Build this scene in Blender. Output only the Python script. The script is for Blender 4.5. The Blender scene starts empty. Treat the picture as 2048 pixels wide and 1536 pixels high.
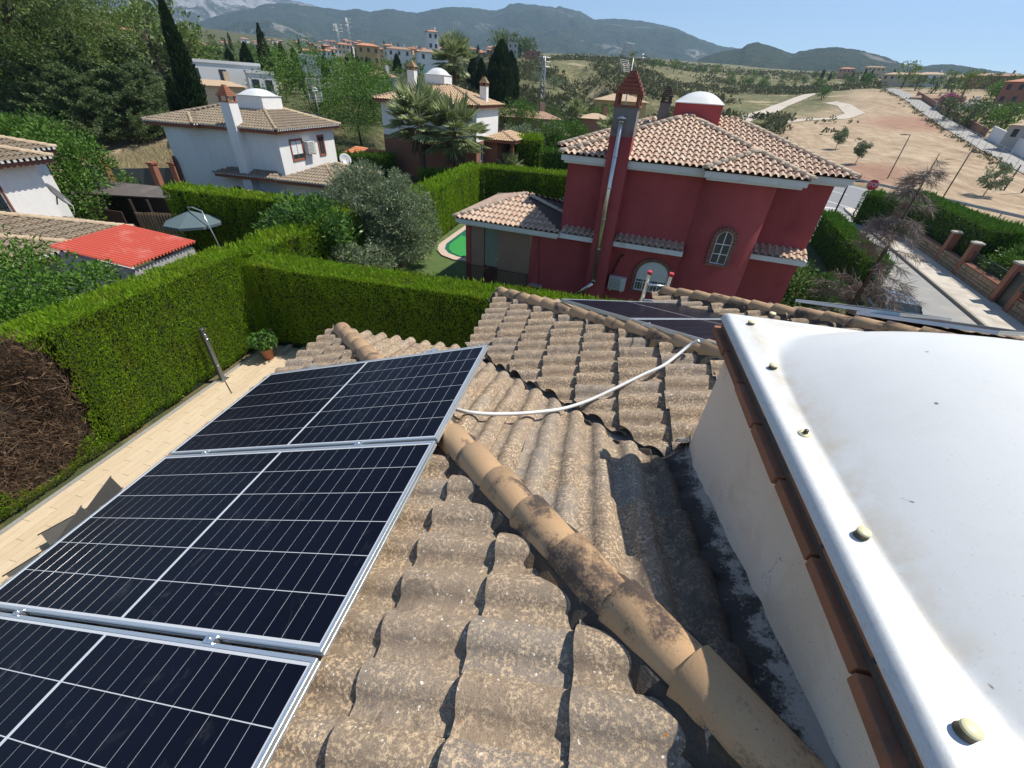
import bpy, bmesh, math, random
import numpy as np
from mathutils import Matrix, Vector
random.seed(7); RNG=np.random.default_rng(7)
SC=bpy.context.scene; COL=SC.collection
ZC=8.4                                   # camera height above the terrace
# ---- camera -------------------------------------------------------------
CM=np.array([[0.9758686, 0.16556449, -0.14236883], [0.21167717, -0.55723294, 0.8029223], [0.05360282, -0.81368289, -0.57883235]])                      # rows: world x,y,z in camera axes (right, down, forward)
FPX=824.9170
cd=bpy.data.cameras.new('camera'); cam=bpy.data.objects.new('camera',cd); COL.objects.link(cam)
cd.sensor_width=36; cd.lens=FPX/2048*36; cd.clip_start=.05; cd.clip_end=40000
r_,d_,f_=CM[:,0],CM[:,1],CM[:,2]
cam.matrix_world=Matrix(((r_[0],-d_[0],-f_[0],0),(r_[1],-d_[1],-f_[1],0),(r_[2],-d_[2],-f_[2],ZC),(0,0,0,1)))
SC.camera=cam
# ---- sky, sun, exposure ---------------------------------------------------
TOSUN=Vector((.53,.25,1)).normalized()
w=bpy.data.worlds.new('World'); SC.world=w; w.use_nodes=True
nt=w.node_tree; nt.nodes.clear()
sky=nt.nodes.new('ShaderNodeTexSky'); sky.sky_type='NISHITA'; sky.sun_disc=False
sky.sun_elevation=math.asin(TOSUN.z); sky.sun_rotation=math.atan2(TOSUN.x,TOSUN.y)
sky.altitude=1400; sky.air_density=1.0; sky.dust_density=.15; sky.ozone_density=3.0
bg=nt.nodes.new('ShaderNodeBackground'); bg.inputs[1].default_value=.12
wo=nt.nodes.new('ShaderNodeOutputWorld'); nt.links.new(sky.outputs[0],bg.inputs[0]); nt.links.new(bg.outputs[0],wo.inputs[0])
sl=bpy.data.lights.new('sun','SUN'); sl.energy=5.0; sl.angle=math.radians(.53); sl.color=(1,.94,.84)
so=bpy.data.objects.new('sun',sl); COL.objects.link(so); so.rotation_euler=TOSUN.to_track_quat('Z','Y').to_euler(); so.location=(30,15,80)
vs=SC.view_settings; vs.view_transform='Standard'; vs.look='None'; vs.exposure=0.42; vs.gamma=1; vs.use_curve_mapping=False
SC.render.engine='CYCLES'; SC.cycles.max_bounces=6; SC.cycles.diffuse_bounces=3; SC.cycles.glossy_bounces=3; SC.cycles.transparent_max_bounces=12
SC.cycles.use_denoising=True
# ---- small maths ----------------------------------------------------------
def ray(px,py): return CM@np.array([(px-1024)/FPX,(py-768)/FPX,1.])
def at(px,py,z):                         # ground point seen at a pixel, at height z
    r=ray(px,py); k=(z-ZC)/r[2]; return Vector((r[0]*k,r[1]*k,z))
def far(px,py,D):                        # point at horizontal range D
    r=ray(px,py); k=D/math.hypot(r[0],r[1]); return Vector((r[0]*k,r[1]*k,ZC+r[2]*k))
def onpl(px,py,P,n):
    r=Vector(ray(px,py)); P=Vector(P)-Vector((0,0,ZC)); n=Vector(n); return r*(P.dot(n)/r.dot(n))+Vector((0,0,ZC))
_perm=RNG.permutation(256); _gr=RNG.random(256)
def vnoise(x,y):                         # value noise, vectorised
    x=np.asarray(x,float); y=np.asarray(y,float); xi=np.floor(x).astype(int); yi=np.floor(y).astype(int); fx=x-xi; fy=y-yi
    fx=fx*fx*(3-2*fx); fy=fy*fy*(3-2*fy)
    h=lambda a,b:_gr[(_perm[(a&255)]+b)&255]
    return (h(xi,yi)*(1-fx)+h(xi+1,yi)*fx)*(1-fy)+(h(xi,yi+1)*(1-fx)+h(xi+1,yi+1)*fx)*fy
def fbm(x,y,o=4):
    s=0;a=.5
    for i in range(o): s=s+a*vnoise(np.asarray(x)*2**i+17*i,np.asarray(y)*2**i+31*i); a*=.5
    return s
# ---- objects --------------------------------------------------------------
def tag(o,label=None,cat=None,group=None,kind=None):
    if label: o['label']=label
    if cat: o['category']=cat
    if group: o['group']=group
    if kind: o['kind']=kind
    return o
def org(p):                              # world origin of a parent chain (translations only)
    v=Vector((0,0,0))
    while p is not None: v=v+p.location; p=p.parent
    return v
def empty(name,loc,label=None,cat=None,group=None):
    o=bpy.data.objects.new(name,None); COL.objects.link(o); o.location=loc; o.empty_display_size=.2
    return tag(o,label,cat,group)
def link(name,me,parent=None,mw=None,mat=None):
    o=bpy.data.objects.new(name,me); COL.objects.link(o)
    if mat is not None and not me.materials: me.materials.append(mat)
    m=mw if mw is not None else Matrix.Identity(4)
    if parent is not None:
        o.parent=parent; m=Matrix.Translation(-org(parent))@m
    o.matrix_local=m; return o
def mesh_np(name,V,F,smooth=False):
    V=np.asarray(V,np.float32); F=np.asarray(F,np.int32); me=bpy.data.meshes.new(name); k=F.shape[1]
    me.vertices.add(len(V)); me.vertices.foreach_set('co',V.ravel())
    me.loops.add(F.size); me.loops.foreach_set('vertex_index',F.ravel())
    me.polygons.add(len(F)); me.polygons.foreach_set('loop_start',np.arange(0,F.size,k,dtype=np.int32)); me.polygons.foreach_set('loop_total',np.full(len(F),k,np.int32))
    if smooth: me.polygons.foreach_set('use_smooth',np.ones(len(F),bool))
    me.update(calc_edges=True); return me
class MB:
    """collects shapes in world space; build() links them as one mesh"""
    def __init__(s): s.v=[]; s.f=[]; s.sm=[]
    def add(s,vs,fs,sm=False):
        b=len(s.v); s.v+=[tuple(v) for v in vs]; s.f+=[tuple(b+i for i in f) for f in fs]; s.sm+=[sm]*len(fs); return s
    def box(s,c,d,rz=0,R=None,taper=1):
        hx,hy,hz=d[0]/2,d[1]/2,d[2]/2; c=Vector(c)
        M=R if R is not None else Matrix.Rotation(rz,3,'Z'); vs=[]
        for z in (-1,1):
            t=taper if z>0 else 1
            for x,y in ((-1,-1),(1,-1),(1,1),(-1,1)): vs.append(c+M@Vector((x*hx*t,y*hy*t,z*hz)))
        return s.add(vs,[(3,2,1,0),(4,5,6,7),(0,1,5,4),(1,2,6,5),(2,3,7,6),(3,0,4,7)])
    def bx(s,x0,x1,y0,y1,z0,z1): return s.box(((x0+x1)/2,(y0+y1)/2,(z0+z1)/2),(x1-x0,y1-y0,z1-z0))
    def quad(s,a,b,c,d): return s.add([a,b,c,d],[(0,1,2,3)])
    def tube(s,pts,r,n=8,cap=True,sm=True):
        pts=[Vector(p) for p in pts]; rs=r if isinstance(r,(list,tuple)) else [r]*len(pts); vs=[]; fs=[]; prev=None
        for i,p in enumerate(pts):
            t=(pts[min(i+1,len(pts)-1)]-pts[max(i-1,0)]).normalized()
            a=prev if prev is not None else (Vector((0,0,1)) if abs(t.z)<.9 else Vector((1,0,0)))
            u=(a-t*a.dot(t)).normalized(); prev=u; v=t.cross(u)
            for k in range(n): q=2*math.pi*k/n; vs.append(p+(u*math.cos(q)+v*math.sin(q))*rs[i])
        for i in range(len(pts)-1):
            for k in range(n): fs.append((i*n+k,i*n+(k+1)%n,(i+1)*n+(k+1)%n,(i+1)*n+k))
        s.add(vs,fs,sm)
        if cap:
            b=len(s.v)-len(vs); s.f.append(tuple(b+k for k in reversed(range(n)))); s.f.append(tuple(b+(len(pts)-1)*n+k for k in range(n))); s.sm+=[False,False]
        return s
    def lathe(s,c,prof,n=16,sm=True,R=None):
        c=Vector(c); vs=[]; fs=[]
        for (r,z) in prof:
            for k in range(n):
                v=Vector((r*math.cos(2*math.pi*k/n),r*math.sin(2*math.pi*k/n),z)); vs.append(c+(R@v if R is not None else v))
        for i in range(len(prof)-1):
            for k in range(n): fs.append((i*n+k,i*n+(k+1)%n,(i+1)*n+(k+1)%n,(i+1)*n+k))
        return s.add(vs,fs,sm)
    def prism(s,poly,h):                 # poly: list of 3d points (ccw from above), extruded by vector h
        h=Vector(h); n=len(poly); vs=[Vector(p) for p in poly]; vs+=[v+h for v in vs]
        fs=[tuple(reversed(range(n))),tuple(range(n,2*n))]+[(i,(i+1)%n,n+(i+1)%n,n+i) for i in range(n)]
        return s.add(vs,fs)
    def mesh(s,name,o=Vector((0,0,0))):
        me=bpy.data.meshes.new(name); me.from_pydata([(v[0]-o[0],v[1]-o[1],v[2]-o[2]) for v in s.v],[],s.f)
        if any(s.sm): me.polygons.foreach_set('use_smooth',s.sm)
        me.update(); return me
    def build(s,name,mat,parent=None,bevel=0):
        o_=org(parent) if parent is not None else Vector((0,0,0)); me=s.mesh(name,o_); me.materials.append(mat)
        o=bpy.data.objects.new(name,me); COL.objects.link(o); o.parent=parent
        if bevel:
            m=o.modifiers.new('bevel','BEVEL'); m.width=bevel; m.segments=2; m.limit_method='ANGLE'
        return o
def single(name,mb,mat,label,cat,group=None,bevel=0):    # a thing that is one mesh, origin at its base
    v=np.array([tuple(q) for q in mb.v]); o0=Vector((v[:,0].mean(),v[:,1].mean(),v[:,2].min()))
    me=mb.mesh(name,o0); me.materials.append(mat); o=bpy.data.objects.new(name,me); COL.objects.link(o); o.location=o0
    if bevel: m=o.modifiers.new('bevel','BEVEL'); m.width=bevel; m.segments=2; m.limit_method='ANGLE'
    return tag(o,label,cat,group)
def struct(name,mb,mat,parent=None):
    o=mb.build(name,mat,parent)
    if parent is None: o['kind']='structure'
    return o
def copy_tree(o,parent=None):
    c=o.copy(); COL.objects.link(c); c.parent=parent
    for ch in list(o.children): copy_tree(ch,c)
    return c
# ---- materials ------------------------------------------------------------
def newmat(name):
    m=bpy.data.materials.new(name); m.use_nodes=True; t=m.node_tree; return m,t,t.nodes['Principled BSDF']
class NT:
    def __init__(s,t): s.t=t
    def n(s,typ,**kw):
        x=s.t.nodes.new('ShaderNode'+typ)
        for k,v in kw.items(): setattr(x,k,v)
        return x
    def l(s,a,b): s.t.links.new(a,b)
    def noise(s,vec,scale,detail=3,rough=.55,dist=0):
        x=s.n('TexNoise'); x.inputs['Scale'].default_value=scale; x.inputs['Detail'].default_value=detail; x.inputs['Roughness'].default_value=rough; x.inputs['Distortion'].default_value=dist
        if vec is not None: s.l(vec,x.inputs['Vector'])
        return x.outputs['Fac']
    def ramp(s,fac,stops):
        x=s.n('ValToRGB'); e=x.color_ramp.elements
        while len(e)<len(stops): e.new(.5)
        for i,(p,c) in enumerate(stops):
            e[i].position=p; e[i].color=(*c,1) if len(c)==3 else c
        s.l(fac,x.inputs[0]); return x.outputs[0]
    def mix(s,fac,a,b,mode='MIX'):
        x=s.n('Mix',data_type='RGBA',blend_type=mode)
        for i,v in ((0,fac),(6,a),(7,b)):
            if isinstance(v,(int,float)): x.inputs[i].default_value=v
            elif isinstance(v,tuple): x.inputs[i].default_value=(*v,1)
            else: s.l(v,x.inputs[i])
        return x.outputs[2]
    def math(s,op,a,b=None,c=None):
        x=s.n('Math',operation=op)
        for i,v in enumerate((a,b,c)):
            if v is None: continue
            if isinstance(v,(int,float)): x.inputs[i].default_value=v
            else: s.l(v,x.inputs[i])
        return x.outputs[0]
    def step(s,fac,lo,hi):
        x=s.n('MapRange',clamp=True); x.inputs[1].default_value=lo; x.inputs[2].default_value=hi; s.l(fac,x.inputs[0]); return x.outputs[0]
    def bump(s,h,strength,dist=.01):
        x=s.n('Bump'); x.inputs['Strength'].default_value=strength; x.inputs['Distance'].default_value=dist; s.l(h,x.inputs['Height']); return x.outputs[0]
    def pos(s): return s.n('NewGeometry').outputs['Position']
    def island(s): return s.n('NewGeometry').outputs['Random Per Island']
    def rnd(s): return s.n('ObjectInfo').outputs['Random']
    def scaled(s,vec,sc):
        x=s.n('Mapping'); x.inputs['Scale'].default_value=sc; s.l(vec,x.inputs[0]); return x.outputs[0]
MATS={}
def plain(name,col,rough=.7,metal=0,var=.12,scale=6,bump=.15,bdist=.004,fine=0,coat=0,spec=.5,dirt=None,dscale=1.2,rnd=0.,dlo=.52,dhi=.68,streak=0.):
    """colour with two noise octaves of variation, optional dirt blotches, fine relief"""
    if name in MATS: return MATS[name]
    m,t,b=newmat(name); N=NT(t); p=N.pos()
    n1=N.noise(p,scale,4,.6); n2=N.noise(p,scale*9,3,.6)
    lo=tuple(max(0,c*(1-var)) for c in col); hi=tuple(min(1,c*(1+var)) for c in col)
    c=N.mix(n1,lo,hi); c=N.mix(N.math('MULTIPLY',N.step(n2,.35,.75),var*1.2),c,tuple(q*.55 for q in col))
    if dirt: c=N.mix(N.math('MULTIPLY',N.step(N.noise(p,dscale,5,.62,.4),dlo,dhi),.75),c,dirt)
    if streak: c=N.mix(N.math('MULTIPLY',N.step(N.noise(N.scaled(p,(1,1,.10)),3.2,5,.65,.3),.46,.74),streak),c,tuple(q*.50 for q in col)); c=N.mix(N.math('MULTIPLY',N.step(N.noise(p,.55,3),.45,.7),streak*.6),c,tuple(min(1,q*1.35+.015) for q in col))
    if rnd: c=N.mix(N.math('MULTIPLY',N.rnd(),rnd),c,tuple(q*.45 for q in col))
    N.l(c,b.inputs['Base Color']); b.inputs['Roughness'].default_value=rough; b.inputs['Metallic'].default_value=metal
    b.inputs['Coat Weight'].default_value=coat; b.inputs['Specular IOR Level'].default_value=spec
    if bump: N.l(N.bump(N.noise(p,scale*12 if not fine else fine,4,.65),bump,bdist),b.inputs['Normal'])
    MATS[name]=m; return m
def leafmat(name,c1,c2,rough=.55,trans=.25,c3=None,c4=None):
    if name in MATS: return MATS[name]
    m,t,b=newmat(name); N=NT(t); i=N.island(); p=N.pos()
    c=N.mix(i,c1,c2)
    if c3: c=N.mix(N.step(N.noise(p,.9,3),.45,.7),c,c3)
    if c4: c=N.mix(N.math('MULTIPLY',N.step(N.noise(p,1.3,4,.65),.54,.70),.75),c,c4); c=N.mix(N.math('MULTIPLY',N.step(N.noise(N.scaled(p,(1,1,.16)),2.6,4,.6),.52,.68),.4),c,tuple(q*.6 for q in c1))
    c=N.mix(N.math('MULTIPLY',N.rnd(),.25),c,tuple(q*.6 for q in c1))
    N.l(c,b.inputs['Base Color']); b.inputs['Roughness'].default_value=rough; b.inputs['Specular IOR Level'].default_value=.3
    if trans:
        tr=N.n('BsdfTranslucent'); N.l(c,tr.inputs[0]); ms=N.n('MixShader'); ms.inputs[0].default_value=trans
        N.l(b.outputs[0],ms.inputs[1]); N.l(tr.outputs[0],ms.inputs[2]); N.l(ms.outputs[0],t.nodes['Material Output'].inputs[0])
    MATS[name]=m; return m
# ================= the house we stand on ====================================
S_=.324; CS=1/math.sqrt(1+S_*S_); SN=S_*CS
ZE=ZC-2.335
X1,Y1,X2,Y2,X3,Y3,XR=-2.67,3.70,-1.22,5.30,1.05,6.15,6.04
def tilemat(name,c1,c2,spk,lich,dark,orange=True,spk_lo=.47):
    m,t,b=newmat(name); N=NT(t); p=N.pos(); r=N.rnd()
    big=N.noise(p,2.1,4,.6); mid=N.noise(p,17,4,.65); fin=N.noise(p,75,3,.7); grain=N.noise(p,210,2,.7)
    c=N.mix(N.step(big,.38,.62),c1,c2)
    c=N.mix(N.math('MULTIPLY',r,.55),c,tuple(q*.62 for q in c1)); r2=N.math('FRACT',N.math('MULTIPLY',r,7.13)); c=N.mix(N.math('MULTIPLY',N.step(r2,.62,.95),.6),c,(.25,.225,.20))
    amt=N.math('ADD',N.step(mid,.33,.60),N.math('MULTIPLY',N.math('SUBTRACT',r,.55),.5))
    c=N.mix(N.math('MULTIPLY',N.step(fin,spk_lo,spk_lo+.12),N.math('MULTIPLY',amt,.95)),c,spk)
    c=N.mix(N.math('MULTIPLY',N.step(grain,.53,.62),.5),c,dark)
    c=N.mix(N.math('MULTIPLY',N.step(N.noise(p,6.5,5,.7,.6),.56,.66),.55),c,dark)
    c=N.mix(N.step(N.noise(p,62,1,.4),.735,.76),c,lich)
    if orange: c=N.mix(N.math('MULTIPLY',N.step(N.noise(p,38,2,.5),.74,.77),N.step(N.noise(p,3.1,2),.5,.56)),c,(.42,.16,.04))
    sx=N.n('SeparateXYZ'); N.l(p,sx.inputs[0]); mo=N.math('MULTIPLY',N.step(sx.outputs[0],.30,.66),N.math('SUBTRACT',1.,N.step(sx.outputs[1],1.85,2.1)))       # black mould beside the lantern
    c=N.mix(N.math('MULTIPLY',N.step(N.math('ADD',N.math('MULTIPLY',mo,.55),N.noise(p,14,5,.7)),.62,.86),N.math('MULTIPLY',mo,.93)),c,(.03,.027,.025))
    N.l(c,b.inputs['Base Color']); b.inputs['Roughness'].default_value=.9; b.inputs['Specular IOR Level'].default_value=.25
    h=N.math('ADD',N.math('MULTIPLY',fin,.6),N.math('MULTIPLY',grain,.5)); N.l(N.bump(h,.55,.006),b.inputs['Normal']); return m
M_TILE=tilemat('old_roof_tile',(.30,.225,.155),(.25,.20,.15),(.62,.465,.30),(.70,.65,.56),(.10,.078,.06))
def ridgemat():
    m,t,b=newmat('ridge_tile_clay'); N=NT(t); p=N.pos(); r=N.rnd()
    c=N.mix(N.noise(p,7,4),(.50,.31,.16),(.58,.38,.21)); c=N.mix(N.math('MULTIPLY',r,.3),c,(.38,.22,.11))
    blot=N.noise(p,4.6,3,.55,.3); edge=N.noise(p,90,3,.7)
    k=N.step(N.math('ADD',blot,N.math('MULTIPLY',N.math('SUBTRACT',edge,.5),.30)),.51,.63)
    c=N.mix(N.math('MULTIPLY',k,.9),c,(.06,.046,.042)); c=N.mix(N.step(N.noise(p,120,2),.70,.74),c,(.10,.07,.05))
    N.l(c,b.inputs['Base Color']); b.inputs['Roughness'].default_value=.82; N.l(N.bump(edge,.25,.003),b.inputs['Normal']); return m
M_RIDGE=ridgemat()
M_MORTAR=plain('lichen_mortar',(.10,.085,.07),.95,var=.5,scale=9,bump=.9,bdist=.02,dirt=(.19,.11,.04),dscale=5)
M_CREAM=plain('cream_render',(.62,.50,.385),.9,var=.10,scale=2.2,bump=.5,bdist=.004,fine=160,dirt=(.40,.31,.23),dscale=1.6)
M_BRICK=plain('thin_clay_brick',(.34,.145,.075),.85,var=.22,scale=8,bump=.5,bdist=.005,rnd=.5,dirt=(.16,.09,.06),dscale=6)
M_DECK=plain('roof_deck_mortar',(.10,.08,.065),.95,var=.3,scale=8)
house=empty('house',(1.6,0,0),'weathered tiled hip roof house under the camera, filling the foreground','house')
def tile_mesh(name,w,L,amp,lift,th,nh=9,hump=.70,cap=False):
    prof=[]
    for i in range(nh+1):
        q=i/nh; prof.append((q*hump*w,math.sin(math.pi*q)**.72,.012*(1-q)))
    prof+=[(hump*w+(w-hump*w)*.45,0,-.002),(w+.006,0,.001)]
    n=len(prof); V=[];F=[]
    for v,a,l in ((0,amp*1.08,lift),(L*.5,amp*.96,lift*.55),(L,amp*.78,0)):
        k=1-.17*v/L; uc=hump*w*.5
        for j_,(u,h,o) in enumerate(prof): V.append((uc+(u-uc)*k if 0<j_<=nh else u,v,h*a+o+l))
    for j in range(2):
        for i in range(n-1): F.append((j*n+i,j*n+i+1,(j+1)*n+i+1,(j+1)*n+i))
    b=len(V)
    for (u,h,o) in prof: V.append((u,0,h*amp*1.08+o+lift))          # lip, own vertices so the edge stays crisp
    for (u,h,o) in prof: V.append((u,.002,h*amp*1.08+o+lift-th))
    for i in range(n-1): F.append((b+n+i,b+n+i+1,b+i+1,b+i))
    c=len(V); V+=[V[0],V[n],V[2*n],(-.001,0,V[0][2]-th),(-.001,L*.5,lift*.55-th*.6),(-.001,L,-.004)]
    F+=[(c+3,c,c+1,c+4),(c+4,c+1,c+2,c+5)]                          # side edge
    me=bpy.data.meshes.new(name); me.from_pydata(V,[],F)
    me.polygons.foreach_set('use_smooth',[k<2*(n-1) for k in range(len(F))]); me.update(); return me
def clip_mesh(me,mw,planes):
    """world-space bisect by vertical planes; keeps the side n.p>d"""
    bm=bmesh.new(); bm.from_mesh(me); bm.transform(mw)
    for (n,d) in planes:
        n=Vector(n); bmesh.ops.bisect_plane(bm,geom=bm.verts[:]+bm.edges[:]+bm.faces[:],plane_co=n*(d/n.dot(n)),plane_no=n,clear_inner=True)
    if not bm.faces: bm.free(); return None
    o=bpy.data.meshes.new(me.name); bm.to_mesh(o); bm.free(); o.materials.append(me.materials[0]); return o
def lay_tiles(parent,P0,U,V,N_,nu,nv,w,row,me,inside,cuts,budget,prefer,jit=.007,name='roof_tile',zpref=None):
    """rows of overlapping tiles on the plane through P0; whole ones share a mesh, cut ones get their own"""
    rest=[]; made=0
    for iv in nv:
        for iu in nu:
            o=P0+U*(iu*w)+V*(iv*row)
            c=[o,o+U*w,o+V*row*1.15,o+U*w+V*row*1.15]; c=[(q.x,q.y) for q in c]
            dd=[[a.x*x+a.y*y-d for x,y in c] for a,d in [(Vector((n[0],n[1])),d) for n,d in cuts]]
            if any(max(q)<=.012 for q in dd): continue
            if not inside(*c[0]) and not inside(*c[3]): continue
            tw=Matrix.Rotation(random.gauss(0,.014),3,N_)
            R=Matrix((tw@U,tw@V,tw@N_)).transposed().to_4x4()
            mw=Matrix.Translation(o+N_*random.gauss(0,jit*.5)+V*random.gauss(0,jit))@R
            whole=all(min(q)>0 for q in dd); pref=prefer(*c[0]) and budget[0]>0
            if whole:
                if pref: link(name,me,parent,mw); budget[0]-=1
                else: rest.append((me,mw))
            else:
                k=clip_mesh(me,mw,[p for p,q in zip(cuts,dd) if min(q)<=0])
                if k is None: continue
                if pref: link(name,k,parent); budget[0]-=1
                else: rest.append((k,Matrix.Identity(4)))
    return rest
def join_rest(parent,rest,mat,name='roof_tiles'):
    if not rest: return
    V=[];F=[];b=0;sm=[]
    for me,mw in rest:
        co=np.empty(len(me.vertices)*3,np.float32); me.vertices.foreach_get('co',co); co=co.reshape(-1,3)
        A=np.array(mw); co=co@A[:3,:3].T+A[:3,3]; V.append(co)
        for p in me.polygons: F.append(tuple(b+i for i in p.vertices)); sm.append(p.use_smooth)
        b+=len(co)
    V=np.concatenate(V)-np.array(org(parent)); me=bpy.data.meshes.new(name); me.from_pydata(V.tolist(),[],F); me.polygons.foreach_set('use_smooth',sm); me.materials.append(mat); me.update()
    o=bpy.data.objects.new(name,me); COL.objects.link(o); o.parent=parent; o['kind']='stuff'; return o
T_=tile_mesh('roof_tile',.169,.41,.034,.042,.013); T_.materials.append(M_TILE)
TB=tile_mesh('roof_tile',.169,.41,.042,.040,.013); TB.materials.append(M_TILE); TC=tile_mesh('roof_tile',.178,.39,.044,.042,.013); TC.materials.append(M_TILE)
bud=[296]; rest=[]
UA=Vector((0,-1,0)); VA=Vector((CS,0,SN)); NA=Vector((-SN,0,CS))
UB=Vector((-1,0,0)); VB=Vector((0,-CS,SN)); NB=Vector((0,SN,CS))
zl=lambda x,x0: ZE-.02+S_*(x-x0)
c1,c2,c3,c4,c5=X1+Y1,X2+Y1,X2+Y2,X3+Y2,X3+Y3          # hip, valley, hip, valley, hip (x+y)
inA=lambda x,y: not(x>.80 and y<1.9)
LT,GT=(-1,-1,0),(1,1,0)
# A
P=Vector((-2.81,.85+.169*18,ZE-.02+S_*(-2.81-X1)))
rest+=lay_tiles(house,P,UA,VA,NA,range(0,34),range(0,12),.169,.347,T_,inA,[(LT,-(c1-.055))],bud,lambda x,y:(x>-.9 or y>2.4) and y>.15)
# C
P=Vector((.057-.312*4,3.45+.178*11,ZE-.02+S_*(.057-.312*4-X2)))
rest+=lay_tiles(house,P,UA,VA,NA,range(0,26),range(0,10),.178,.3279,TC,lambda x,y:inA(x,y) and y>1.4,[(LT,-(c3-.055)),(GT,c2+.05)],bud,lambda x,y:x<1.1)
# B
P=Vector((.121+.169*5,1.32+.33*7,ZE-.02+S_*(Y1-(1.32+.33*7))))
rest+=lay_tiles(house,P,UB,VB,NB,range(0,24),range(0,12),.169,.347,TB,inA,[(GT,c1+.055),(LT,-(c2-.05))],bud,lambda x,y:x<.8)
# F, D, G and the slope facing the street
P=Vector((.95,6.3,ZE-.02+S_*(.95-X3)))
rest+=lay_tiles(house,P,UA,VA,NA,range(0,22),range(0,8),.172,.34,T_,lambda x,y:True,[(LT,-(c5-.055)),(GT,c4+.05),((-1,0,0),-3.5)],bud,lambda x,y:x<2.2)
P=Vector((4.4,5.24,ZE-.02+S_*(Y2-5.24)))
rest+=lay_tiles(house,P,UB,VB,NB,range(0,36),range(0,13),.169,.347,T_,inA,[(GT,c3+.055),(LT,-(c4-.05))],bud,lambda x,y:False)
P=Vector((6.0,6.1,ZE-.02+S_*(Y3-6.1)))
rest+=lay_tiles(house,P,UB,VB,NB,range(0,32),range(0,8),.169,.347,T_,lambda x,y:True,[(GT,c5+.055),((-1,1,0),.16)],bud,lambda x,y:False)
P=Vector((XR+.06,-1.5,ZE-.02-S_*.06))
rest+=lay_tiles(house,P,Vector((0,1,0)),Vector((-CS,0,SN)),Vector((SN,0,CS)),range(0,45),range(0,13),.169,.347,T_,lambda x,y:x>2.5,[((1,-1,0),-.06),((1,0,0),1.75)],bud,lambda x,y:False)
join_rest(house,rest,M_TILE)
dk=MB(); hz=lambda k:ZE-.035+S_*k
for poly in ([(X1,-6,0),(1.66,-6,1.66-X1),(1.66,c1-1.66,1.66-X1),(X1,Y1,0)],
             [(X1,Y1,0),(1.66,c1-1.66,1.66-X1),(1.66,c2-1.66,Y1-c2+1.66),(X2,Y1,0)],
             [(X2,Y1,0),(1.66,c2-1.66,Y1-c2+1.66),(2.41,c2-1.66,2.41-X2),(2.41,c3-2.41,2.41-X2),(X2,Y2,0)],
             [(X2,Y2,0),(2.41,c3-2.41,2.41-X2),(2.41,2.9,2.4),(3.545,c4-3.545,3.545-X3),(X3,Y2,0)],
             [(X3,Y2,0),(3.545,c4-3.545,3.545-X3),(3.545,c5-3.545,3.545-X3),(X3,Y3,0)],
             [(X3,Y3,0),(3.545,c5-3.545,3.545-X3),(XR,Y3,0)],
             [(XR,Y3,0),(3.545,c5-3.545,2.495),(3.0,2.9,3.04),(2.41,c3-2.41,3.63),(1.66,0,4.38),(1.66,-6,4.38),(XR,-6,0)]):
    dk.add([(x,y,hz(k)) for x,y,k in poly],[tuple(range(len(poly)))])
dk.build('roof_deck',M_DECK,house)
# hips: mortar bed and overlapping ridge tiles
def ridge_mesh():
    V=[];F=[];n=12
    for (v,r) in ((0,.094),(.36,.074)):
        for i in range(n+1):
            a=math.radians(-8+196*i/n); V.append((r*math.cos(a),v,r*math.sin(a)*1.02))
    for i in range(n): F.append((i+1,i,n+1+i,n+2+i))
    b=len(V)
    for i in range(n+1):
        a=math.radians(-8+196*i/n); V.append((.081*math.cos(a),0,.081*math.sin(a)))
    for i in range(n): F.append((i,i+1,b+i+1,b+i))
    for i in range(n+1):
        a=math.radians(-8+196*i/n); V.append((.066*math.cos(a),.3,.066*math.sin(a)))
    for i in range(n): F.append((b+i,b+i+1,b+n+2+i,b+n+1+i))
    me=bpy.data.meshes.new('ridge_tile'); me.from_pydata(V,[],F); me.polygons.foreach_set('use_smooth',[k<n or k>=2*n for k in range(len(F))]); me.materials.append(M_RIDGE); me.update(); return me
RT=ridge_mesh()
def hip(x0,y0,L,first,step,n,seed):
    """hip rising from its foot (x0,y0) towards +x,-y"""
    g=Vector((1,-1,S_)).normalized(); U=Vector((1,1,0)).normalized(); Nn=U.cross(g)
    if Nn.z<0: Nn=-Nn; U=-U
    foot=Vector((x0,y0,ZE))
    for k in range(n):
        o=foot+g*(first+step*k)+Nn*(.026+random.gauss(0,.003))
        tilt=Matrix.Rotation(-.035+random.gauss(0,.012),3,U)@Matrix.Rotation(random.gauss(0,.02),3,Nn)
        R=Matrix((tilt@U,tilt@g,tilt@Nn)).transposed().to_4x4()
        link('ridge_tile',RT,house,Matrix.Translation(o)@R)
    rr=random.Random(seed); m=int(L/.045); V=[];F=[]; q=5
    for i in range(m+1):
        s=L*i/m; p=foot+g*s
        ws=[-(.135+rr.random()*.05),-.09,0,.09,.135+rr.random()*.05]; hs=[-.055-rr.random()*.02,.022+rr.random()*.018,.06,.022+rr.random()*.018,-.055-rr.random()*.02]
        for a,h in zip(ws,hs): V.append(p+U*(a+rr.gauss(0,.006))+Nn*(h))
    for i in range(m):
        for j in range(q-1): F.append((i*q+j,i*q+j+1,(i+1)*q+j+1,(i+1)*q+j))
    mb=MB(); mb.add(V,F,False); mb.build('hip_mortar',M_MORTAR,house)
hip(X1,Y1,4.8,.08,.262,18,1)
hip(X2,Y2,5.0,.06,.262,17,2)
hip(X3,Y3,3.55,.06,.262,12,3)
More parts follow.
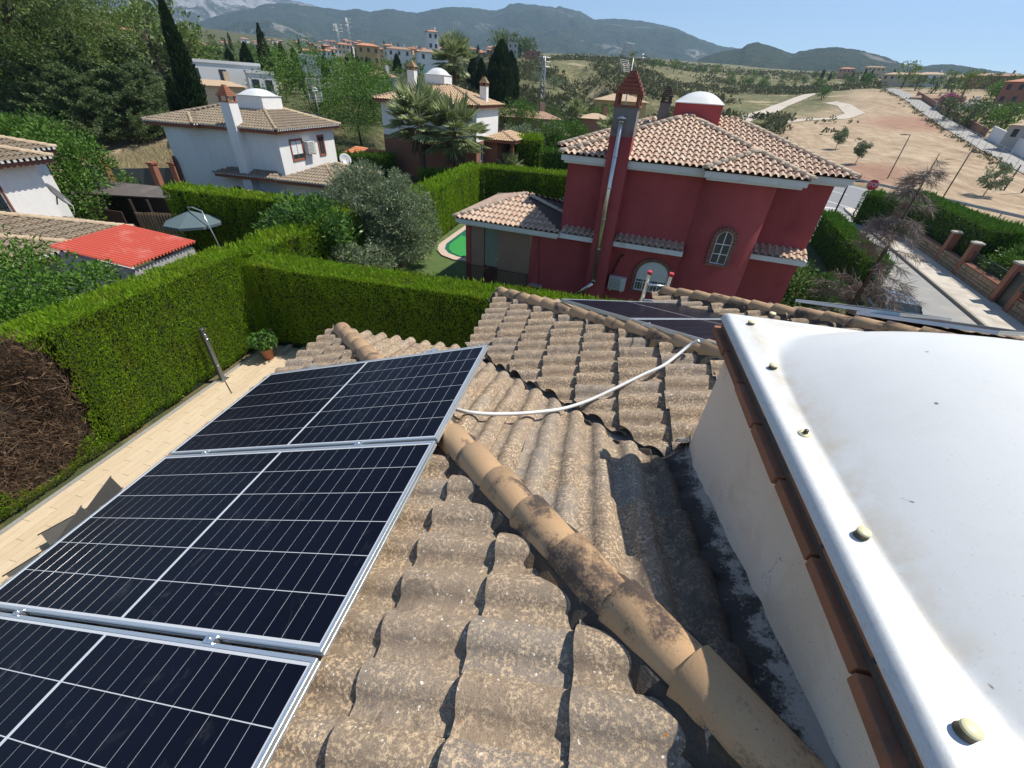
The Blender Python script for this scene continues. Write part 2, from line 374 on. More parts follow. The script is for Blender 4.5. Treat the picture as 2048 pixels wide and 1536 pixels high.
# valley gutters with broken mortar edges
M_ZINC=plain('dull_zinc',(.33,.33,.31),.6,metal=.4,var=.25,scale=5,dirt=(.06,.05,.04),dscale=3)
for (xa,ya,L,cc) in ((X2,Y1,4.1,c2),(X3,Y2,3.4,c4)):
    mb=MB(); g=Vector((1,-1,S_)).normalized(); U=Vector((1,1,0)).normalized()
    V=[];F=[]; m=40
    for i in range(m+1):
        p=Vector((xa,ya,ZE))+g*(L*i/m)
        for a,h in ((-.14,.03),(-.07,-.008),(0,-.014),(.07,-.004),(.14,.03)): V.append(p+U*a+Vector((0,0,h-.012)))
    for i in range(m):
        for j in range(4): F.append((i*5+j,i*5+j+1,(i+1)*5+j+1,(i+1)*5+j))
    mb.add(V,F); mb.build('valley_gutter',M_ZINC,house)
    rr=random.Random(5); i=0; s=.02
    while s<L-.1:                                             # torn flashing flaps standing up along the valley
        l=rr.uniform(.10,.19); p=Vector((xa,ya,ZE))+g*s-U*.045; q=p+g*l; hgt=rr.uniform(.03,.065)
        mb=MB(); w_=U*rr.uniform(-.01,.03); z0=Vector((0,0,.0)); 
        a,b=p+z0,q+z0; mid=p+g*(l*rr.uniform(.3,.7))+Vector((0,0,hgt))+w_*1.4
        e1=p+g*(l*.15)+Vector((0,0,hgt*.6))+w_; e2=p+g*(l*.88)+Vector((0,0,hgt*.7))+w_
        th=U*.008
        mb.prism([a,b,e2,mid,e1],th); mb.build('torn_flashing',M_MORTAR,house); s+=l*rr.uniform(.95,1.25)
# walls under the eaves
wl=MB(); wl.bx(X1+.42,XR-.4,-6,Y1-.42,0,ZE-.12); wl.bx(X2+.42,XR-.403,Y1-.5,Y2-.42,0,ZE-.123); wl.bx(X3+.42,XR-.406,Y2-.5,Y3-.42,0,ZE-.126); wl.build('wall',M_CREAM,house)
fs=MB()
for (xa,xb,ya,yb) in ((X1+.02,XR-.02,-6,Y1-.02),(X2+.02,XR-.023,Y1-.1,Y2-.02),(X3+.02,XR-.026,Y2-.1,Y3-.02)): fs.bx(xa,xb,ya,yb,ZE-.20,ZE-.05+ya*0)
fs.build('eave_slab',M_CREAM,house)
# ---- roof lantern: rendered upstand, thin brick courses -----------------------
LX0,LX1,LY0,LY1=.72,2.58,.05,1.95
def lantmat():
    m,t,b=newmat('lantern_render'); N=NT(t); p=N.pos()
    c=N.mix(N.noise(p,1.7,4),(.74,.60,.46),(.80,.69,.56)); c=N.mix(N.math('MULTIPLY',N.step(N.noise(p,3.2,4,.6,.5),.52,.66),.45),c,(.62,.45,.30))
    c=N.mix(N.math('MULTIPLY',N.step(N.noise(p,150,3,.7),.60,.68),.55),c,(.17,.13,.10))
    c=N.mix(N.math('MULTIPLY',N.step(N.noise(p,6,5,.7,.4),.62,.72),N.math('MULTIPLY',N.step(N.noise(p,90,2),.5,.62),.8)),c,(.10,.08,.07))
    N.l(c,b.inputs['Base Color']); b.inputs['Roughness'].default_value=.9; N.l(N.bump(N.noise(p,230,3,.7),.5,.003),b.inputs['Normal']); return m
lant=empty('roof_lantern',(1.65,1.0,ZC-1.5),'square cream rendered roof upstand with two thin red brick courses','roof lantern')
mb=MB(); mb.bx(LX0,LX1,LY0,LY1,ZC-2.1,ZC-.925); mb.build('wall',lantmat(),lant,bevel=.012)
def course(z0,z1,off,n,name='brick',ln=.243):
    per=[((LX0-off,LY1+off),(LX0-off,LY0-off)),((LX0-off,LY1+off),(LX1+off,LY1+off)),((LX1+off,LY1+off),(LX1+off,LY0-off)),((LX0-off,LY0-off),(LX1+off,LY0-off))]
    for (a,b) in per:
        a=Vector((*a,0)); b=Vector((*b,0)); L=(b-a).length; k=max(1,round(L/ln)); d=(b-a).normalized()
        inn=Vector((1.65,1.0,0))-(a+b)/2; nn=Vector((-d.y,d.x,0)); nn=nn if nn.dot(inn)>0 else -nn
        for i in range(k):
            c=a+d*(L*(i+.5)/k)+nn*(.05+random.uniform(-.004,.006)); m=MB()
            m.box((c.x,c.y,(z0+z1)/2+random.uniform(-.002,.002)),(L/k-.010,.10,z1-z0),rz=math.atan2(d.y,d.x)+random.uniform(-.012,.012)); m.build(name,M_BRICK,lant,bevel=.003)
course(ZC-.930,ZC-.897,.080,8); 
mb=MB(); o=.052; mb.bx(LX0-o,LX1+o,LY0-o,LY1+o,ZC-.896,ZC-.872); mb.build('mortar_bed',plain('grey_mortar',(.16,.125,.10),.95,var=.4,scale=20,bump=.9,bdist=.01),lant)
course(ZC-.873,ZC-.846,.058,8)
# stained cement fillet where the upstand meets the tiles
def filmat():
    m,t,b=newmat('stained_cement'); N=NT(t); p=N.pos()
    k=N.math('ADD',N.noise(p,9,5,.65,.5),N.math('MULTIPLY',N.math('SUBTRACT',N.noise(p,95,3,.7),.5),.45))
    sx=N.n('SeparateXYZ'); N.l(p,sx.inputs[0]); k=N.math('ADD',k,N.math('MULTIPLY',N.step(sx.outputs[0],LX0-.075,LX0-.015),.24)); c=N.mix(N.step(k,.60,.76),(.052,.044,.038),(.36,.325,.275)); N.l(c,b.inputs['Base Color']); b.inputs['Roughness'].default_value=.95
    N.l(N.bump(N.noise(p,60,4,.7),.8,.012),b.inputs['Normal']); return m
M_FIL=filmat()
def roofz(x,y): return ZE+S_*max(min(x-X1,Y1-y,XR-x),min(x-X2,Y2-y,XR-x),min(x-X3,Y3-y,XR-x))
def fillet(a,b,out,w0=.15):
    a=Vector(a);b=Vector(b);out=Vector(out);n=36;V=[];F=[]
    for i in range(n+1):
        p=a+(b-a)*(i/n); wv=w0+.05*math.sin(i*1.9)+random.uniform(-.02,.02)
        for k,(f,h) in enumerate(((-.02,.11),(.02,.085),(.45,.05),(1.0,.005))):
            q=p+out*(wv*f if f>0 else -.01); V.append((q.x,q.y,roofz(q.x,q.y)+h+(random.uniform(-.008,.012) if k<3 else -.01)))
    for i in range(n):
        for k in range(3): F.append((i*4+k,i*4+k+1,(i+1)*4+k+1,(i+1)*4+k))
    m=MB(); m.add(V,F,True); m.build('cement_fillet',M_FIL,lant)
fillet((LX0,LY0-.2,0),(LX0,LY1+.06,0),(-1,0,0)); fillet((LX0-.05,LY1,0),(LX1,LY1,0),(0,1,0))
# ---- fibreglass dome ------------------------------------------------------------
def frpmat():
    m,t,b=newmat('white_fibreglass'); N=NT(t); p=N.pos()
    c=N.mix(N.noise(p,2.2,4),(.62,.63,.615),(.66,.66,.64))
    c=N.mix(N.math('MULTIPLY',N.step(N.noise(N.scaled(p,(1,.35,1)),46,4,.7),.60,.74),.10),c,(.45,.40,.32))
    c=N.mix(N.step(N.noise(p,27,1,.3),.80,.815),c,(.16,.14,.12))
    sx=N.n('SeparateXYZ'); N.l(p,sx.inputs[0]); X_,Y_,_z=sx.outputs
    d=N.math('MINIMUM',N.math('MINIMUM',N.math('SUBTRACT',X_,.655),N.math('SUBTRACT',2.645,X_)),N.math('SUBTRACT',2.015,Y_))     # distance from the rim: grime gathers at the foot of the dome
    band=N.math('MULTIPLY',N.step(d,.045,.085),N.math('SUBTRACT',1.,N.step(d,.10,.17)))
    c=N.mix(N.math('MULTIPLY',N.math('MULTIPLY',band,N.step(N.noise(p,11,5,.7,.6),.36,.66)),.62),c,(.50,.41,.27))
    c=N.mix(N.math('MULTIPLY',N.math('MULTIPLY',N.math('SUBTRACT',1.,N.step(d,.0,.10)),N.step(N.noise(N.scaled(p,(1,.5,1)),70,5,.75,1.5),.50,.70)),.45),c,(.30,.29,.27))
    c=N.mix(N.math('MULTIPLY',N.step(N.noise(p,3.1,5,.65,.8),.50,.72),.16),c,(.44,.42,.36)); c=N.mix(N.math('MULTIPLY',N.step(N.noise(p,190,2,.6),.66,.70),.35),c,(.32,.30,.26))
    N.l(c,b.inputs['Base Color']); N.l(N.math('ADD',.36,N.math('MULTIPLY',N.noise(p,6,4),.22)),b.inputs['Roughness']); b.inputs['Coat Weight'].default_value=.12; b.inputs['Coat Roughness'].default_value=.25
    b.inputs['Subsurface Weight'].default_value=0
    N.l(N.bump(N.noise(p,5,2),.06,.02),b.inputs['Normal']); return m
M_FRP=frpmat()
dome=empty('skylight_dome',(1.65,1.0,ZC-.85),'glossy white fibreglass dome bolted onto the brick edged upstand','skylight')
FX0,FX1,FY0,FY1=.655,2.645,-.01,2.015; FZ=ZC-.845; FW=.088
nx=110; V=[];F=[]
hxx,hyy=(FX1-FX0)/2,(FY1-FY0)/2
def edge_params():
    t=np.concatenate([np.linspace(0,.05,9),np.linspace(.06,FW/hxx+.06,16),np.linspace(FW/hxx+.085,1,22)]); return np.concatenate([t-1,(1-t[:-1])[::-1]])
ep=edge_params(); nn=len(ep)
def frpz(a,b):
    da=(1-abs(a))*hxx; db=(1-abs(b))*hyy; p_=4.; d=min(da,db) if da>0 and db>0 else 0
    z=.030*(1-max(0,1-d/.022)**2.2)+.012*min(1,d/FW)
    ia=abs(a)*hxx/(hxx-FW); ib=abs(b)*hyy/(hyy-FW); r=(ia**p_+ib**p_)**(1/p_)
    if r<1: z+=.30*(1-r**2.4)
    return z
for b in ep:
    for a in ep: V.append((1.65+a*hxx,(FY0+FY1)/2+b*hyy,FZ+frpz(a,b)))
for j in range(nn-1):
    for i in range(nn-1): F.append((j*nn+i,j*nn+i+1,(j+1)*nn+i+1,(j+1)*nn+i))
mb=MB(); mb.add(V,F,True); 
rim=[(FX0,FY0),(FX1,FY0),(FX1,FY1),(FX0,FY1)]
for i in range(4):
    (xa,ya),(xb,yb)=rim[i],rim[(i+1)%4]; mb.quad((xa,ya,FZ-.006),(xb,yb,FZ-.006),(xb,yb,FZ),(xa,ya,FZ))
mb.build('dome_shell',M_FRP,dome)
M_CAP=plain('ivory_bolt_cap',(.66,.60,.36),.4,var=.1,scale=20); M_SCREW=plain('rusty_screw',(.12,.10,.07),.5,metal=.7)
M_STAIN=plain('yellow_sealant',(.50,.40,.20),.8,var=.25,scale=30)
for k,(px,py) in enumerate(((1503,645),(1547,732),(1613,862),(1727,1066),(1940,1460),(1545,628))):
    p=at(px,py,FZ+.05); p.z=FZ+.038; m=MB()
    if k==2:
        m.lathe(p,[(0,.003),(.018,.003),(.019,-.002)],14); o=m.build('washer',M_CAP,dome); m=MB(); m.lathe(p,[(0,.016),(.006,.016),(.007,.003)],8); m.build('screw',M_SCREW,o)
    else:
        m.lathe(p,[(0,.019),(.0138,.019),(.0146,.0175),(.0146,.014)],18); o=m.build('bolt_cap',M_CAP,dome); m=MB(); m.lathe(p,[(.0142,.0145),(.0142,.001),(.0158,0),(.0158,-.006)],18); m.build('washer',M_SCREW,o)
m=MB()                                              # old sealant bead round the foot of the dome
pts=[]
for i in range(121):
    a=2*math.pi*i/120; c,s=math.cos(a),math.sin(a); r=(abs(c)**8+abs(s)**8)**(-1/8)
    x,y=c*r*(hxx-FW+.004),s*r*(hyy-FW+.004); pts.append((1.65+x,(FY0+FY1)/2+y,FZ+frpz(x/hxx,y/hyy)+.0005))
pass
# ================= solar panels ==============================================
def coated(name,col,rough,coat,cr=.04,var=0):
    m,t,b=newmat(name); N=NT(t); p=N.pos(); c=N.mix(N.noise(p,3,2),tuple(q*(1-var) for q in col),tuple(q*(1+var) for q in col))
    c=N.mix(N.math('MULTIPLY',N.step(N.noise(p,5,5,.7,1.2),.60,.72),.05),c,(.35,.36,.36))
    N.l(c,b.inputs['Base Color']); b.inputs['Roughness'].default_value=rough; b.inputs['Coat Weight'].default_value=coat
    N.l(N.math('ADD',N.math('MULTIPLY',N.step(N.noise(p,6,5,.7,.8),.5,.75),.12),cr),b.inputs['Coat Roughness']); b.inputs['Specular IOR Level'].default_value=.05; return m
M_CELL=coated('blue_black_silicon_cell',(.0035,.0045,.011),.35,.16,.16,.3); M_BACK=coated('white_backsheet_under_glass',(.50,.52,.54),.5,.6)
M_ALU=plain('anodised_aluminium',(.62,.66,.68),.35,metal=.75,var=.05,scale=12,bump=.05); M_STEEL=plain('clamp_steel',(.70,.71,.72),.25,metal=.9,var=.05)
PW,PH,PT=2.094,1.038,.035
def cell_mesh(cw,ch):
    V=[(0,0,0),(cw,0,0),(cw,ch,0),(0,ch,0)]; me=bpy.data.meshes.new('solar_cell')
    V+= [(x+(.0004 if x==0 else -.0004),y+(.0004 if y==0 else -.0004),.0006) for x,y,_ in V[:4]]
    me.from_pydata(V,[],[(4,5,6,7),(0,1,5,4),(1,2,6,5),(2,3,7,6),(3,0,4,7)]); me.materials.append(M_CELL); me.update(); return me
MRG=.022; MID=.016; CPW=(PW-2*MRG-MID)/24; CPH=(PH-2*MRG)/6
CELL=cell_mesh(CPW-.0016,CPH-.0030)
def panel(O,U,V,label,group,cells=True):
    """O: corner on the top face, U long side, V short side; U x V points up"""
    O=Vector(O);U=Vector(U).normalized();V=Vector(V).normalized();N=U.cross(V)
    e=empty('solar_module',O-N*PT,label,'solar panel',group)
    W=lambda u,v,n: O+U*u+V*v+N*n
    R=Matrix((U,V,N)).transposed()
    f=MB(); lip=.012
    for (u0,u1,v0,v1) in ((0,PW,0,lip),(0,PW,PH-lip,PH),(0,lip,lip,PH-lip),(PW-lip,PW,lip,PH-lip)):
        f.box(W((u0+u1)/2,(v0+v1)/2,-PT/2),(u1-u0,v1-v0,PT),R=R)
    for (u0,u1,v0,v1) in ((0,PW,-.0015,0),(0,PW,PH,PH+.0015)):                     # groove ribs on the sides
        f.box(W((u0+u1)/2,(v0+v1)/2,-.006),(u1-u0,.003,.006),R=R); f.box(W((u0+u1)/2,(v0+v1)/2,-.028),(u1-u0,.003,.008),R=R)
    for u in (0,PW):
        f.box(W(u,PH/2,-.006),(.003,PH,.006),R=R); f.box(W(u,PH/2,-.028),(.003,PH,.008),R=R)
    f.build('frame',M_ALU,e)
    b=MB(); b.box(W(PW/2,PH/2,-.006),(PW-2*lip,PH-2*lip,.004),R=R); b.build('back_sheet',M_BACK,e)
    if cells:
        for i in range(24):
            u=MRG+i*CPW+(MID if i>=12 else 0)+.0008
            for j in range(6):
                o=W(u,MRG+j*CPH+.0015,-.0039); link('solar_cell',CELL,e,Matrix.Translation(o)@R.to_4x4())
    return e
tl=math.radians(17.95); UPN=Vector((math.cos(tl),0,math.sin(tl))); VPN=Vector((0,1,0))
def pan_A(y0,label): return panel((-2.655,y0,ZC-2.180),UPN,VPN,label,'solar panels in a row on the left slope')
pan_A(1.527,'black solar panel farthest down the left row, beside the hip end and terrace'); pan_A(.467,'whole black solar panel in the middle of the left row of three'); pan_A(-.593,'black solar panel nearest the camera, cut off by the bottom left corner')
NPN=UPN.cross(VPN)
for k,u in enumerate((.37,1.60)):
    c0=Vector((-2.655,0,ZC-2.180))+UPN*u-NPN*(PT+.022); r=empty('mounting_rail',c0+Vector((0,2.68,0)),('aluminium rail under the lower left ends of the row of panels','aluminium rail under the upper right ends of the row of panels')[k],'rail','rails under the row of panels')
    R=Matrix((UPN,VPN,NPN)).transposed(); m=MB(); m.box(c0+Vector((0,1.0,0)),(.04,3.4,.04),R=R); m.build('rail_bar',M_ALU,r)
    for y in (1.516,.456):
        m=MB(); cc=c0+Vector((0,y,0))+NPN*(PT+.022); m.box(cc+NPN*.002,(.05,.030,.004),R=R); m.box(cc-NPN*.02,(.05,.014,.04),R=R); q=m.build('mid_clamp',M_STEEL,r)
        m=MB(); m.lathe(cc+NPN*.004,[(0,.006),(.006,.006),(.007,0)],8,R=R); m.build('bolt',M_STEEL,q)
    m=MB(); cc=c0+Vector((0,2.58,0))+NPN*(PT+.018); m.box(cc,(.045,.03,.01),R=R); m.box(cc-NPN*.02+Vector((0,.012,0)),(.045,.006,.045),R=R); m.build('end_clamp',M_STEEL,r)
    for y in (2.62,1.0,-.2):
        m=MB(); m.box(c0+Vector((0,y,-.05)),(.03,.03,.09),R=R); m.build('roof_hook',M_STEEL,r)
U2=Vector((.736,.648,-.194)); V2=Vector((-.676,.707,-.207))
O2=Vector((-.28,4.386,ZC-1.877))
def pan_D(k,label,group='panels turned diagonally on the far slopes',base=O2): return panel(base-V2*(PH*(k+1)+.02*k),U2,V2,label,group)
pan_D(0,'dark panel lying diagonally, its far corner by the ladder top'); pan_D(1,'dark panel lying diagonally, half hidden behind the white dome corner')
# ================= ground, roads, hills ======================================
def ctl():
    P=[]
    W=lambda x,y,z:P.append((x,y,z))
    D=lambda px,py,d:P.append(tuple(far(px,py,d)))
    for x,y in ((-12,2),(-8,12),(0,12),(8,12),(12,25),(0,30),(-8,22),(20,25),(22,40),(25,53),(14,40),(4,40),(14,6)): W(x,y,0)
    for x,y in ((-26,15),(-24,10),(-20,4)): W(x,y,-1.8)
    for x,y in ((-27,33),(-22,26),(-34,34),(-20,36)): W(x,y,-1.25)
    W(-14,24,-.6); W(-12,40,.2); W(-16,52,1.2); W(-24,58,1.3); W(-44,36,-1.3); W(-52,42,-1.2); W(-60,48,-1.0); W(-46,52,-.9); W(-70,50,.5); W(-62,66,.5)
    for x,y in ((28,63),(33,72),(36,60),(24,90),(16,110),(42,55)): W(x,y,.0)
    W(40,79,.1); W(50,72,.3); W(55,60,.8)
    for a in ((1700,300,118),(1800,330,97),(1900,330,100),(1700,240,165),(1790,290,125),(1880,285,130),(1750,200,210),(1750,172,270),(1640,230,190),(1560,215,210),(1600,250,150),
              (2040,350,108),(1960,300,130),(1850,225,190),(1800,190,240),(2040,290,140),(1960,250,170),(2040,230,190),(1900,180,280),(2040,170,300),
              (1080,207,125),(1150,190,140),(1250,190,170),(1250,150,240),(1150,122,290),(1100,125,330),(1300,128,420),(1400,150,380),(1480,165,420),(1450,180,300),(1500,200,240),(1600,172,420),(1680,160,480),
              (1000,185,115),(950,170,135),(820,175,120),(740,165,130),(650,155,160),(546,186,110),(600,188,105),(470,190,95),(660,196,98),(740,198,92),(700,218,78),(800,205,85),(620,222,72),(420,205,80),(850,135,240),(980,135,260),(700,130,260),(560,150,170),(480,145,160),(420,140,150),
              (600,112,420),(750,112,420),(900,112,420),(1000,116,430),(400,105,330),(300,90,330),(520,85,700),(700,100,800),(850,105,800),(1000,110,800),(1150,112,800),(1300,118,900),(1500,140,900),(1700,152,900),(1900,150,600),
              (250,55,800),(300,48,1800),(500,68,1800),(700,96,1800),(900,105,1800),(1100,112,1800),(1400,130,1800),(1700,152,1800),(1950,165,1800),(200,20,1800),(100,60,400),(60,100,120)): D(*a)
    for x,y in ((-20,-20),(20,-20),(0,-60),(60,-60),(-60,-60),(90,10),(-80,0),(60,20)): W(x,y,0 if x>-50 else -1)
    return np.array(P)
CP=ctl()
def lp(x,y):
    r=np.hypot(x,y)+1e-6; return np.stack([np.arctan2(x,y)*1.6,np.log(r)],-1)
def tps_fit(P,z,lam):
    d=np.linalg.norm(P[:,None]-P[None],axis=2); K=np.where(d>0,d*d*np.log(d+1e-9),0)+lam*np.eye(len(P)); A=np.c_[np.ones(len(P)),P]
    M=np.block([[K,A],[A.T,np.zeros((3,3))]]); return np.linalg.solve(M,np.r_[z,0,0,0])
_P=lp(CP[:,0],CP[:,1]); _w=tps_fit(_P,CP[:,2],.02)
def tps(x,y):
    q=lp(np.asarray(x,float),np.asarray(y,float)); sh=q.shape[:-1]; q=q.reshape(-1,2); out=np.empty(len(q))
    for i in range(0,len(q),4000):
        d=np.linalg.norm(q[i:i+4000,None]-_P[None],axis=2); out[i:i+4000]=np.where(d>0,d*d*np.log(d+1e-9),0)@_w[:-3]+_w[-3]+q[i:i+4000]@_w[-2:]
    return out.reshape(sh)
NA_,NR_=300,150; AZ=np.linspace(math.radians(-125),math.radians(125),NA_); LR=np.linspace(math.log(9),math.log(2600),NR_)
GA,GR=np.meshgrid(AZ,LR); GX=np.exp(GR)*np.sin(GA); GY=np.exp(GR)*np.cos(GA); GZ=tps(GX,GY)
rr_=np.exp(GR); GZ=GZ+np.clip((rr_-70)/300,0,1)*(fbm(GX/45,GY/45,4)-.48)*5*np.clip(rr_/260,.2,1.6)
def smooth(a,lo,hi): return np.clip((a-lo)/(hi-lo),0,1)
nearflat=1-smooth(np.exp(GR),26,36); left=smooth(-GX,12.5,15)                   # plots near us are levelled
GZ=GZ*(1-nearflat)+nearflat*(0*(1-left)+left*np.where(GY<22,-1.8,-1.25))
dn=.94*GX+.342*GY; flat=np.exp(-((dn-50)/11)**4)*np.clip((60-np.abs(GX-30))/25,0,1); GZ=GZ*(1-flat)+flat*0.0
GZ-=.05
def hgt(x,y):                            # ground height, bilinear in the sheet's own grid
    a=(math.atan2(x,y)-AZ[0])/(AZ[1]-AZ[0]); b=(math.log(max(math.hypot(x,y),9.001))-LR[0])/(LR[1]-LR[0])
    i=int(min(max(a,0),NA_-1.001)); j=int(min(max(b,0),NR_-1.001)); fa=min(max(a-i,0),1); fb=min(max(b-j,0),1)
    return float((GZ[j,i]*(1-fa)+GZ[j,i+1]*fa)*(1-fb)+(GZ[j+1,i]*(1-fa)+GZ[j+1,i+1]*fa)*fb)
def groundmat():
    m,t,b=newmat('open_ground'); N=NT(t); p=N.pos(); at_=N.n('VertexColor'); at_.layer_name='zone'
    sep=N.n('SeparateColor'); N.l(at_.outputs[0],sep.inputs[0]); fld,scr,red=sep.outputs
    str_=N.n('Mapping'); str_.inputs['Scale'].default_value=(.16,.035,.1); str_.inputs['Rotation'].default_value=(0,0,.5); N.l(p,str_.inputs[0])
    n1=N.noise(p,.06,5,.6); n2=N.noise(str_.outputs[0],1.3,6,.7,1.5); n3=N.noise(p,1.4,4,.7); n4=N.noise(p,.35,5,.65)
    gard=N.mix(n3,(.035,.055,.018),(.10,.10,.045)); gard=N.mix(N.step(n4,.5,.65),gard,(.16,.13,.075))
    dry=N.mix(N.step(n2,.32,.68),(.26,.18,.115),(.50,.385,.26)); l2=N.n('Mapping'); l2.inputs['Scale'].default_value=(1.2,.12,.5); l2.inputs['Rotation'].default_value=(0,0,-.9); N.l(p,l2.inputs[0]); dry=N.mix(N.math('MULTIPLY',N.step(N.noise(l2.outputs[0],1.1,5,.7,2.2),.50,.60),.5),dry,(.20,.14,.09)); dry=N.mix(N.math('MULTIPLY',N.step(n4,.48,.62),.5),dry,(.52,.42,.28)); dry=N.mix(N.math('MULTIPLY',N.step(n3,.50,.72),.45),dry,(.17,.12,.07))
    dry=N.mix(N.math('MULTIPLY',N.step(N.math('ADD',red,N.math('MULTIPLY',N.math('SUBTRACT',n2,.5),.9)),.42,.95),.6),dry,(.26,.115,.08))
    sc=N.mix(N.step(n4,.34,.54),(.28,.22,.125),(.12,.125,.055)); sc=N.mix(N.step(N.noise(p,.9,5,.7),.50,.62),sc,(.055,.07,.03)); sc=N.mix(N.step(n1,.56,.70),sc,(.40,.32,.20))
    c=N.mix(scr,gard,sc); c=N.mix(fld,c,dry); N.l(c,b.inputs['Base Color']); b.inputs['Roughness'].default_value=.95; b.inputs['Specular IOR Level'].default_value=.15
    N.l(N.bump(N.noise(p,2.2,5,.7),.7,.12),b.inputs['Normal']); return m
idx=np.arange(NR_*NA_).reshape(NR_,NA_); Fq=np.stack([idx[:-1,:-1],idx[:-1,1:],idx[1:,1:],idx[1:,:-1]],-1).reshape(-1,4)
Vg=np.stack([GX,GY,GZ],-1).reshape(-1,3)
Vg=np.r_[Vg,[[0,0,-.05],[-9.5,-6,-.05],[9.5,-6,-.05],[0,-60,-.05],[-400,-280,-.05],[400,-280,-.05]]]
gm=mesh_np('terrain',Vg,Fq,True); gm.materials.append(groundmat())
dnf=(.94*Vg[:,0]+.342*Vg[:,1]); RR=np.hypot(Vg[:,0],Vg[:,1]); azd=np.degrees(np.arctan2(Vg[:,0],Vg[:,1]))
fzone=smooth(dnf,58,61)*smooth(azd,15.5,17.5)*(1-smooth(RR,235,300))
# scrub begins left of the dirt track and far away
fzone*=1-smooth(RR,150,210)*(1-smooth(azd,19.5,22.5))
scz=np.maximum(smooth(RR,62,80)*smooth(azd,-13,-7),0); lot=np.exp(-(((Vg[:,0]+52)/15)**4+((Vg[:,1]-44)/11)**4)); fzone=np.maximum(fzone,lot)
redz=np.clip(np.exp(-(((azd-25.5)/5.5)**2+((RR-92)/12)**2))*1.1+np.exp(-(((azd-27.5)/6)**2+((RR-165)/22)**2)),0,1)
ca=gm.color_attributes.new('zone','FLOAT_COLOR','POINT'); ca.data.foreach_set('color',np.c_[fzone,scz,redz,np.ones(len(Vg))].astype(np.float32).ravel())
terr=link('terrain',gm); terr['kind']='structure'
g0=MB(); g0.add([(-400,-280,-.06),(400,-280,-.06),(60,10,-.06),(12,12,-.06),(-12.5,12,-.06),(-60,10,-.06)],[(0,1,2,3,4,5)]); o=struct('ground',g0,plain('garden_soil',(.13,.10,.06),.95,var=.3,scale=.8))
def ribbon(name,pts,width,mat,dz=.06,sub=6,kind='structure',side=0):
    pts=[Vector((p[0],p[1],0)) for p in pts]; V=[];F=[]; path=[]
    for a,b in zip(pts[:-1],pts[1:]):
        for k in range(sub): path.append(a+(b-a)*(k/sub))
    path.append(pts[-1]); ws=width if isinstance(width,list) else [width]*len(pts); m=5
    for i,p in enumerate(path):
        t=(path[min(i+1,len(path)-1)]-path[max(i-1,0)]).normalized(); n=Vector((t.y,-t.x,0)); wv=np.interp(i/(len(path)-1),np.linspace(0,1,len(ws)),ws)
        for k in range(m):
            q=p+n*wv*(k/(m-1)-.5+side); V.append((q.x,q.y,hgt(q.x,q.y)+dz))
    for i in range(len(path)-1):
        for k in range(m-1): F.append((i*m+k,i*m+k+1,(i+1)*m+k+1,(i+1)*m+k))
    mb=MB(); mb.add(V,F,True); o=mb.build(name,mat); o['kind']=kind; return o
M_ASPH=plain('pale_worn_asphalt',(.27,.265,.25),.9,var=.14,scale=.7,bump=.5,bdist=.01,fine=45,dirt=(.36,.33,.27),dscale=.5)
M_ASPH2=plain('grey_asphalt',(.21,.21,.21),.88,var=.12,scale=.8,bump=.4,bdist=.01,fine=45)
M_PAVE=plain('concrete_pavement',(.50,.455,.38),.9,var=.15,scale=1.2,bump=.3,bdist=.006,fine=40,dirt=(.33,.29,.24),dscale=.7)
M_KERB=plain('kerb_stone',(.30,.27,.23),.9,var=.2,scale=4); M_WHITE=plain('road_paint',(.72,.71,.68),.8,var=.1,scale=3)
M_TRACK=plain('chalky_track',(.50,.44,.36),.95,var=.18,scale=.6,bump=.4,bdist=.03,fine=9,dirt=(.36,.28,.2),dscale=.4)
# street beside us: axis turned 10.3 degrees from y
SY=math.radians(10.3); SD=Vector((math.sin(SY),math.cos(SY),0)); SNm=Vector((math.cos(SY),-math.sin(SY),0)); K0=Vector((19.78,24.23,0))      # kerb line on the right
def sp(along,across,z=0): v=K0+SD*along+SNm*across; return Vector((v.x,v.y,z))
m=MB(); m.quad(sp(-60,-5.2,.0),sp(-60,0,.0),sp(31.5,0,.0),sp(35,-5.2,.0)); struct('street',m,M_ASPH)
m=MB(); m.prism([sp(-60,.16,-.03),sp(-60,2.35,-.03),sp(28.5,2.2,-.03),sp(29.8,1.0,-.03),sp(29.8,.16,-.03)],(0,0,.16)); pav=struct('pavement',m,M_PAVE)
for i in range(22):
    m=MB(); c=sp(-14.5+i*2.0,.08,.05); m.box(c,(.15,1.985,.20),rz=-SY); m.build('kerb_stone',M_KERB,pav)
mr=Vector((.342,-.94,0)); mn=Vector((.94,.342,0))
def mp(n,s,z=.0): v=mn*n+mr*s; return Vector((v.x,v.y,z))                                  # main road frame
m=MB(); m.quad(mp(41.5,60,.004),mp(57.5,60,.004),mp(57.5,-75,.004),mp(41.5,-75,.004)); struct('main_road',m,M_ASPH2)
for n_,wd in ((56,.18),(43.2,.18)):
    m=MB(); m.quad(mp(n_,60,.010),mp(n_+wd,60,.010),mp(n_+wd,-75,.010),mp(n_,-75,.010)); struct('edge_line',m,M_WHITE)
for k in range(6):
    m=MB(); s=-62+k*9; m.quad(mp(49.5,s,.010),mp(49.65,s,.010),mp(49.65,s+3.5,.010),mp(49.5,s+3.5,.010)); struct('lane_dash',m,M_WHITE)
m=MB(); a=sp(28,-4.8,.008); b=sp(29.2,-.4,.008); m.quad(a,b,b+SD*.4,a+SD*.4); struct('stop_line',m,M_WHITE)
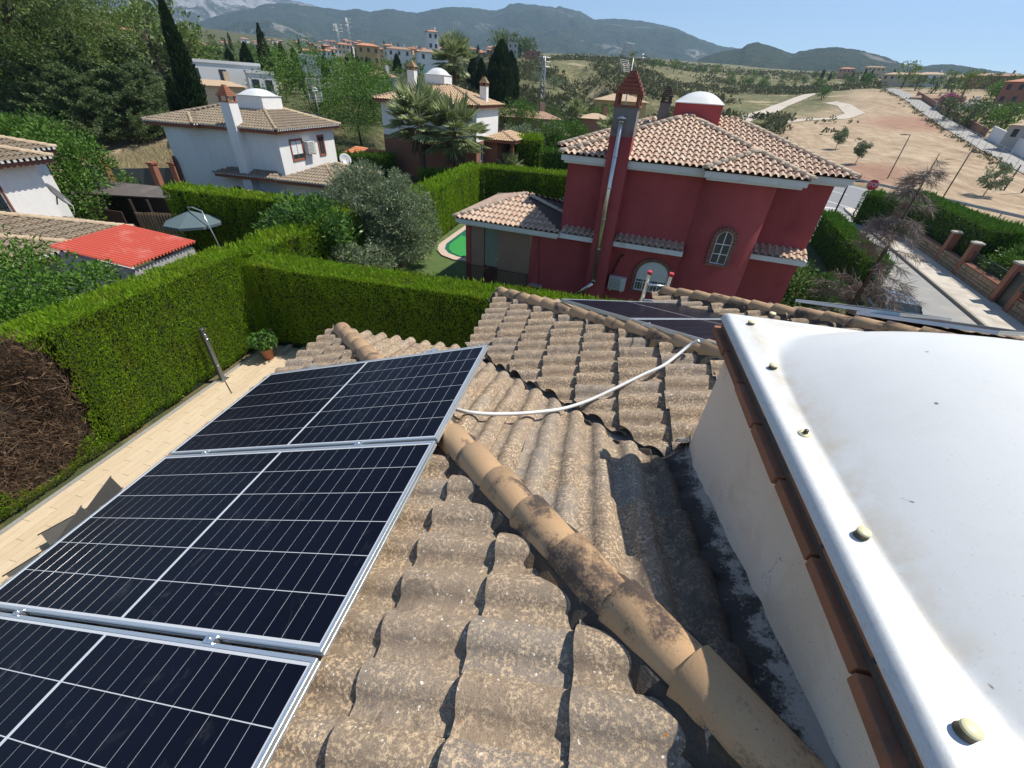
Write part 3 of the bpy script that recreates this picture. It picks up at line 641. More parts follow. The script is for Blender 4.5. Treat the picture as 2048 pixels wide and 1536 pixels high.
# the dirt track over the field
M_RUB=plain('rubble_heap',(.33,.29,.24),.95,var=.3,scale=2)
tr=[far(x,y,d) for x,y,d in ((1470,262,120),(1540,245,150),(1600,240,165),(1680,234,172),(1712,222,185),(1690,208,205),(1660,204,215))]; ribbon('dirt_track',tr,[4,4,4,5,5,4,4],M_TRACK,.10)
tr=[far(x,y,d) for x,y,d in ((1420,260,130),(1500,228,165),(1560,206,210),(1620,190,255),(1690,178,300),(1742,166,370))]; ribbon('dirt_road',tr,5.5,M_TRACK,.12)
FENCE=[far(x,y,d) for x,y,d in ((2110,372,100),(2048,345,108),(1950,298,131),(1850,240,180),(1790,205,225),(1757,178,270))]
rd=[Vector((p.x,p.y,0))+(Vector((p.y,-p.x,0)).normalized())*2.3 for p in FENCE]; ribbon('side_road',rd,4.2,plain('pale_concrete_road',(.33,.315,.285),.9,var=.1,scale=.4),.10)
# ---- mountains ------------------------------------------------------------------
def mtmat(name,green,green2,rock,rk):
    m,t,b=newmat(name); N=NT(t); p=N.pos(); big=N.noise(p,.0016,5,.6); f=N.noise(p,.02,5,.7); ff=N.noise(p,.06,3,.7)
    c=N.mix(N.step(f,.38,.62),green,green2); c=N.mix(N.math('MULTIPLY',N.step(ff,.5,.62),.6),c,tuple(q*.45 for q in green))
    g=N.n('NewGeometry'); 
    k=N.step(N.math('ADD',N.noise(N.scaled(p,(1,1,.4)),.006,6,.72,1.0),N.math('MULTIPLY',N.math('SUBTRACT',big,.5),.8)),rk,rk+.10)
    c=N.mix(N.math('MULTIPLY',k,.85),c,rock); N.l(c,b.inputs['Base Color']); b.inputs['Roughness'].default_value=1; b.inputs['Specular IOR Level'].default_value=0
    N.l(N.bump(ff,1,14),b.inputs['Normal']); return m
def mountain(name,sil,R,base,mat,depth=.45,rows=70,cols=420,seed=0,rough=1.,label=None):
    sil=np.array(sil,float); xs=np.linspace(sil[0,0],sil[-1,0],cols); ys=np.interp(xs,sil[:,0],sil[:,1]); yb=np.interp(xs,*np.array(base,float).T)
    V=np.empty((rows,cols,3))
    for i,(x,y,b) in enumerate(zip(xs,ys,yb)):
        pt=far(x,y,R); az=math.atan2(pt.x,pt.y); zb=far(x,b,R*(1-depth)).z
        for k in range(rows):
            q=k/(rows-1); r=R*(1-depth*q); z=zb+(pt.z-zb)*(1-q)**1.25; V[k,i]=(math.sin(az)*r,math.cos(az)*r,z)
    q=np.linspace(0,1,rows)[:,None]; hgt_=(V[0,:,2]-V[-1,:,2])[None]
    rg=np.abs(fbm(V[...,0]/620+seed,V[...,1]/620,5)-.48)*2; rg2=fbm(V[...,0]/160+seed,V[...,1]/160,4)-.48
    amp=np.sin(np.pi*np.clip(q*1.02,0,1))**.8
    V[...,2]+=amp*(rg*.42*hgt_-.10*hgt_)*rough+rg2*26*np.minimum(1,q*12+.15)*rough
    V[0,:,2]+=(fbm(xs/6,xs*0+seed,3)-.45)*R*.0022
    I=np.arange(rows*cols).reshape(rows,cols); F=np.stack([I[1:,:-1],I[1:,1:],I[:-1,1:],I[:-1,:-1]],-1).reshape(-1,4)
    back=V[0].copy(); back[:,:2]*=1.35; back[:,2]=0; VV=np.r_[V.reshape(-1,3),back]; I2=np.arange(cols)+rows*cols
    F=np.r_[F,np.stack([I[0,:-1],I[0,1:],I2[1:],I2[:-1]],-1)]
    me=mesh_np(name,VV,F,True); me.materials.append(mat); o=link(name,me); o['kind']='structure'; return o
SIL2=[(380,48),(440,30),(511,15),(531,7),(580,6),(630,13),(687,20.5),(715,17),(739,23),(776,17),(834,25.6),(896,13),(940,15),(992,21),(1006,17),(1019,8.5),(1036,6),(1091,12),(1112,15),(1118,12),(1163,24),(1187,39),(1231,37.6),(1282,41),(1350,56),(1399,77),(1440,92),(1485,97),(1520,104),(1560,112),(1620,125),(1700,140),(1780,150)]
M_MT=mtmat('forested_mountain',(.032,.050,.026),(.060,.072,.040),(.26,.24,.21),.64); M_MR=mtmat('rocky_mountain',(.05,.065,.04),(.085,.09,.06),(.40,.38,.36),.50); M_HL=mtmat('pine_hill',(.030,.046,.022),(.060,.068,.034),(.25,.22,.18),.68)
mountain('mountain_range',SIL2,4200,[(380,85),(700,112),(1100,130),(1400,150),(1780,165)],M_MT,seed=3,rough=1.0)
mountain('rocky_mountain',[(-900,-160),(-300,-170),(0,-130),(150,-60),(300,-45),(450,-25),(560,-5),(626,10),(690,26),(760,40)],6500,[(-900,110),(0,70),(300,70),(760,110)],M_MR,seed=9,rough=1.2,cols=360)
mountain('pine_hill',[(1395,118),(1440,104),(1485,96),(1495,88),(1515,84),(1539,90.6),(1584,107.7),(1601,102.5),(1638,95.7),(1676,94),(1724,101),(1775,114.5),(1809,128),(1840,140),(1900,160)],2300,[(1395,150),(1600,160),(1900,185)],M_HL,seed=5,rough=.6,depth=.3,cols=260)
mountain('far_hill',[(1780,150),(1833,134),(1861,130),(1895,128),(1936,133),(1980,140),(2060,152),(2300,175),(2800,250)],2700,[(1780,165),(2060,185),(2800,330)],M_HL,seed=6,rough=.5,depth=.3,cols=220)
# ================= foliage tools =============================================
def nrm(a): return a/(np.linalg.norm(a,axis=-1,keepdims=True)+1e-9)
def sprig_mesh(name,P,D,L,Wd,rng,bend=0.):
    """diamond leaves: base P, direction D, length L, width Wd"""
    n=len(P); D=nrm(D); r=nrm(rng.normal(size=(n,3))); S=nrm(np.cross(D,r)); L=np.broadcast_to(L,(n,))[:,None]; Wd=np.broadcast_to(Wd,(n,))[:,None]
    mid=P+D*L*.45; N_=np.cross(D,S)
    V=np.stack([P,mid+S*Wd*.5+N_*L*bend,P+D*L,mid-S*Wd*.5+N_*L*bend],1).reshape(-1,3)
    F=np.arange(4*n).reshape(n,4); return V,F
def leafy(name,V,F,mat,parent):
    o_=np.array(org(parent)) if parent is not None else 0
    me=mesh_np(name,V-o_,F); me.materials.append(mat); return link(name,me,parent,Matrix.Translation(org(parent)) if parent is not None else None)
L_HEDGE=leafmat('cypress_hedge_green',(.15,.285,.010),(.28,.44,.024),c3=(.23,.33,.016),trans=.42,c4=(.20,.22,.03)); L_HEDGE_D=leafmat('dark_hedge_green',(.06,.145,.012),(.13,.25,.026))
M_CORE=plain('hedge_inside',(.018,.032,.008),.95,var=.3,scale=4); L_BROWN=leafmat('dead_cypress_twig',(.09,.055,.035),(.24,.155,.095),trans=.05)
M_BARK=plain('bark',(.11,.08,.055),.95,var=.3,scale=7,bump=.9,bdist=.02); M_BARKG=plain('grey_bark',(.17,.145,.115),.95,var=.3,scale=7,bump=.9,bdist=.02)
def hedge(x0,x1,y0,y1,z0,h,label,rz=0,piv=None,dens=420,L=.13,mat=None,hole=None,group='clipped cypress hedges',seed=1,rough=.12,faces='LRFBT',topup=.10,tight=False):
    rng=np.random.default_rng(seed); mat=mat or L_HEDGE; c=Vector(((x0+x1)/2,(y0+y1)/2,z0)); e=empty('hedge',c,label,'hedge',group)
    P=[];D=[]
    def face(n,o,a,b,nm,top=False):
        o,a,b,nm=map(np.array,(o,a,b,nm)); la,lb=np.linalg.norm(a),np.linalg.norm(b); k=int(la*lb*dens*n)
        s,t=rng.random(k),rng.random(k); q=o+np.outer(s,a)+np.outer(t,b)
        al=s*la; 
        if top: dep=.05*(fbm(q[:,0]*2.2,q[:,1]*2.2,3)-.5)*2+rng.normal(0,.03,k); q=q+np.outer(dep,nm)
        else:
            v=fbm(al*1.5+seed*7,t*lb*.35+seed,3); v2=vnoise(al*5+seed,t*lb*.8); dep=-(np.clip(v-.46,0,1)*rough*5.5)-rough*.5*v2-np.abs(rng.normal(0,.035,k)); dep-= .16*np.clip((.35-t*lb)/.35,0,1); q=q+np.outer(dep,nm)
        d=np.outer(np.ones(k),np.array((0,0,1.)))*(.9 if not top else .8)+np.outer(np.ones(k),nm)*(.42 if not top else .1)+rng.normal(0,.33,(k,3))
        P.append(q);D.append(d)
    if 'R' in faces: face(1,(x1,y0,z0),(0,y1-y0,0),(0,0,h),(1,0,0))
    if 'L' in faces: face(.35,(x0,y0,z0),(0,y1-y0,0),(0,0,h),(-1,0,0))
    if 'F' in faces: face(1,(x0,y0,z0),(x1-x0,0,0),(0,0,h),(0,-1,0))
    if 'B' in faces: face(.35,(x0,y1,z0),(x1-x0,0,0),(0,0,h),(0,1,0))
    face(1.3,(x0,y0,z0+h),(x1-x0,0,0),(0,y1-y0,0),(0,0,1),True)
    k=int((x1-x0)*(y1-y0)*34*(dens/600)**.5); q=np.stack([rng.uniform(x0,x1,k),rng.uniform(y0,y1,k),np.full(k,z0+h)+rng.uniform(0,.10,k)*rng.random(k)],1); P.append(q); D.append(np.stack([rng.normal(0,.25,k),rng.normal(0,.25,k),np.full(k,1.6)],1)); nst=k
    P=np.concatenate(P);D=np.concatenate(D)
    keep=np.ones(len(P),bool)
    if hole is not None:
        hy,hz_,ry,rz_=hole; dd=((P[:,1]-hy)/ry)**2+((P[:,2]-hz_)/rz_)**2+(fbm(P[:,1]*2.2,P[:,2]*2.2,3)-.5)*1.1
        keep=(dd>1)|(P[:,0]<x1-.45)
    Ls=L*rng.uniform(.6,1.25,len(P)); Ls[-nst:]*=1.9
    if rz: 
        A=np.array(Matrix.Rotation(rz,3,'Z')); pv=np.array(piv); P=(P-pv)@A.T+pv; D=D@A.T
    V,F=sprig_mesh('f',P[keep],D[keep],Ls[keep],Ls[keep]*.34,rng); leafy('foliage',V,F,mat,e)
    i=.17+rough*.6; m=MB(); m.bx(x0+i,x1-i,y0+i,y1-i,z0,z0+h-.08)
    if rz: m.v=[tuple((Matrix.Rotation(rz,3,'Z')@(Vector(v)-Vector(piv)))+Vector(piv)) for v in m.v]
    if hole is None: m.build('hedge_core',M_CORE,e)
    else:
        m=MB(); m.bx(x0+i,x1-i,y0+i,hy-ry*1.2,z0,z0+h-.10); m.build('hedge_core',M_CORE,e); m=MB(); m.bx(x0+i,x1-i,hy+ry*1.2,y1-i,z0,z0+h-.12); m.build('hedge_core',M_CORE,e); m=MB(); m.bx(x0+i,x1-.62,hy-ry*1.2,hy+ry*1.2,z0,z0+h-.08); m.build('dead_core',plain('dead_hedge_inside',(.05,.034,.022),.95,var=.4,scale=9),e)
        k=9000; s=rng.uniform(-1.05,1.05,k); t=rng.uniform(-1.05,1.05,k); ok=s*s+t*t<1.12; s,t=s[ok],t[ok]; k=len(s)
        q=np.stack([x1-.06-.55*np.clip(1-(s*s+t*t),0,1)-rng.random(k)*.25,hy+s*ry,hz_+t*rz_],1)
        d=np.stack([rng.normal(.15,.25,k),rng.normal(-.25,.5,k),np.abs(rng.normal(.7,.4,k))],1); l=rng.uniform(.10,.42,k)
        V,F=sprig_mesh('t',q,d,l,rng.uniform(.008,.03,k),rng); leafy('dead_twigs',V,F,L_BROWN,e)
    return e
def clump_tree(name,base,h,crown,label,cat,mat,bark=None,n=6000,leaf=.12,aspect=.45,nclump=60,group=None,seed=1,trunk_r=.12,up=.2,droop=0.,flat=0.,shape=1.0,hole=.25,parts=True,trunks=1):
    """trunk with limbs, crown of leaf clumps: crown=(rx,ry,rz,cz)"""
    rng=np.random.default_rng(seed); base=Vector(base); rx,ry,rz_,cz=crown; e=empty(name,base,label,cat,group)
    u=nrm(rng.normal(size=(nclump,3))); rad=rng.random(nclump)**(1/3)*.85+.1; C=u*rad[:,None]*np.array([rx,ry,rz_])
    if shape!=1.0: zz=(C[:,2]/rz_+1)/2; k=np.interp(zz,[0,.25,.6,1],[.75,1.1,.9,.35]); C[:,:2]*=(k**shape)[:,None]
    C+=np.array([0,0,cz]); sz=rng.uniform(.5,1.15,nclump)*.30*((rx*ry*rz_)**(1/3))*(60/nclump)**.25
    per=n//nclump; P=[];D=[]
    for c,s in zip(C,sz):
        v=nrm(rng.normal(size=(per,3))); r=(rng.random(per)**.45)*s; q=c+v*r[:,None]*np.array([1.15,1.15,.8]); P.append(q)
        out=v*.9+nrm(c-np.array([0,0,cz*.7]))*.4; d=out+rng.normal(0,.5,(per,3)); d[:,2]+=up-droop; D.append(d)
    P=np.concatenate(P)+np.array(base);D=np.concatenate(D); L=leaf*rng.uniform(.6,1.3,len(P))
    V,F=sprig_mesh('c',P,D,L,L*aspect,rng,bend=.06); leafy('crown',V,F,mat,e)
    m=MB(); bark=bark or M_BARK
    for k in range(trunks):
        a=rng.uniform(0,6.28); off=Vector((math.cos(a),math.sin(a),0))*(trunk_r*1.3 if trunks>1 else 0)
        top=base+Vector((rng.normal(0,.1)*rx,rng.normal(0,.1)*ry,cz)); mid=(base+top)/2+Vector((rng.normal(0,.06)*h,rng.normal(0,.06)*h,0))*.5
        m.tube([base+off-Vector((0,0,.2)),mid+off,top+off],[trunk_r,trunk_r*.75,trunk_r*.45],7)
        for c in C[rng.choice(nclump,min(nclump,9 if trunks==1 else 5),False)]:
            t=rng.uniform(.35,.8); s=base+(top-base)*t; eN=base+Vector(c); m.tube([s,(s+eN)/2+Vector((0,0,.08*h)),eN],[trunk_r*.4,trunk_r*.25,trunk_r*.08],5)
    m.build('trunk',bark,e); return e
def cypress(base,h,r,label,mat,n=2600,leaf=.35,group='slender cypress trees',seed=1,name='cypress_tree'):
    rng=np.random.default_rng(seed); base=Vector(base); e=empty(name,base,label,'tree',group)
    t=rng.random(n)**.85; prof=np.interp(t,[0,.06,.25,.55,.85,1],[.35,.75,1,.85,.42,.05])*r; a=rng.random(n)*6.283
    lump=1-.5*fbm(a*1.6+seed,t*9,3); rr=prof*(rng.random(n)**.3)*lump
    P=np.stack([np.cos(a)*rr,np.sin(a)*rr,.04*h+t*h*.96],1)+np.array(base); D=np.stack([np.cos(a)*.33,np.sin(a)*.33,np.full(n,1.)],1)+rng.normal(0,.2,(n,3))
    L=leaf*rng.uniform(.6,1.3,n)*np.interp(t,[0,.8,1],[1,.8,.5]); V,F=sprig_mesh('c',P,D,L,L*.38,rng); leafy('crown',V,F,mat,e)
    m=MB(); m.tube([base-Vector((0,0,.2)),base+Vector((0,0,h*.5)),base+Vector((0,0,h*.93))],[r*.22,r*.16,r*.03],6); m.build('trunk',M_BARK,e); return e
def move_copy(src,loc,label,sc=1.,rz=0.,group=None):
    c=copy_tree(src); c.location=loc; c.scale=(sc,sc,sc*random.uniform(.95,1.05)); c.rotation_euler=(0,0,rz); c['label']=label
    if group: c['group']=group
    return c
# ================= terrace and our hedges ====================================
ter=MB(); ter.bx(-11.5,X1+.42,-5,11.6,-.30,.0); M_GROUT=plain('sand_grout',(.36,.29,.20),.9,var=.1,scale=5); terrace=struct('terrace',ter,M_GROUT)
def plankmat():
    m,t,b=newmat('wood_look_floor_tile'); N=NT(t); p=N.pos(); r=N.rnd()
    g=N.noise(N.scaled(p,(9,.9,9)),2.2,5,.65,.6); c=N.mix(g,(.43,.32,.20),(.62,.50,.345)); c=N.mix(N.math('MULTIPLY',r,.35),c,(.66,.55,.40)); c=N.mix(N.math('MULTIPLY',N.step(N.noise(N.scaled(p,(22,1.4,22)),2,4,.7),.58,.68),.4),c,(.27,.18,.10))
    N.l(c,b.inputs['Base Color']); b.inputs['Roughness'].default_value=.62; return m
M_PLANK=plankmat(); k=0; pm=MB(); pm.box((0,0,.004),(.194,1.192,.012)); PLANK=pm.mesh('floor_tile'); PLANK.materials.append(M_PLANK)
for i in range(30):
    for j in range(11):
        x=-11.39+i*.2; y=.4+j*1.2+(.4*(i%3)); 
        if y>11.2 or k>=298: continue
        link('floor_tile',PLANK,terrace,Matrix.Translation((x,y,0))); k+=1
m=MB(); m.bx(-11.62,-11.5,-5,11.6,-.2,.012); m.build('border_stones',plain('pale_gravel_edge',(.36,.35,.32),.9,var=.4,scale=22,bump=.8,bdist=.02),terrace)
hedge(-12.75,-11.66,-3,11.75,0,3.45,'tall bright green clipped hedge along the left of the terrace, with a dead brown gap',dens=1500,L=.085,hole=(4.35,2.05,1.35,1.85),seed=3,rough=.075,faces='RLFB')
hedge(-11.7,2.5,11.55,12.75,0,3.1,'bright topped clipped hedge crossing behind the end of the terrace',dens=1300,L=.085,seed=4,rough=.08)
hedge(-13.7,-12.2,12.9,20.6,-.6,3.55,'clipped hedge running back from the terrace corner towards the white house',dens=420,L=.14,seed=5)
hedge(-26,-14.2,21.9,23.2,-1.3,3.8,'long dark clipped hedge in front of the white two storey house',dens=420,L=.15,seed=6)
hedge(-12.0,-10.45,23.6,38.4,-.3,3.3,'tall clipped hedge beyond the pool, sunlit on its garden side',dens=330,L=.16,seed=7,rough=.13)
hedge(-10.4,3.5,37.3,38.9,-.2,3.2,'shaded clipped hedge behind the red house lawn',dens=330,L=.16,seed=8,mat=L_HEDGE)
# ================= neighbour houses: shared builders ===========================
class Fr:
    """local frame: u along the front, v into the house, w up; yaw turns u away from +x"""
    def __init__(s,O,yaw): s.O=Vector(O); s.R=Matrix.Rotation(yaw,3,'Z'); s.yaw=yaw
    def p(s,u,v,w=0): return s.O+s.R@Vector((u,v,w))
    def d(s,u,v,w=0): return s.R@Vector((u,v,w))
    def put(s,mb): mb.v=[tuple(s.p(*q)) for q in mb.v]; return mb
    def loc(s,P): q=s.R.transposed()@(Vector(P)-s.O); return q
class Roof:
    """hip roof over a union of rectangles (u0,u1,v0,v1), all eaves at height z0"""
    def __init__(s,fr,rects,z0,sl=.324): s.f=fr; s.r=rects; s.z0=z0; s.s=sl; s.k=1/math.sqrt(1+sl*sl)
    def pl(s,u,v):
        best=None
        for (a,b,c,d) in s.r:
            ds=((u-a,('L',a)),(b-u,('R',b)),(v-c,('F',c)),(d-v,('B',d))); m=min(ds,key=lambda q:q[0])
            if best is None or m[0]>best[0]: best=m
        return best
    def z(s,u,v): return s.z0+s.s*s.pl(u,v)[0]
    def lin(s,pid):                       # distance = au*u+av*v+c
        k,o=pid; return {'L':(1,0,-o),'R':(-1,0,o),'F':(0,1,-o),'B':(0,-1,o)}[k]
    def tiles(s,parent,planes,w,row,me,budget,prefer=lambda u,v:True,lo=0,hi=99,over=.06,name='roof_tile'):
        f=s.f; rest=[]
        for pid in planes:
            k,o=pid; dirs={'L':(-1,0),'R':(1,0),'F':(0,-1),'B':(0,1)}[k]; dn=Vector((*dirs,0)); V=Vector((-dn.x*s.k,-dn.y*s.k,s.s*s.k)); U=Vector((-dn.y,dn.x,0)); N=U.cross(V)
            us=[q for r in s.r for q in (r[0],r[1])]; vs_=[q for r in s.r for q in (r[2],r[3])]
            mid=Vector((o,0,0)) if k in 'LR' else Vector((0,o,0)); rngU=[Vector((a,b,0)).dot(U) for a in (min(us),max(us)) for b in (min(vs_),max(vs_))]
            n0=int(math.floor(min(rngU)/w))-1; n1=int(math.ceil(max(rngU)/w))+1; rows=int(max(max(us)-min(us),max(vs_)-min(vs_))/2/(row*s.k))+2
            for iv in range(rows):
                for iu in range(n0,n1):
                    P=Vector((mid.x,mid.y,s.z0))+dn*over+Vector((0,0,-over*s.s))+U*(iu*w)+V*(iv*row)
                    ch=[P+V*row*.15*(iv>0),P+U*w+V*row*.15*(iv>0),P+V*row*1.1,P+U*w+V*row*1.1]
                    if iv==0: ch[0]=ch[0]+V*over*1.3; ch[1]=ch[1]+V*over*1.3
                    ids=[s.pl(q.x,q.y) for q in ch]; okk=[i[1]==pid and i[0]>-.02 for i in ids]
                    if not any(okk): continue
                    pc=(ch[0]+ch[3])/2
                    if not(lo<=ids[0][0]<=hi): pass
                    mw=Matrix.Translation(f.p(*P))@Matrix((f.d(*U),f.d(*V),f.d(*N))).transposed().to_4x4()
                    mw=mw@Matrix.Translation((random.gauss(0,.003),random.gauss(0,.006),0))@Matrix.Rotation(random.gauss(0,.01),4,'Z')
                    pref=budget[0]>0 and prefer(pc.x,pc.y)
                    if all(okk):
                        if pref: link(name,me,parent,mw); budget[0]-=1
                        else: rest.append((me,mw))
                    else:
                        cuts=[]; good=ch[okk.index(True)]; a1=s.lin(pid)
                        for i_,(dist,q) in enumerate(ids):
                            if q==pid or dist<-.02: continue
                            a2=s.lin(q); L=(a1[0]-a2[0],a1[1]-a2[1]); c=a1[2]-a2[2]
                            if abs(L[0])+abs(L[1])<.5: continue
                            sg=1 if L[0]*good.x+L[1]*good.y+c>0 else -1
                            n=f.d(L[0]*sg,L[1]*sg); d=-c*sg+n.dot(f.O); 
                            if (n,d) not in cuts: cuts.append((n,d))
                        kx=clip_mesh(me,mw,cuts) if cuts else None
                        if kx is not None and len(kx.polygons): rest.append((kx,Matrix.Identity(4)))
        return rest
    def deck(s,parent,mat,step=.3,drop=.03,name='roof_deck'):
        u0=min(r[0] for r in s.r);u1=max(r[1] for r in s.r);v0=min(r[2] for r in s.r);v1=max(r[3] for r in s.r)
        us=sorted(set([round(q,3) for q in np.arange(u0,u1,step)]+[q for r in s.r for q in r[:2]])); vs_=sorted(set([round(q,3) for q in np.arange(v0,v1,step)]+[q for r in s.r for q in r[2:]]))
        m=MB(); V=[]; id_={}
        for j,v in enumerate(vs_):
            for i,u in enumerate(us): id_[i,j]=len(V); V.append(s.f.p(u,v,s.z(u,v)-drop))
        F=[]
        for j in range(len(vs_)-1):
            for i in range(len(us)-1):
                if s.pl((us[i]+us[i+1])/2,(vs_[j]+vs_[j+1])/2)[0]>-.001: F.append((id_[i,j],id_[i+1,j],id_[i+1,j+1],id_[i,j+1]))
        m.add(V,F); return m.build(name,mat,parent)
    def ridge(s,parent,runs,me,step=.33,lift=.03,name='ridge_tile'):
        for (a,b) in runs:                    # a foot, b top (u,v)
            A=s.f.p(*a,s.z(*a)+lift); B=s.f.p(*b,s.z(*b)+lift); L=(B-A).length; g=(B-A).normalized(); U=g.cross(Vector((0,0,1))).normalized(); N=U.cross(g)
            for k in range(max(1,int(L/step))):
                o=A+g*(k*step-.03); R=Matrix((U,g,N)).transposed().to_4x4(); link(name,me,parent,Matrix.Translation(o)@R@Matrix.Rotation(-.03+random.gauss(0,.01),4,'X')@Matrix.Rotation(random.gauss(0,.02),4,'Z'))
    def slabs(s,parent,mat,z1,h=.2,inset=.04,step=True,name='cornice'):
        m=MB(); e=0
        for (a,b,c,d) in s.r:
            m.bx(a+inset+e,b-inset-e,c+inset+e,d-inset-e,z1-h,z1-e)
            if step: m.bx(a+inset+.1+e,b-inset-.1-e,c+inset+.1+e,d-inset-.1-e,z1-h-.09,z1-h+.02-e)
            e+=.003
        return s.f.put(m).build(name,mat,parent)
def tmesh(name,w,L,amp,lift,th,nh,mat,hump=.70):
    me=tile_mesh(name,w,L,amp,lift,th,nh,hump); me.materials.append(mat); return me
def ridge_small(mat,r=.10,L=.42):
    n=6;V=[];F=[]
    for (v,q) in ((0,r),(L,r*.82)):
        for i in range(n+1): a=math.pi*i/n; V.append((q*math.cos(a),v,q*math.sin(a)))
    for i in range(n): F.append((i+1,i,n+1+i,n+2+i))
    b=len(V); V.append((0,0,0)); 
    for i in range(n): F.append((i,i+1,b))
    me=bpy.data.meshes.new('ridge_tile'); me.from_pydata(V,[],F); me.polygons.foreach_set('use_smooth',[k<n for k in range(len(F))]); me.materials.append(mat); me.update(); return me
M_GLASS=None
def glass():
    global M_GLASS
    if M_GLASS is None:
        m,t,b=newmat('dark_window_glass'); b.inputs['Base Color'].default_value=(.03,.045,.05,1); b.inputs['Roughness'].default_value=.06; b.inputs['Specular IOR Level'].default_value=.6; M_GLASS=m
    return M_GLASS
def arch_pts(uc,hw,z0,zs,rise,n=10):
    P=[(uc-hw,z0),(uc+hw,z0)]
    for i in range(n+1):
        a=math.pi*i/n; P.append((uc+hw*math.cos(a),zs+rise*math.sin(a)))
    return P
def arched_window(parent,fr,uc,hw,z0,zs,rise,v,brick,framem,mull=(1,3),grille=None,shutter=None,surround=.16,proj=.05):
    """pane, frame bars, brick surround; returns the window part"""
    P=arch_pts(uc,hw,z0,zs,rise); m=MB(); m.add([(u,v-.005,z) for u,z in P],[tuple(range(len(P)))]); win=fr.put(m).build('window',glass(),parent)
    m=MB(); path=[(u,v-.02,z) for u,z in P]+[(P[0][0],v-.02,P[0][1])]; m.tube(path,.028,4,sm=False)
    top=lambda u: zs+rise*math.sqrt(max(0,1-((u-uc)/hw)**2))
    for i in range(mull[0]): u=uc-hw+2*hw*(i+1)/(mull[0]+1); m.bx(u-.016,u+.016,v-.04,v-.015,z0,top(u))
    for j in range(mull[1]-1): z=z0+(zs+rise*.6-z0)*(j+1)/mull[1]; m.bx(uc-hw,uc+hw,v-.038,v-.017,z-.014,z+.014)
    fr.put(m).build('window_frame',framem,win)
    if shutter:
        Q=[(u,z) for u,z in arch_pts(uc,hw*.96,z0+(zs-z0)*shutter,zs,rise*.96)]; m=MB(); m.add([(u,v-.011,z) for u,z in Q],[tuple(range(len(Q)))]); fr.put(m).build('blind',framem,win)
    if grille:
        m=MB(); k=11
        for i in range(k+1):
            u=uc-hw+2*hw*i/k; m.bx(u-.008,u+.008,v-.10,v-.085,z0-.02,top(u)+.02)
        for z in (z0,(z0+zs)/2,zs): m.bx(uc-hw-.02,uc+hw+.02,v-.098,v-.087,z-.009,z+.009)
        fr.put(m).build('window_grille',framem,win)
    sw=surround; n=max(9,int(math.pi*(hw+rise)/2/.11)); k=0
    def brk(u,z,ang,l,h):
        b=MB(); b.box((u,v-proj*.4,z),(l,proj+.06,h),R=Matrix.Rotation(-ang,3,'Y')); fr.put(b).build('brick',brick,win)
    for i in range(n):
        a=math.pi*(i+.5)/n; brk(uc+(hw+sw/2)*math.cos(a),zs+(rise+sw/2)*math.sin(a),math.atan2((hw+sw/2)*math.sin(a)*1,(rise+sw/2)*math.cos(a)*1) if False else a,sw,(math.pi*(hw+rise+sw)/2/n)-.012)
    kz=max(3,int((zs-z0)/.12))
    for sgn in (-1,1):
        for i in range(kz): brk(uc+sgn*(hw+sw/2),z0+(zs-z0)*(i+.5)/kz,0,sw,(zs-z0)/kz-.012)
    b=MB(); b.bx(uc-hw-sw,uc+hw+sw,v-proj-.06,v+.05,z0-.09,z0-.005); fr.put(b).build('sill',brick,win)
    return win
def rect_window(parent,fr,u0,u1,z0,z1,v,framem,trim=None,blind=0,mull=1,grille=False,axis='u'):
    """window in a wall facing -v (axis u) or facing +u (axis v: then u0,u1 run along v and v is the u position)"""
    def q(a,off,z): return (a,v-off,z) if axis=='u' else (v+off,a,z)
    def bx(m,a0,a1,o0,o1,zz0,zz1):
        A=q(a0,o0,zz0);B=q(a1,o1,zz1); m.bx(min(A[0],B[0]),max(A[0],B[0]),min(A[1],B[1]),max(A[1],B[1]),zz0,zz1)
    m=MB(); bx(m,u0,u1,-.02,.004,z0,z1); w=fr.put(m).build('window',glass(),parent)
    m=MB(); t=.05
    for (a,b,c,d) in ((u0,u1,z0,z0+t),(u0,u1,z1-t,z1),(u0,u0+t,z0+t,z1-t),(u1-t,u1,z0+t,z1-t)): bx(m,a,b,.002,.03,c,d)
    for i in range(mull): a=u0+(u1-u0)*(i+1)/(mull+1); bx(m,a-.02,a+.02,.002,.028,z0+t,z1-t)
    fr.put(m).build('window_frame',framem,w)
    if blind: m=MB(); bx(m,u0+t,u1-t,.004,.015,z1-(z1-z0)*blind,z1-t); fr.put(m).build('blind',plain('white_roller_blind',(.72,.72,.70),.7,var=.05),w)
    if trim:
        m=MB(); s=.10
        for (a,b,c,d) in ((u0-s,u1+s,z0-s,z0-.002),(u0-s,u1+s,z1+.002,z1+s),(u0-s,u0-.002,z0,z1),(u1+.002,u1+s,z0,z1)): bx(m,a,b,-.02,.055,c,d)
        fr.put(m).build('window_trim',trim,w)
    if grille:
        m=MB(); k=max(3,int((u1-u0)/.12))
        for i in range(k+1): a=u0+(u1-u0)*i/k; bx(m,a-.008,a+.008,.09,.106,z0,z1)
        bx(m,u0,u1,.092,.104,(z0+z1)/2-.01,(z0+z1)/2+.01); fr.put(m).build('window_grille',plain('black_iron',(.02,.02,.022),.5,metal=.5),w)
    return w
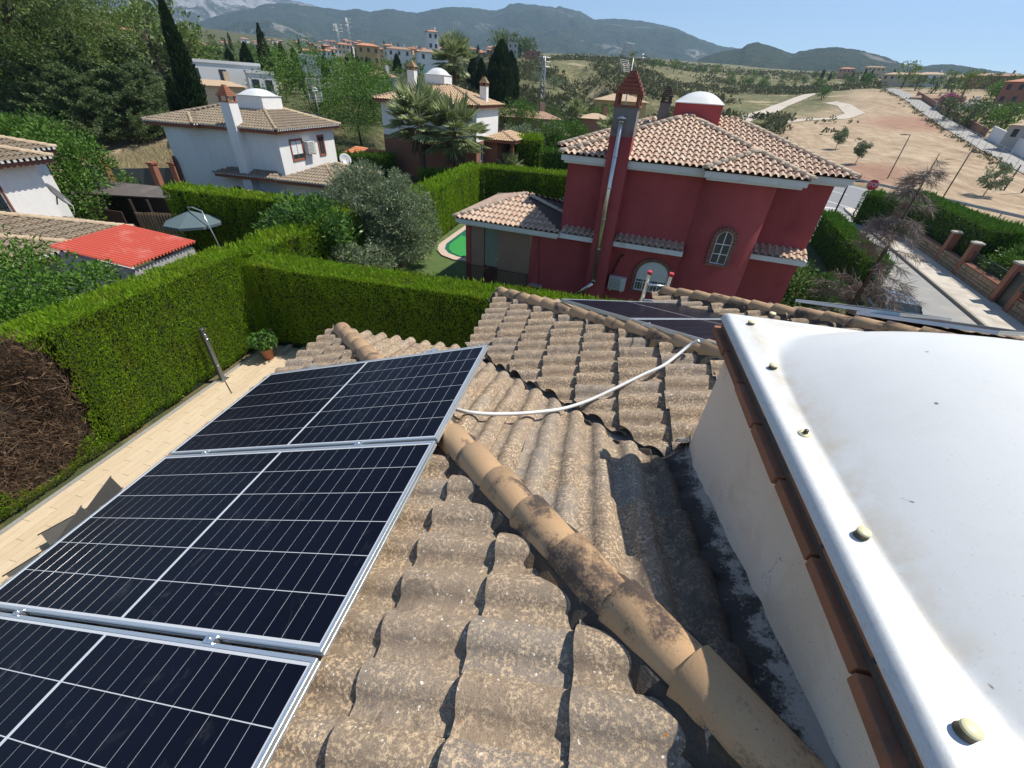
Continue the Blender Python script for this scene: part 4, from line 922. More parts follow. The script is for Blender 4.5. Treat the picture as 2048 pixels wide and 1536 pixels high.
def lantern_dome(parent,fr,u0,u1,v0,v1,z0,z1,rise,wallm,domem=None,trim=None):
    m=MB(); m.bx(u0,u1,v0,v1,z0-.6,z1); c=fr.put(m).build('lantern',wallm,parent)
    n=14;V=[];F=[]; uc,vc,hu,hv=(u0+u1)/2,(v0+v1)/2,(u1-u0)/2+.06,(v1-v0)/2+.06
    for j in range(n+1):
        for i in range(n+1):
            a,b=2*i/n-1,2*j/n-1; r=(abs(a)**3+abs(b)**3)**(1/3); V.append((uc+a*hu,vc+b*hv,z1+.03+rise*max(0,1-min(r,1)**2.2)))
    for j in range(n):
        for i in range(n): F.append((j*(n+1)+i,j*(n+1)+i+1,(j+1)*(n+1)+i+1,(j+1)*(n+1)+i))
    m=MB(); m.add(V,F,True); m.bx(uc-hu,uc+hu,vc-hv,vc+hv,z1+.002,z1+.028); fr.put(m).build('skylight_dome',domem or M_FRP,c)
    return c
def yagi(parent,base,h,mat,size=1.,yaw=0.,name='antenna'):
    """mast with a grid of short rods"""
    m=MB(); base=Vector(base); top=base+Vector((0,0,h)); m.tube([base,top],.022,6); R=Matrix.Rotation(yaw,3,'Z')
    m.tube([top+R@Vector((-.1*size,-.55*size,-.02)),top+R@Vector((.0,.5*size,.02))],.018,5)
    for s_ in (1,-1):
        for k in range(7):
            z=s_*(.08+k*.065)*size; y=.42*size-k*.02; m.tube([top+R@Vector((-.34*size,y,z)),top+R@Vector((.34*size,y,z))],.010,4)
        for x in (-.3,.3): m.tube([top+R@Vector((x*size,.44*size,s_*.06*size)),top+R@Vector((x*size,.28*size,s_*.5*size))],.012,4)
    for k in range(5): y=-.5*size+k*.16*size; m.tube([top+R@Vector((-.14*size,y,0)),top+R@Vector((.14*size,y,0))],.009,4)
    m.lathe(top+R@Vector((0,-.45*size,0)),[(.12*size,-.02),(.14*size,0),(.12*size,.02)],12,R=R@Matrix.Rotation(1.57,3,'X')); return m
def dish(parent,c,r,aim,mat,name='satellite_dish'):
    aim=Vector(aim).normalized(); R=aim.to_track_quat('Z','Y').to_matrix(); m=MB(); m.lathe(c,[(.001,-.18*r),(.4*r,-.15*r),(.75*r,-.06*r),(r,.05*r),(r*1.02,.03*r),(.75*r,-.09*r),(.001,-.22*r)],18,R=R); c=Vector(c); m.tube([c+R@Vector((0,-.9*r,0)),c+R@Vector((0,-.35*r,.75*r))],.015,5); m.box(c+R@Vector((0,-.33*r,.8*r)),(.08,.08,.12),R=R); m.tube([c-aim*.2*r,c-aim*.45*r-Vector((0,0,.5*r))],.03,6); return m.build(name,mat,parent)
def ac_unit(parent,fr,u0,u1,z0,z1,v,depth=.32,axis='u'):
    def put(a0,a1,o0,o1,c,d,m):
        if axis=='u': m.bx(a0,a1,v-o1,v-o0,c,d)
        else: m.bx(v+o0,v+o1,a0,a1,c,d)
    M_AC=plain('ac_casing',(.55,.54,.50),.5,var=.06); m=MB(); put(u0,u1,.03,depth,z0,z1,m); c=fr.put(m).build('ac_unit',M_AC,parent,bevel=.015)
    g=MB(); n=9
    for i in range(n): z=z0+.05+(z1-z0-.1)*i/(n-1); put(u0+.05,u0+(u1-u0)*.72,depth,depth+.012,z-.008,z+.008,g)
    fr.put(g).build('grille',plain('ac_grille',(.10,.12,.12),.5),c)
    g=MB(); put(u0+.1,u0+.16,0,depth-.02,z0-.06,z0-.003,g); put(u1-.16,u1-.1,0,depth-.02,z0-.06,z0-.003,g); fr.put(g).build('bracket',M_STEEL,c); return c
def sat_chimney(parent,fr,u0,u1,v0,v1,z0,z1,wallm,brickm,capm=None,hcap=1.0):
    m=MB(); m.bx(u0,u1,v0,v1,z0,z1); c=fr.put(m).build('chimney',wallm,parent); t=.13
    m=MB(); zz=z1+hcap*.36
    for (a,b) in ((u0,v0),(u1-t,v0),(u0,v1-t),(u1-t,v1-t)): m.bx(a+.002,a+t-.002,b+.002,b+t-.002,z1-.01,zz)
    m.bx(u0-.03,u1+.03,v0-.03,v1+.03,z1-.002,z1+.06); fr.put(m).build('chimney_pot',brickm,c)
    n=6                                               # stepped brick pyramid
    for i in range(n):
        q=i/n; o=.06*(1-q)-q*((u1-u0)/2-.05); o2=.06*(1-q)-q*((v1-v0)/2-.05); m=MB(); a=zz+hcap*.64*i/n
        m.bx(u0-o,u1+o,v0-o2,v1+o2,a+.001,a+hcap*.64/n-.012); fr.put(m).build('cap_course',capm or brickm,c)
    return c
# ================= red house ===================================================
RF=Fr((.786,18.1,0),-math.radians(8))
M_RED=plain('oxblood_render',(.35,.062,.064),.85,var=.10,scale=1.1,bump=.3,bdist=.004,fine=110,dirt=(.25,.036,.04),dscale=.6,streak=.30); M_WCORN=plain('white_cornice',(.66,.655,.64),.8,var=.08,scale=3,bump=.2,dirt=(.42,.39,.35),dscale=2.2,dlo=.6,dhi=.72)
def rtile(name,a,b,c_):
    m,t,bs=newmat(name); N=NT(t); p=N.pos(); r=N.rnd(); c=N.mix(N.step(N.noise(p,2.6,2),.35,.65),a,b); c=N.mix(N.step(N.noise(p,5.5,3),.52,.62),c,c_)
    c=N.mix(N.math('MULTIPLY',r,.35),c,tuple(q*.7 for q in a)); c=N.mix(N.math('MULTIPLY',N.step(N.noise(p,40,3,.7),.55,.7),.4),c,tuple(q*.4 for q in a))
    N.l(c,bs.inputs['Base Color']); bs.inputs['Roughness'].default_value=.88; N.l(N.bump(N.noise(p,60,3),.3,.004),bs.inputs['Normal']); return m
M_RT=rtile('blended_pink_tile',(.50,.345,.255),(.60,.475,.35),(.46,.29,.21)); M_RRT=rtile('pale_ridge_tile',(.56,.44,.31),(.62,.51,.37),(.50,.37,.25))
red=empty('red_house',RF.p(1.5,4,0),'two storey oxblood red house with white cornices and pink tiled hip roof','house')
RR_=[(-2.75,5.95,-.1,9.9),(2.6,5.95,-.6,9.9),(-2.75,7.75,1.3,9.9),(-3.5,7.75,2.5,9.9)]
roof=Roof(RF,RR_,6.52); RTL=tmesh('roof_tile',.236,.47,.075,.04,.016,7,M_RT,.74); bud=[300]
rs=roof.tiles(red,[('F',-.6),('F',-.1),('L',2.6),('F',1.3)],.236,.40,RTL,bud)
rs+=roof.tiles(red,[('R',5.95),('L',-2.75),('R',7.75),('L',-3.5),('F',2.5)],.236,.40,RTL,[0]); join_rest(red,rs,M_RT)
roof.deck(red,M_DECK); RDG=ridge_small(M_RRT,.115,.44)
roof.ridge(red,[((-2.75,-.1),(1.25,3.9)),((2.6,-.6),(4.27,1.07)),((5.95,-.6),(4.3,1.05)),((4.05,1.75),(2.0,3.8)),((7.75,1.3),(3.9,5.15)),((-3.5,2.5),(-.2,5.8))],RDG,.34,.05)
roof.slabs(red,M_WCORN,6.48,.20,.05)
m=MB(); m.bx(-2.5,5.15,.4,9.4,0,6.25); m.bx(-2.497,7.3,1.78,9.397,0,6.247); RF.put(m).build('wall',M_RED,red)
V=[];F=[];n=28                                                     # rounded stair tower
for i in range(n+1):
    a=math.radians(-52+104*i/n); u,v=3.95+1.60*math.sin(a),1.40-1.60*math.cos(a); V+=[(u,v,0),(u,v,6.25)]
for i in range(n): F.append((2*i,2*i+2,2*i+3,2*i+1))
m=MB(); m.add(V,F,True); RF.put(m).build('stair_tower',M_RED,red)
# lower roofs
low=Roof(RF,[(-7.45,-2.4,-.1,5.45)],3.50); rs=low.tiles(red,[('F',-.1),('L',-7.45),('B',5.45)],.236,.40,RTL,[0]); join_rest(red,rs,M_RT,'porch_roof_tiles'); low.deck(red,M_DECK,name='porch_roof_deck')
low.ridge(red,[((-7.45,-.1),(-4.7,2.65)),((-7.45,5.45),(-4.7,2.7)),((-4.7,2.67),(-2.5,2.67))],RDG,.34,.05); low.slabs(red,M_WCORN,3.46,.17,.05,name='porch_cornice')
def pent(u0,u1,v0,v1,z,nm):
    rs=[]; k=int((u1-u0)/.236)
    for i in range(k):
        P=Vector((u1-(i)*.236*(u1-u0)/(k*.236),v0-.06,z)); U=Vector((-1,0,0)); V=Vector((0,-0,0))
        V=Vector((0,.951,.309)); N=U.cross(V); N=N if N.z>0 else -N
        for j in range(2):
            q=P+V*(j*.36); mw=Matrix.Translation(RF.p(*q))@Matrix((RF.d(*U),RF.d(*V),RF.d(*N))).transposed().to_4x4(); rs.append((RTL,mw))
    join_rest(red,rs,M_RT,nm); m=MB(); m.bx(u0-.02,u1+.02,v0,v1,z-.22,z-.02); RF.put(m).build('pent_cornice',M_WCORN,red)
pent(-2.4,-.86,-.04,.45,3.52,'pent_roof_tiles'); pent(-.06,2.70,-.04,.45,3.52,'pent_roof_tiles'); pent(5.0,7.35,1.1,1.8,3.55,'pent_roof_tiles')
# chimney with stepped brick cap, steel flue
M_CEM=plain('cement_patch',(.20,.185,.175),.95,var=.25,scale=3,dirt=(.20,.05,.05),dscale=1.4); M_CAPB=plain('red_brick_cap',(.24,.075,.05),.85,var=.25,scale=9,dirt=(.1,.05,.04),dscale=5)
ch=sat_chimney(red,RF,-.93,-.10,-.22,.5,0,7.25,M_RED,M_CAPB)
for c in list(ch.children): 
    if c.name.startswith(('chimney_pot','cap_course')): bpy.data.objects.remove(c)
m=MB(); m.bx(-.932,-.098,-.222,.502,7.25,8.13); RF.put(m).build('cement_top',M_CEM,ch); c2=sat_chimney(red,RF,-.95,-.08,-.24,.52,8.125,8.14,M_CEM,M_CAPB,hcap=1.05)
M_INOX=plain('stainless_flue',(.60,.57,.52),.28,metal=.95,var=.1,scale=3)
fl=[RF.loc(onpl(x,y,RF.p(0,-.42,0),RF.d(0,1,0))) for x,y in ((1243,243),(1212,410),(1186,566),(1150,590))]; m=MB(); m.tube([fl[0],fl[1],fl[2]],.085,12); m.tube([fl[2],fl[3]],.085,12)
for k in (.0,.18,.36,.55,.75,.98): q=fl[0].lerp(fl[2],k); m.tube([q+Vector((0,0,.02)),q-Vector((0,0,.03))],.095,12)
m.lathe(fl[0]+Vector((0,0,.10)),[(.001,.10),(.17,.0),(.17,-.015),(.001,-.015)],14); RF.put(m).build('steel_flue',M_INOX,red)
# openings
M_FWH=plain('white_window_frame',(.70,.70,.68),.5,var=.04); M_BRW=plain('arch_brick',(.24,.115,.085),.9,var=.25,scale=8,rnd=.35)
arched_window(red,RF,1.78,.64,1.50,2.25,.55,.40,M_BRW,M_FWH,(3,3),grille=True,shutter=.62)
arched_window(red,RF,4.02,.28,3.32,4.26,.28,-.235,M_BRW,M_FWH,(1,3),surround=.15,proj=.06)
ac_unit(red,RF,.02,.76,1.38,1.96,.40)
m=MB(); m.tube([(.06,.28,2.0),(.28,.33,2.75),(.36,.36,2.86)],.028,6); m.tube([(.36,.36,2.86),(.38,.22,2.92)],.05,8); RF.put(m).build('ac_pipe',plain('black_foam',(.02,.02,.02),.9),red)
# screened porch
def reedmat():
    m,t,b=newmat('brown_reed_screen'); N=NT(t); p=N.pos(); w_=N.n('TexWave'); w_.inputs['Scale'].default_value=9; w_.inputs['Distortion'].default_value=1.2; N.l(p,w_.inputs[0]); c=N.mix(w_.outputs['Fac'],(.20,.12,.085),(.36,.23,.16)); c=N.mix(N.step(N.noise(p,2,3),.5,.7),c,(.25,.155,.11))
    N.l(c,b.inputs['Base Color']); b.inputs['Roughness'].default_value=.9; return m
M_REED=reedmat(); M_IRON=plain('brown_iron',(.07,.045,.035),.6,metal=.3)
pc=MB(); pc.bx(-3.8,-2.5,.4,5.2,0,3.3); RF.put(pc).build("porch_wall",M_RED,red)
for v_ in (.40,4.9): pc=MB(); pc.bx(-7.1,-6.85,v_,v_+.25,0,3.3); RF.put(pc).build("porch_post",M_RED,red)
for (a,b) in ((-6.82,-6.15),(-5.42,-3.82)):
    m=MB(); m.bx(a,b,.41,.44,.30,3.28); RF.put(m).build('reed_blind',M_REED,red)
m=MB(); m.bx(-7.06,-7.03,.7,4.85,.3,3.28); RF.put(m).build('reed_blind',M_REED,red)
m=MB(); m.bx(-6.12,-5.44,.46,.47,1.3,3.25); RF.put(m).build('clear_curtain',(lambda mm:(setattr(mm[2].inputs['Base Color'],'default_value',(.30,.36,.30,1)),setattr(mm[2].inputs['Alpha'],'default_value',.45),setattr(mm[2].inputs['Roughness'],'default_value',.15),mm[0])[-1])(newmat('clear_plastic')),red)
m=MB()
for i in range(28): u=-7.0+i*.116; m.bx(u-.009,u+.009,.30,.318,.35,1.25)
for z in (.35,1.25): m.bx(-7.02,-3.82,.296,.322,z-.015,z+.015)
for u in (-7.0,-5.45,-3.84): m.bx(u-.025,u+.025,.285,.33,.2,1.3)
RF.put(m).build('porch_railing',M_IRON,red)
m=MB(); m.bx(-7.2,-2.5,.3,5.3,0,.22); RF.put(m).build('porch_floor',plain('terracotta_floor',(.25,.12,.07),.8),red)
m=MB(); m.tube([(-3.45,.38,3.25),(-3.25,.38,.9)],.012,5); RF.put(m).build('hanging_cable',M_CAPB,red)
m=MB(); m.box((-3.35,.22,.86),(.62,.3,.05)); m.box((-3.15,.3,.7),(.05,.05,.3)); RF.put(m).build('wall_bracket',M_ALU,red)
lantern_dome(red,RF,.95,2.85,4.3,6.2,7.6,8.36,.42,M_RED)
c3=sat_chimney(red,RF,.25,.70,5.4,5.85,7.0,8.32,M_CEM,plain('dark_pot',(.07,.045,.04),.8),hcap=.62)
ant=yagi(red,RF.p(-.75,1.2,7.0),2.6,M_STEEL,.85,yaw=1.0); tag(single('tv_antenna',ant,plain('antenna_grey',(.42,.43,.43),.45,metal=.7),'grid style television antenna on a tall mast above the red chimney','antenna'),None)
# lawn and pool behind the porch
m=MB(); m.quad((-10.3,13.2,.0),(14,13.2,.0),(14,37.2,.0),(-10.3,37.2,.0)); struct('lawn',m,plain('mown_lawn',(.075,.12,.028),.95,var=.35,scale=1.5,bump=.6,bdist=.03,fine=25,dirt=(.17,.15,.06),dscale=.5))
poolo=[]; 
for i in range(40):
    a=2*math.pi*i/40; poolo.append((-7.2+2.75*math.cos(a)*(1 if math.cos(a)>0 else 1.0),26.2+3.3*math.sin(a)))
poolo=[(-9.9,25.4),(-9.6,24.3),(-9.0,23.5),(-8.1,23.0),(-7.2,23.0),(-6.2,23.3),(-5.4,24),(-5.0,25),(-5,32),(-9.6,32),(-9.8,28)]
m=MB(); m.prism([(x,y,.004) for x,y in poolo],(0,0,.08)); cop=struct('pool_coping',m,plain('pink_stone_coping',(.50,.38,.30),.8,var=.15,scale=3))
inn=[(x+(-7.4-x)*.17,y+(27.5-y)*.12) for x,y in poolo]
m=MB(); m.prism([(x,y,.02) for x,y in inn],(0,0,.075)); struct('pool_water',m,(lambda mm:(setattr(mm[2].inputs['Base Color'],'default_value',(.018,.13,.10,1)),setattr(mm[2].inputs['Roughness'],'default_value',.08),mm[0])[-1])(newmat('teal_pool_water')))
cov=[(x+(-7.2-x)*.22+.1,y+(26.5-y)*.16) for x,y in poolo if y<31]; cov=[(x,min(y,29.2)) for x,y in cov]
single('pool_cover',MB().prism([(x,y,.10) for x,y in cov],(0,0,.02)),plain('green_pool_cover',(.025,.25,.045),.6,var=.12,scale=2),'bright green cover floating on the small pool','pool cover')
m=MB(); m.lathe((-6.8,24.6,.14),[(.28,-.03),(.36,0),(.28,.03),(.24,0),(.28,-.03)],20); single('pool_ring',m,plain('pale_ring',(.5,.62,.66),.5),'small pale ring lying on the green pool cover','ring')
# ladder leaning beyond the far panels
lad=empty('ladder',(2.0,7.2,0),'aluminium ladder top with red end caps standing up behind the far panels','ladder')
def ld(px,py,v): return onpl(px,py,(0,v,0),(0,1,0))
tl_,tr_=ld(1299,548,6.6),ld(1342,552,6.6); bl_,br_=Vector((tl_.x-.05,7.6,0)),Vector((tr_.x+.05,7.6,0))
for a,b in ((tl_,bl_),(tr_,br_)):
    m=MB(); m.tube([a,b],.026,4,sm=False); m.build('stile',M_ALU,lad); m=MB(); m.tube([a+(a-b).normalized()*.05,a],.038,6); m.build('end_cap',plain('red_plastic_cap',(.45,.03,.04),.5),lad)
for k in range(22):
    t=.03+k*.045; m=MB(); m.tube([tl_.lerp(bl_,t),tr_.lerp(br_,t)],.018,6); m.build('rung',M_ALU,lad)
# ================= white house ===================================================
WF=Fr((0,0,-1.25),0.)
M_WW=plain('white_stucco',(.78,.76,.72),.9,var=.05,scale=2,bump=.6,bdist=.02,fine=18,streak=.16); M_TERRA=plain('terracotta_trim',(.27,.095,.055),.85,var=.12,scale=4)
M_GT=rtile('grey_brown_tile',(.235,.185,.13),(.29,.235,.165),(.20,.15,.10)); M_GR=rtile('sandy_ridge_tile',(.46,.35,.23),(.50,.40,.27),(.40,.29,.19)); M_OT=rtile('orange_tile',(.56,.20,.09),(.60,.25,.12),(.50,.16,.07))
T4=tmesh('roof_tile',.24,.47,.07,.04,.016,4,M_GT); TG=tmesh('roof_tile',.24,.47,.07,.04,.016,4,M_GT,.74)
M_EAVEW=plain('white_eave_end',(.62,.62,.60),.9,var=.2,scale=6); RDW=ridge_small(M_GR,.13,.44)
def house_roof(parent,fr,rects,z0,tm,mat,planes,runs,trim,slabh=.22,rd=None,part='roof_tiles',dk='roof_deck',co='cornice',zs=None,w=.24,row=.40,white_ends=True):
    r=Roof(fr,rects,z0); rs=r.tiles(parent,planes,w,row,tm,[0]); join_rest(parent,rs,mat,part); r.deck(parent,M_DECK,name=dk,step=.5); r.ridge(parent,runs,rd or RDW,.36,.05); r.slabs(parent,trim,(zs or z0)-.04,slabh,.06,name=co,step=False)
    if white_ends:
        m=MB()
        for (k,o) in planes:
            for (a,b,c,d) in rects:
                if k=='F' and c==o: 
                    for i in range(int((b-a)/.24)): u=a+.1+i*.24; m.box((u,o-.05,z0+.0),(.12,.05,.09))
                if k=='R' and b==o:
                    for i in range(int((d-c)/.24)): v=c+.1+i*.24; m.box((o+.05,v,z0+.0),(.05,.12,.09))
        fr.put(m); o_=m.build('eave_plugs',M_EAVEW,parent); o_['kind']='stuff'
    return r
wh=empty('white_house',(-28,33,-1.25),'two storey white house with terracotta trim and grey brown tiled roof','house')
ZW=6.5
RW=house_roof(wh,WF,[(-33.4,-23.0,29.4,37.5),(-33.4,-29.25,28.85,37.5)],ZW,T4,M_GT,[('F',29.4),('F',28.85),('R',-23.0),('L',-33.4),('R',-29.25)],[((-23.0,29.4),(-27.0,33.4)),((-33.4,28.85),(-29.2,33.05)),((-29.25,28.85),(-30.9,30.5)),((-23.0,37.5),(-27,33.5))],M_TERRA)
m=MB(); m.bx(-32.9,-23.5,29.9,37,0,6.3); WF.put(m).build('wall',M_WW,wh)
V=[];F=[];n=24
for i in range(n+1): a=math.radians(-58+116*i/n); u,v=-31.4+2.15*math.sin(a),31.35-2.15*math.cos(a); V+=[(u,v,0),(u,v,6.3)]
for i in range(n): F.append((2*i,2*i+2,2*i+3,2*i+1))
m=MB(); m.add(V,F,True); WF.put(m).build('stair_tower',M_WW,wh)
wc=sat_chimney(wh,WF,-26.8,-26.05,29.2,30.0,0,7.95,M_WW,plain('orange_brick',(.36,.15,.085),.85,var=.25,scale=6),hcap=1.0)
lantern_dome(wh,WF,-28.1,-25.9,32.3,34.5,7.2,8.3,.42,M_WW)
# pent roof and porch wing to the right
house_roof(wh,WF,[(-23.6,-18.5,28.8,35.2)],3.45,T4,M_GT,[('F',28.8),('R',-18.5)],[((-18.5,28.8),(-21,31.4)),((-21,31.9),(-23.4,31.9)),((-18.5,35.2),(-21,32.6))],M_TERRA,part='porch_roof_tiles',dk='porch_roof_deck',co='porch_cornice')
house_roof(wh,WF,[(-29.0,-23.3,29.0,31.6)],3.45,T4,M_GT,[('F',29.0)],[],M_TERRA,part='pent_roof_tiles',dk='pent_roof_deck',co='pent_cornice')
house_roof(wh,WF,[(-27.4,-23.7,26.6,30.2)],2.05,T4,M_GT,[('F',26.6),('R',-23.7)],[],M_WW,part='lean_to_tiles',dk='lean_to_deck',co='lean_to_slab')
m=MB(); m.bx(-27.2,-23.9,26.9,29.9,0,1.95); WF.put(m).build('lean_to_wall',M_WW,wh)
m=MB(); m.bx(-18.95,-18.6,29.0,29.35,0,3.25); WF.put(m).build('porch_post',M_TERRA,wh); m=MB(); m.bx(-23.5,-20.4,29.6,34.8,0,3.25); WF.put(m).build('porch_room',M_WW,wh)
m=MB(); m.bx(-22.2,-20.2,29.55,29.62,0,2.2); WF.put(m).build('door',plain('brown_wood_door',(.10,.05,.03),.7,var=.3,scale=5),wh)
rect_window(wh,WF,-22.9,-22.3,1.0,2.2,29.58,M_TERRA,M_TERRA)
m=MB()
for i in range(9): m.box((-31.4+2.17*math.sin(math.radians(-38)),31.35-2.17*math.cos(math.radians(-38)),3+.001*i),(.01,.01,.01))
# arched openings
M_TB=plain('brown_trim',(.20,.085,.06),.85,var=.15)
def aw(uc,hw,z0,zs,rise,v,yaw=0.,fr=WF):
    f2=Fr(fr.p(uc,v,0),fr.yaw+yaw); return arched_window(wh,f2,0,hw,z0,zs,rise,0,M_TB,M_TB,(1,2),surround=.14)
a_=math.radians(-33); aw(-31.4+2.18*math.sin(a_),.38,2.55,3.7,.38,31.35-2.18*math.cos(a_),a_*-1*-1)
aw(-28.0,.75,.5,1.55,.75,29.86)
def wy(px,py,x): p=onpl(px,py,(x,0,0),(1,0,0)); return p.y,p.z+1.25
y0,z1=wy(579,282,-23.5); y1,_=wy(601,278,-23.5); _,z0=wy(585,321,-23.5); rect_window(wh,WF,y0,y1,z0,z1,-23.5,M_TERRA,M_TERRA,blind=.72,axis='v')
y0b,z1b=wy(634,273,-23.5); y1b,_=wy(644,271,-23.5); _,z0b=wy(639,310,-23.5); rect_window(wh,WF,y0b,y1b,z0b,z1b,-23.5,M_TERRA,M_TERRA,axis='v')
ya,za=wy(606,279,-23.4); yb,_=wy(621,277,-23.4); ac_unit(wh,WF,ya,yb,za-1.0,za-.15,-23.5,.42,axis='v'); dish(wh,WF.p(-22.9,37.3,3.9),.5,(.6,-.5,.45),plain('grey_dish',(.45,.46,.46),.5))
single('tv_antenna',yagi(None,RW.f.p(-24.5,37.0,6.8),2.0,None,1.6,.6),plain('antenna_white',(.6,.62,.62),.45,metal=.3),'pale grid antenna on a mast behind the white house roof','antenna')
m=MB(); a,b=RW.f.p(-25.2,35.6,RW.z(-25.2,35.6)+.12),RW.f.p(-23.9,36.9,RW.z(-23.9,36.9)+.1); m.box((a+b)/2,((b-a).length,.5,.07),R=(b-a).to_track_quat('X','Z').to_matrix()); m.tube([a+Vector((0,0,.1)),b+Vector((0,0,.1))],.09,6); single('solar_collector',m,plain('black_collector',(.02,.02,.025),.35),'black solar water collector on the right ridge of the white house','solar collector')
# outbuilding with orange roof beyond the white house
ob=empty('outbuilding',(-18,42,-1),'low white outbuilding with bright orange tiled roof beside the white house','shed')
q=[at(674,309,1.6),at(749,322,1.6),at(772,307,1.9),at(684,296,1.9)]; m=MB(); f_=Fr((q[0].x,q[0].y,-1),math.atan2(q[1].y-q[0].y,q[1].x-q[0].x)); L=(q[1]-q[0]).length; Dp=max(3.,(q[3]-q[0]).length)
TO=tmesh('roof_tile',.24,.47,.07,.04,.016,4,M_OT); rs=[]
Vv=Vector((0,.965,.262)); Uu=Vector((-1,0,0)); Nn=Uu.cross(Vv); Nn=Nn if Nn.z>0 else -Nn
for i in range(int(L/.24)):
    for j in range(int(Dp/.40)): P=Vector((L-i*.24,0,2.5))+Vv*(j*.4); rs.append((TO,Matrix.Translation(f_.p(*P))@Matrix((f_.d(*Uu),f_.d(*Vv),f_.d(*Nn))).transposed().to_4x4()))
join_rest(ob,rs,M_OT); m.bx(.1,L-.1,.15,Dp-.1,0,2.45); f_.put(m).build('wall',M_WW,ob)
# ================= left house ====================================================
LF=Fr((0,0,-1.9),0.)
lh=empty('left_house',(-32,12,-1.9),'white house at the left edge with brown tiled roof and grilled window','house'); ZL=6.5
house_roof(lh,LF,[(-42,-26.3,3,17.45),(-42,-29.0,3,19.6)],ZL,T4,M_GT,[('R',-26.3),('B',17.45),('R',-29.0),('B',19.6)],[((-26.3,17.45),(-33,10.75)),((-29.0,19.6),(-33.5,15.1))],M_TB)
m=MB(); m.bx(-41,-26.9,4,16.9,0,6.3); m.bx(-41,-29.6,4.003,19.1,0,6.297); LF.put(m).build('wall',M_WW,lh)
house_roof(lh,LF,[(-42,-23.4,3,17.45),(-42,-22.8,3,14.7)],3.5,T4,M_GT,[('R',-23.4),('R',-22.8),('B',17.45),('B',14.7)],[((-23.4,17.45),(-26.8,14.0)),((-22.8,14.7),(-26.6,10.9)),((-22.8,9),(-26,9))],M_TB,part='lower_roof_tiles',dk='lower_roof_deck',co='lower_cornice')
m=MB(); m.bx(-40,-23.9,3.5,16.9,0,3.3); LF.put(m).build('lower_wall',M_WW,lh)
def ly(px,py): p=onpl(px,py,(-26.9,0,0),(1,0,0)); return p.y,p.z+1.9
yy,zz1=ly(2,372); yy2,zz0=ly(33,432); rect_window(lh,LF,yy2-1.25,yy2-.05,zz0-.1,zz0+1.25,-26.9,M_FWH,plain('brick_trim',(.26,.10,.07),.85,var=.25),grille=True,axis='v')
p=onpl(118,390,(0,17.5,0),(0,1,0)); dish(lh,p,.62,(.5,.6,.4),plain('dark_grey_dish',(.13,.125,.12),.5))
m=MB(); q=onpl(128,432,(0,17.0,0),(0,1,0)); pts=[onpl(x,y,(0,17.1,0),(0,1,0)) for x,y in ((128,398),(146,412),(150,428),(140,437),(128,436))]; m.tube(pts,.014,5); m.build('cable_loop',M_WHITE,lh)
b_=LF.p(-28.6,14.2,6.8); single('tv_antenna',yagi(None,b_,3.1,None,1.2,-.4),plain('antenna_yellow',(.50,.47,.22),.45,metal=.2),'yellowish grid antenna on a thin mast over the left house roof','antenna')
# ---- red corrugated roof, shed, parasol ---------------------------------------------
cr=empty('corrugated_shelter',(-18.5,13,-1.8),'low shelter with a bright red corrugated sheet roof beside the left house','shelter')
A,B,C,D=at(248,449,2.55),at(393,483,2.25),at(262,534,2.25),at(112,494,2.55); n=120;V=[];F=[]
D=A+(C-B)
for i in range(n+1):
    t=i/n; z=.05*math.sin(i*math.pi/3); a=A.lerp(D,t);b=B.lerp(C,t)
    for k in range(5): p=a.lerp(b,k/4); V.append((p.x,p.y,p.z+z))
for i in range(n):
    for k in range(4): F.append((i*5+k,(i+1)*5+k,(i+1)*5+k+1,i*5+k+1))
m=MB(); m.add(V,F,True); m.build('corrugated_roof',plain('red_sheet',(.58,.105,.06),.55,var=.10,scale=1.5,bump=.05,dirt=(.66,.26,.19),dscale=.8,dlo=.56,dhi=.7),cr)
for nm,(p,q) in dict(front=(B,C),side=(C,D)).items():
    m=MB(); p2,q2=p.lerp((A+C)/2,.08),q.lerp((A+C)/2,.08); m.add([p2-Vector((0,0,.25)),q2-Vector((0,0,.25)),Vector((q2.x,q2.y,-1.8)),Vector((p2.x,p2.y,-1.8))],[(0,1,2,3)]); v=m.v; m.prism([p2-Vector((0,0,.25)),q2-Vector((0,0,.25)),Vector((q2.x,q2.y,-1.8)),Vector((p2.x,p2.y,-1.8))],((A+C)/2-(p2+q2)/2).normalized()*.15); m.build('wall',M_WW,cr)
M_WOOD=plain('weathered_planks',(.36,.25,.155),.85,var=.35,scale=2.5,rnd=.3); M_DKW=plain('dark_stained_wood',(.035,.025,.02),.8,var=.3,scale=3); M_FELT=plain('brown_felt_roof',(.10,.085,.08),.9,var=.15,scale=1,dirt=(.16,.13,.11),dscale=1.2)
sh=empty('garden_shed',(-26,20,-1.4),'dark timber shed with a long flat felt roof and plank doors','shed')
P1,P2,P3=at(120,371,1.7),at(354,394,1.7),at(128,387,1.55); up_=Vector((0,0,.06)); 
bk=Vector((0,2.6,.25)); m=MB(); m.prism([P3,at(352,399,1.55),P2+bk*.55,P1+bk*.55],(0,0,.07)); m.build('felt_roof',M_FELT,sh)
fa,fb=at(140,395,1.5),at(348,402,1.5); g_=-1.4
for k,t in enumerate((.0,.28,.55,.72,1.0)):
    p=fa.lerp(fb,t); m=MB(); m.bx(p.x-.07,p.x+.07,p.y,p.y+.14,g_,1.5); m.build('post',M_DKW,sh)
m=MB(); m.bx(fa.x,fb.x,fa.y+1.9,fa.y+2.0,g_,1.5); m.build('back_wall',M_DKW,sh)
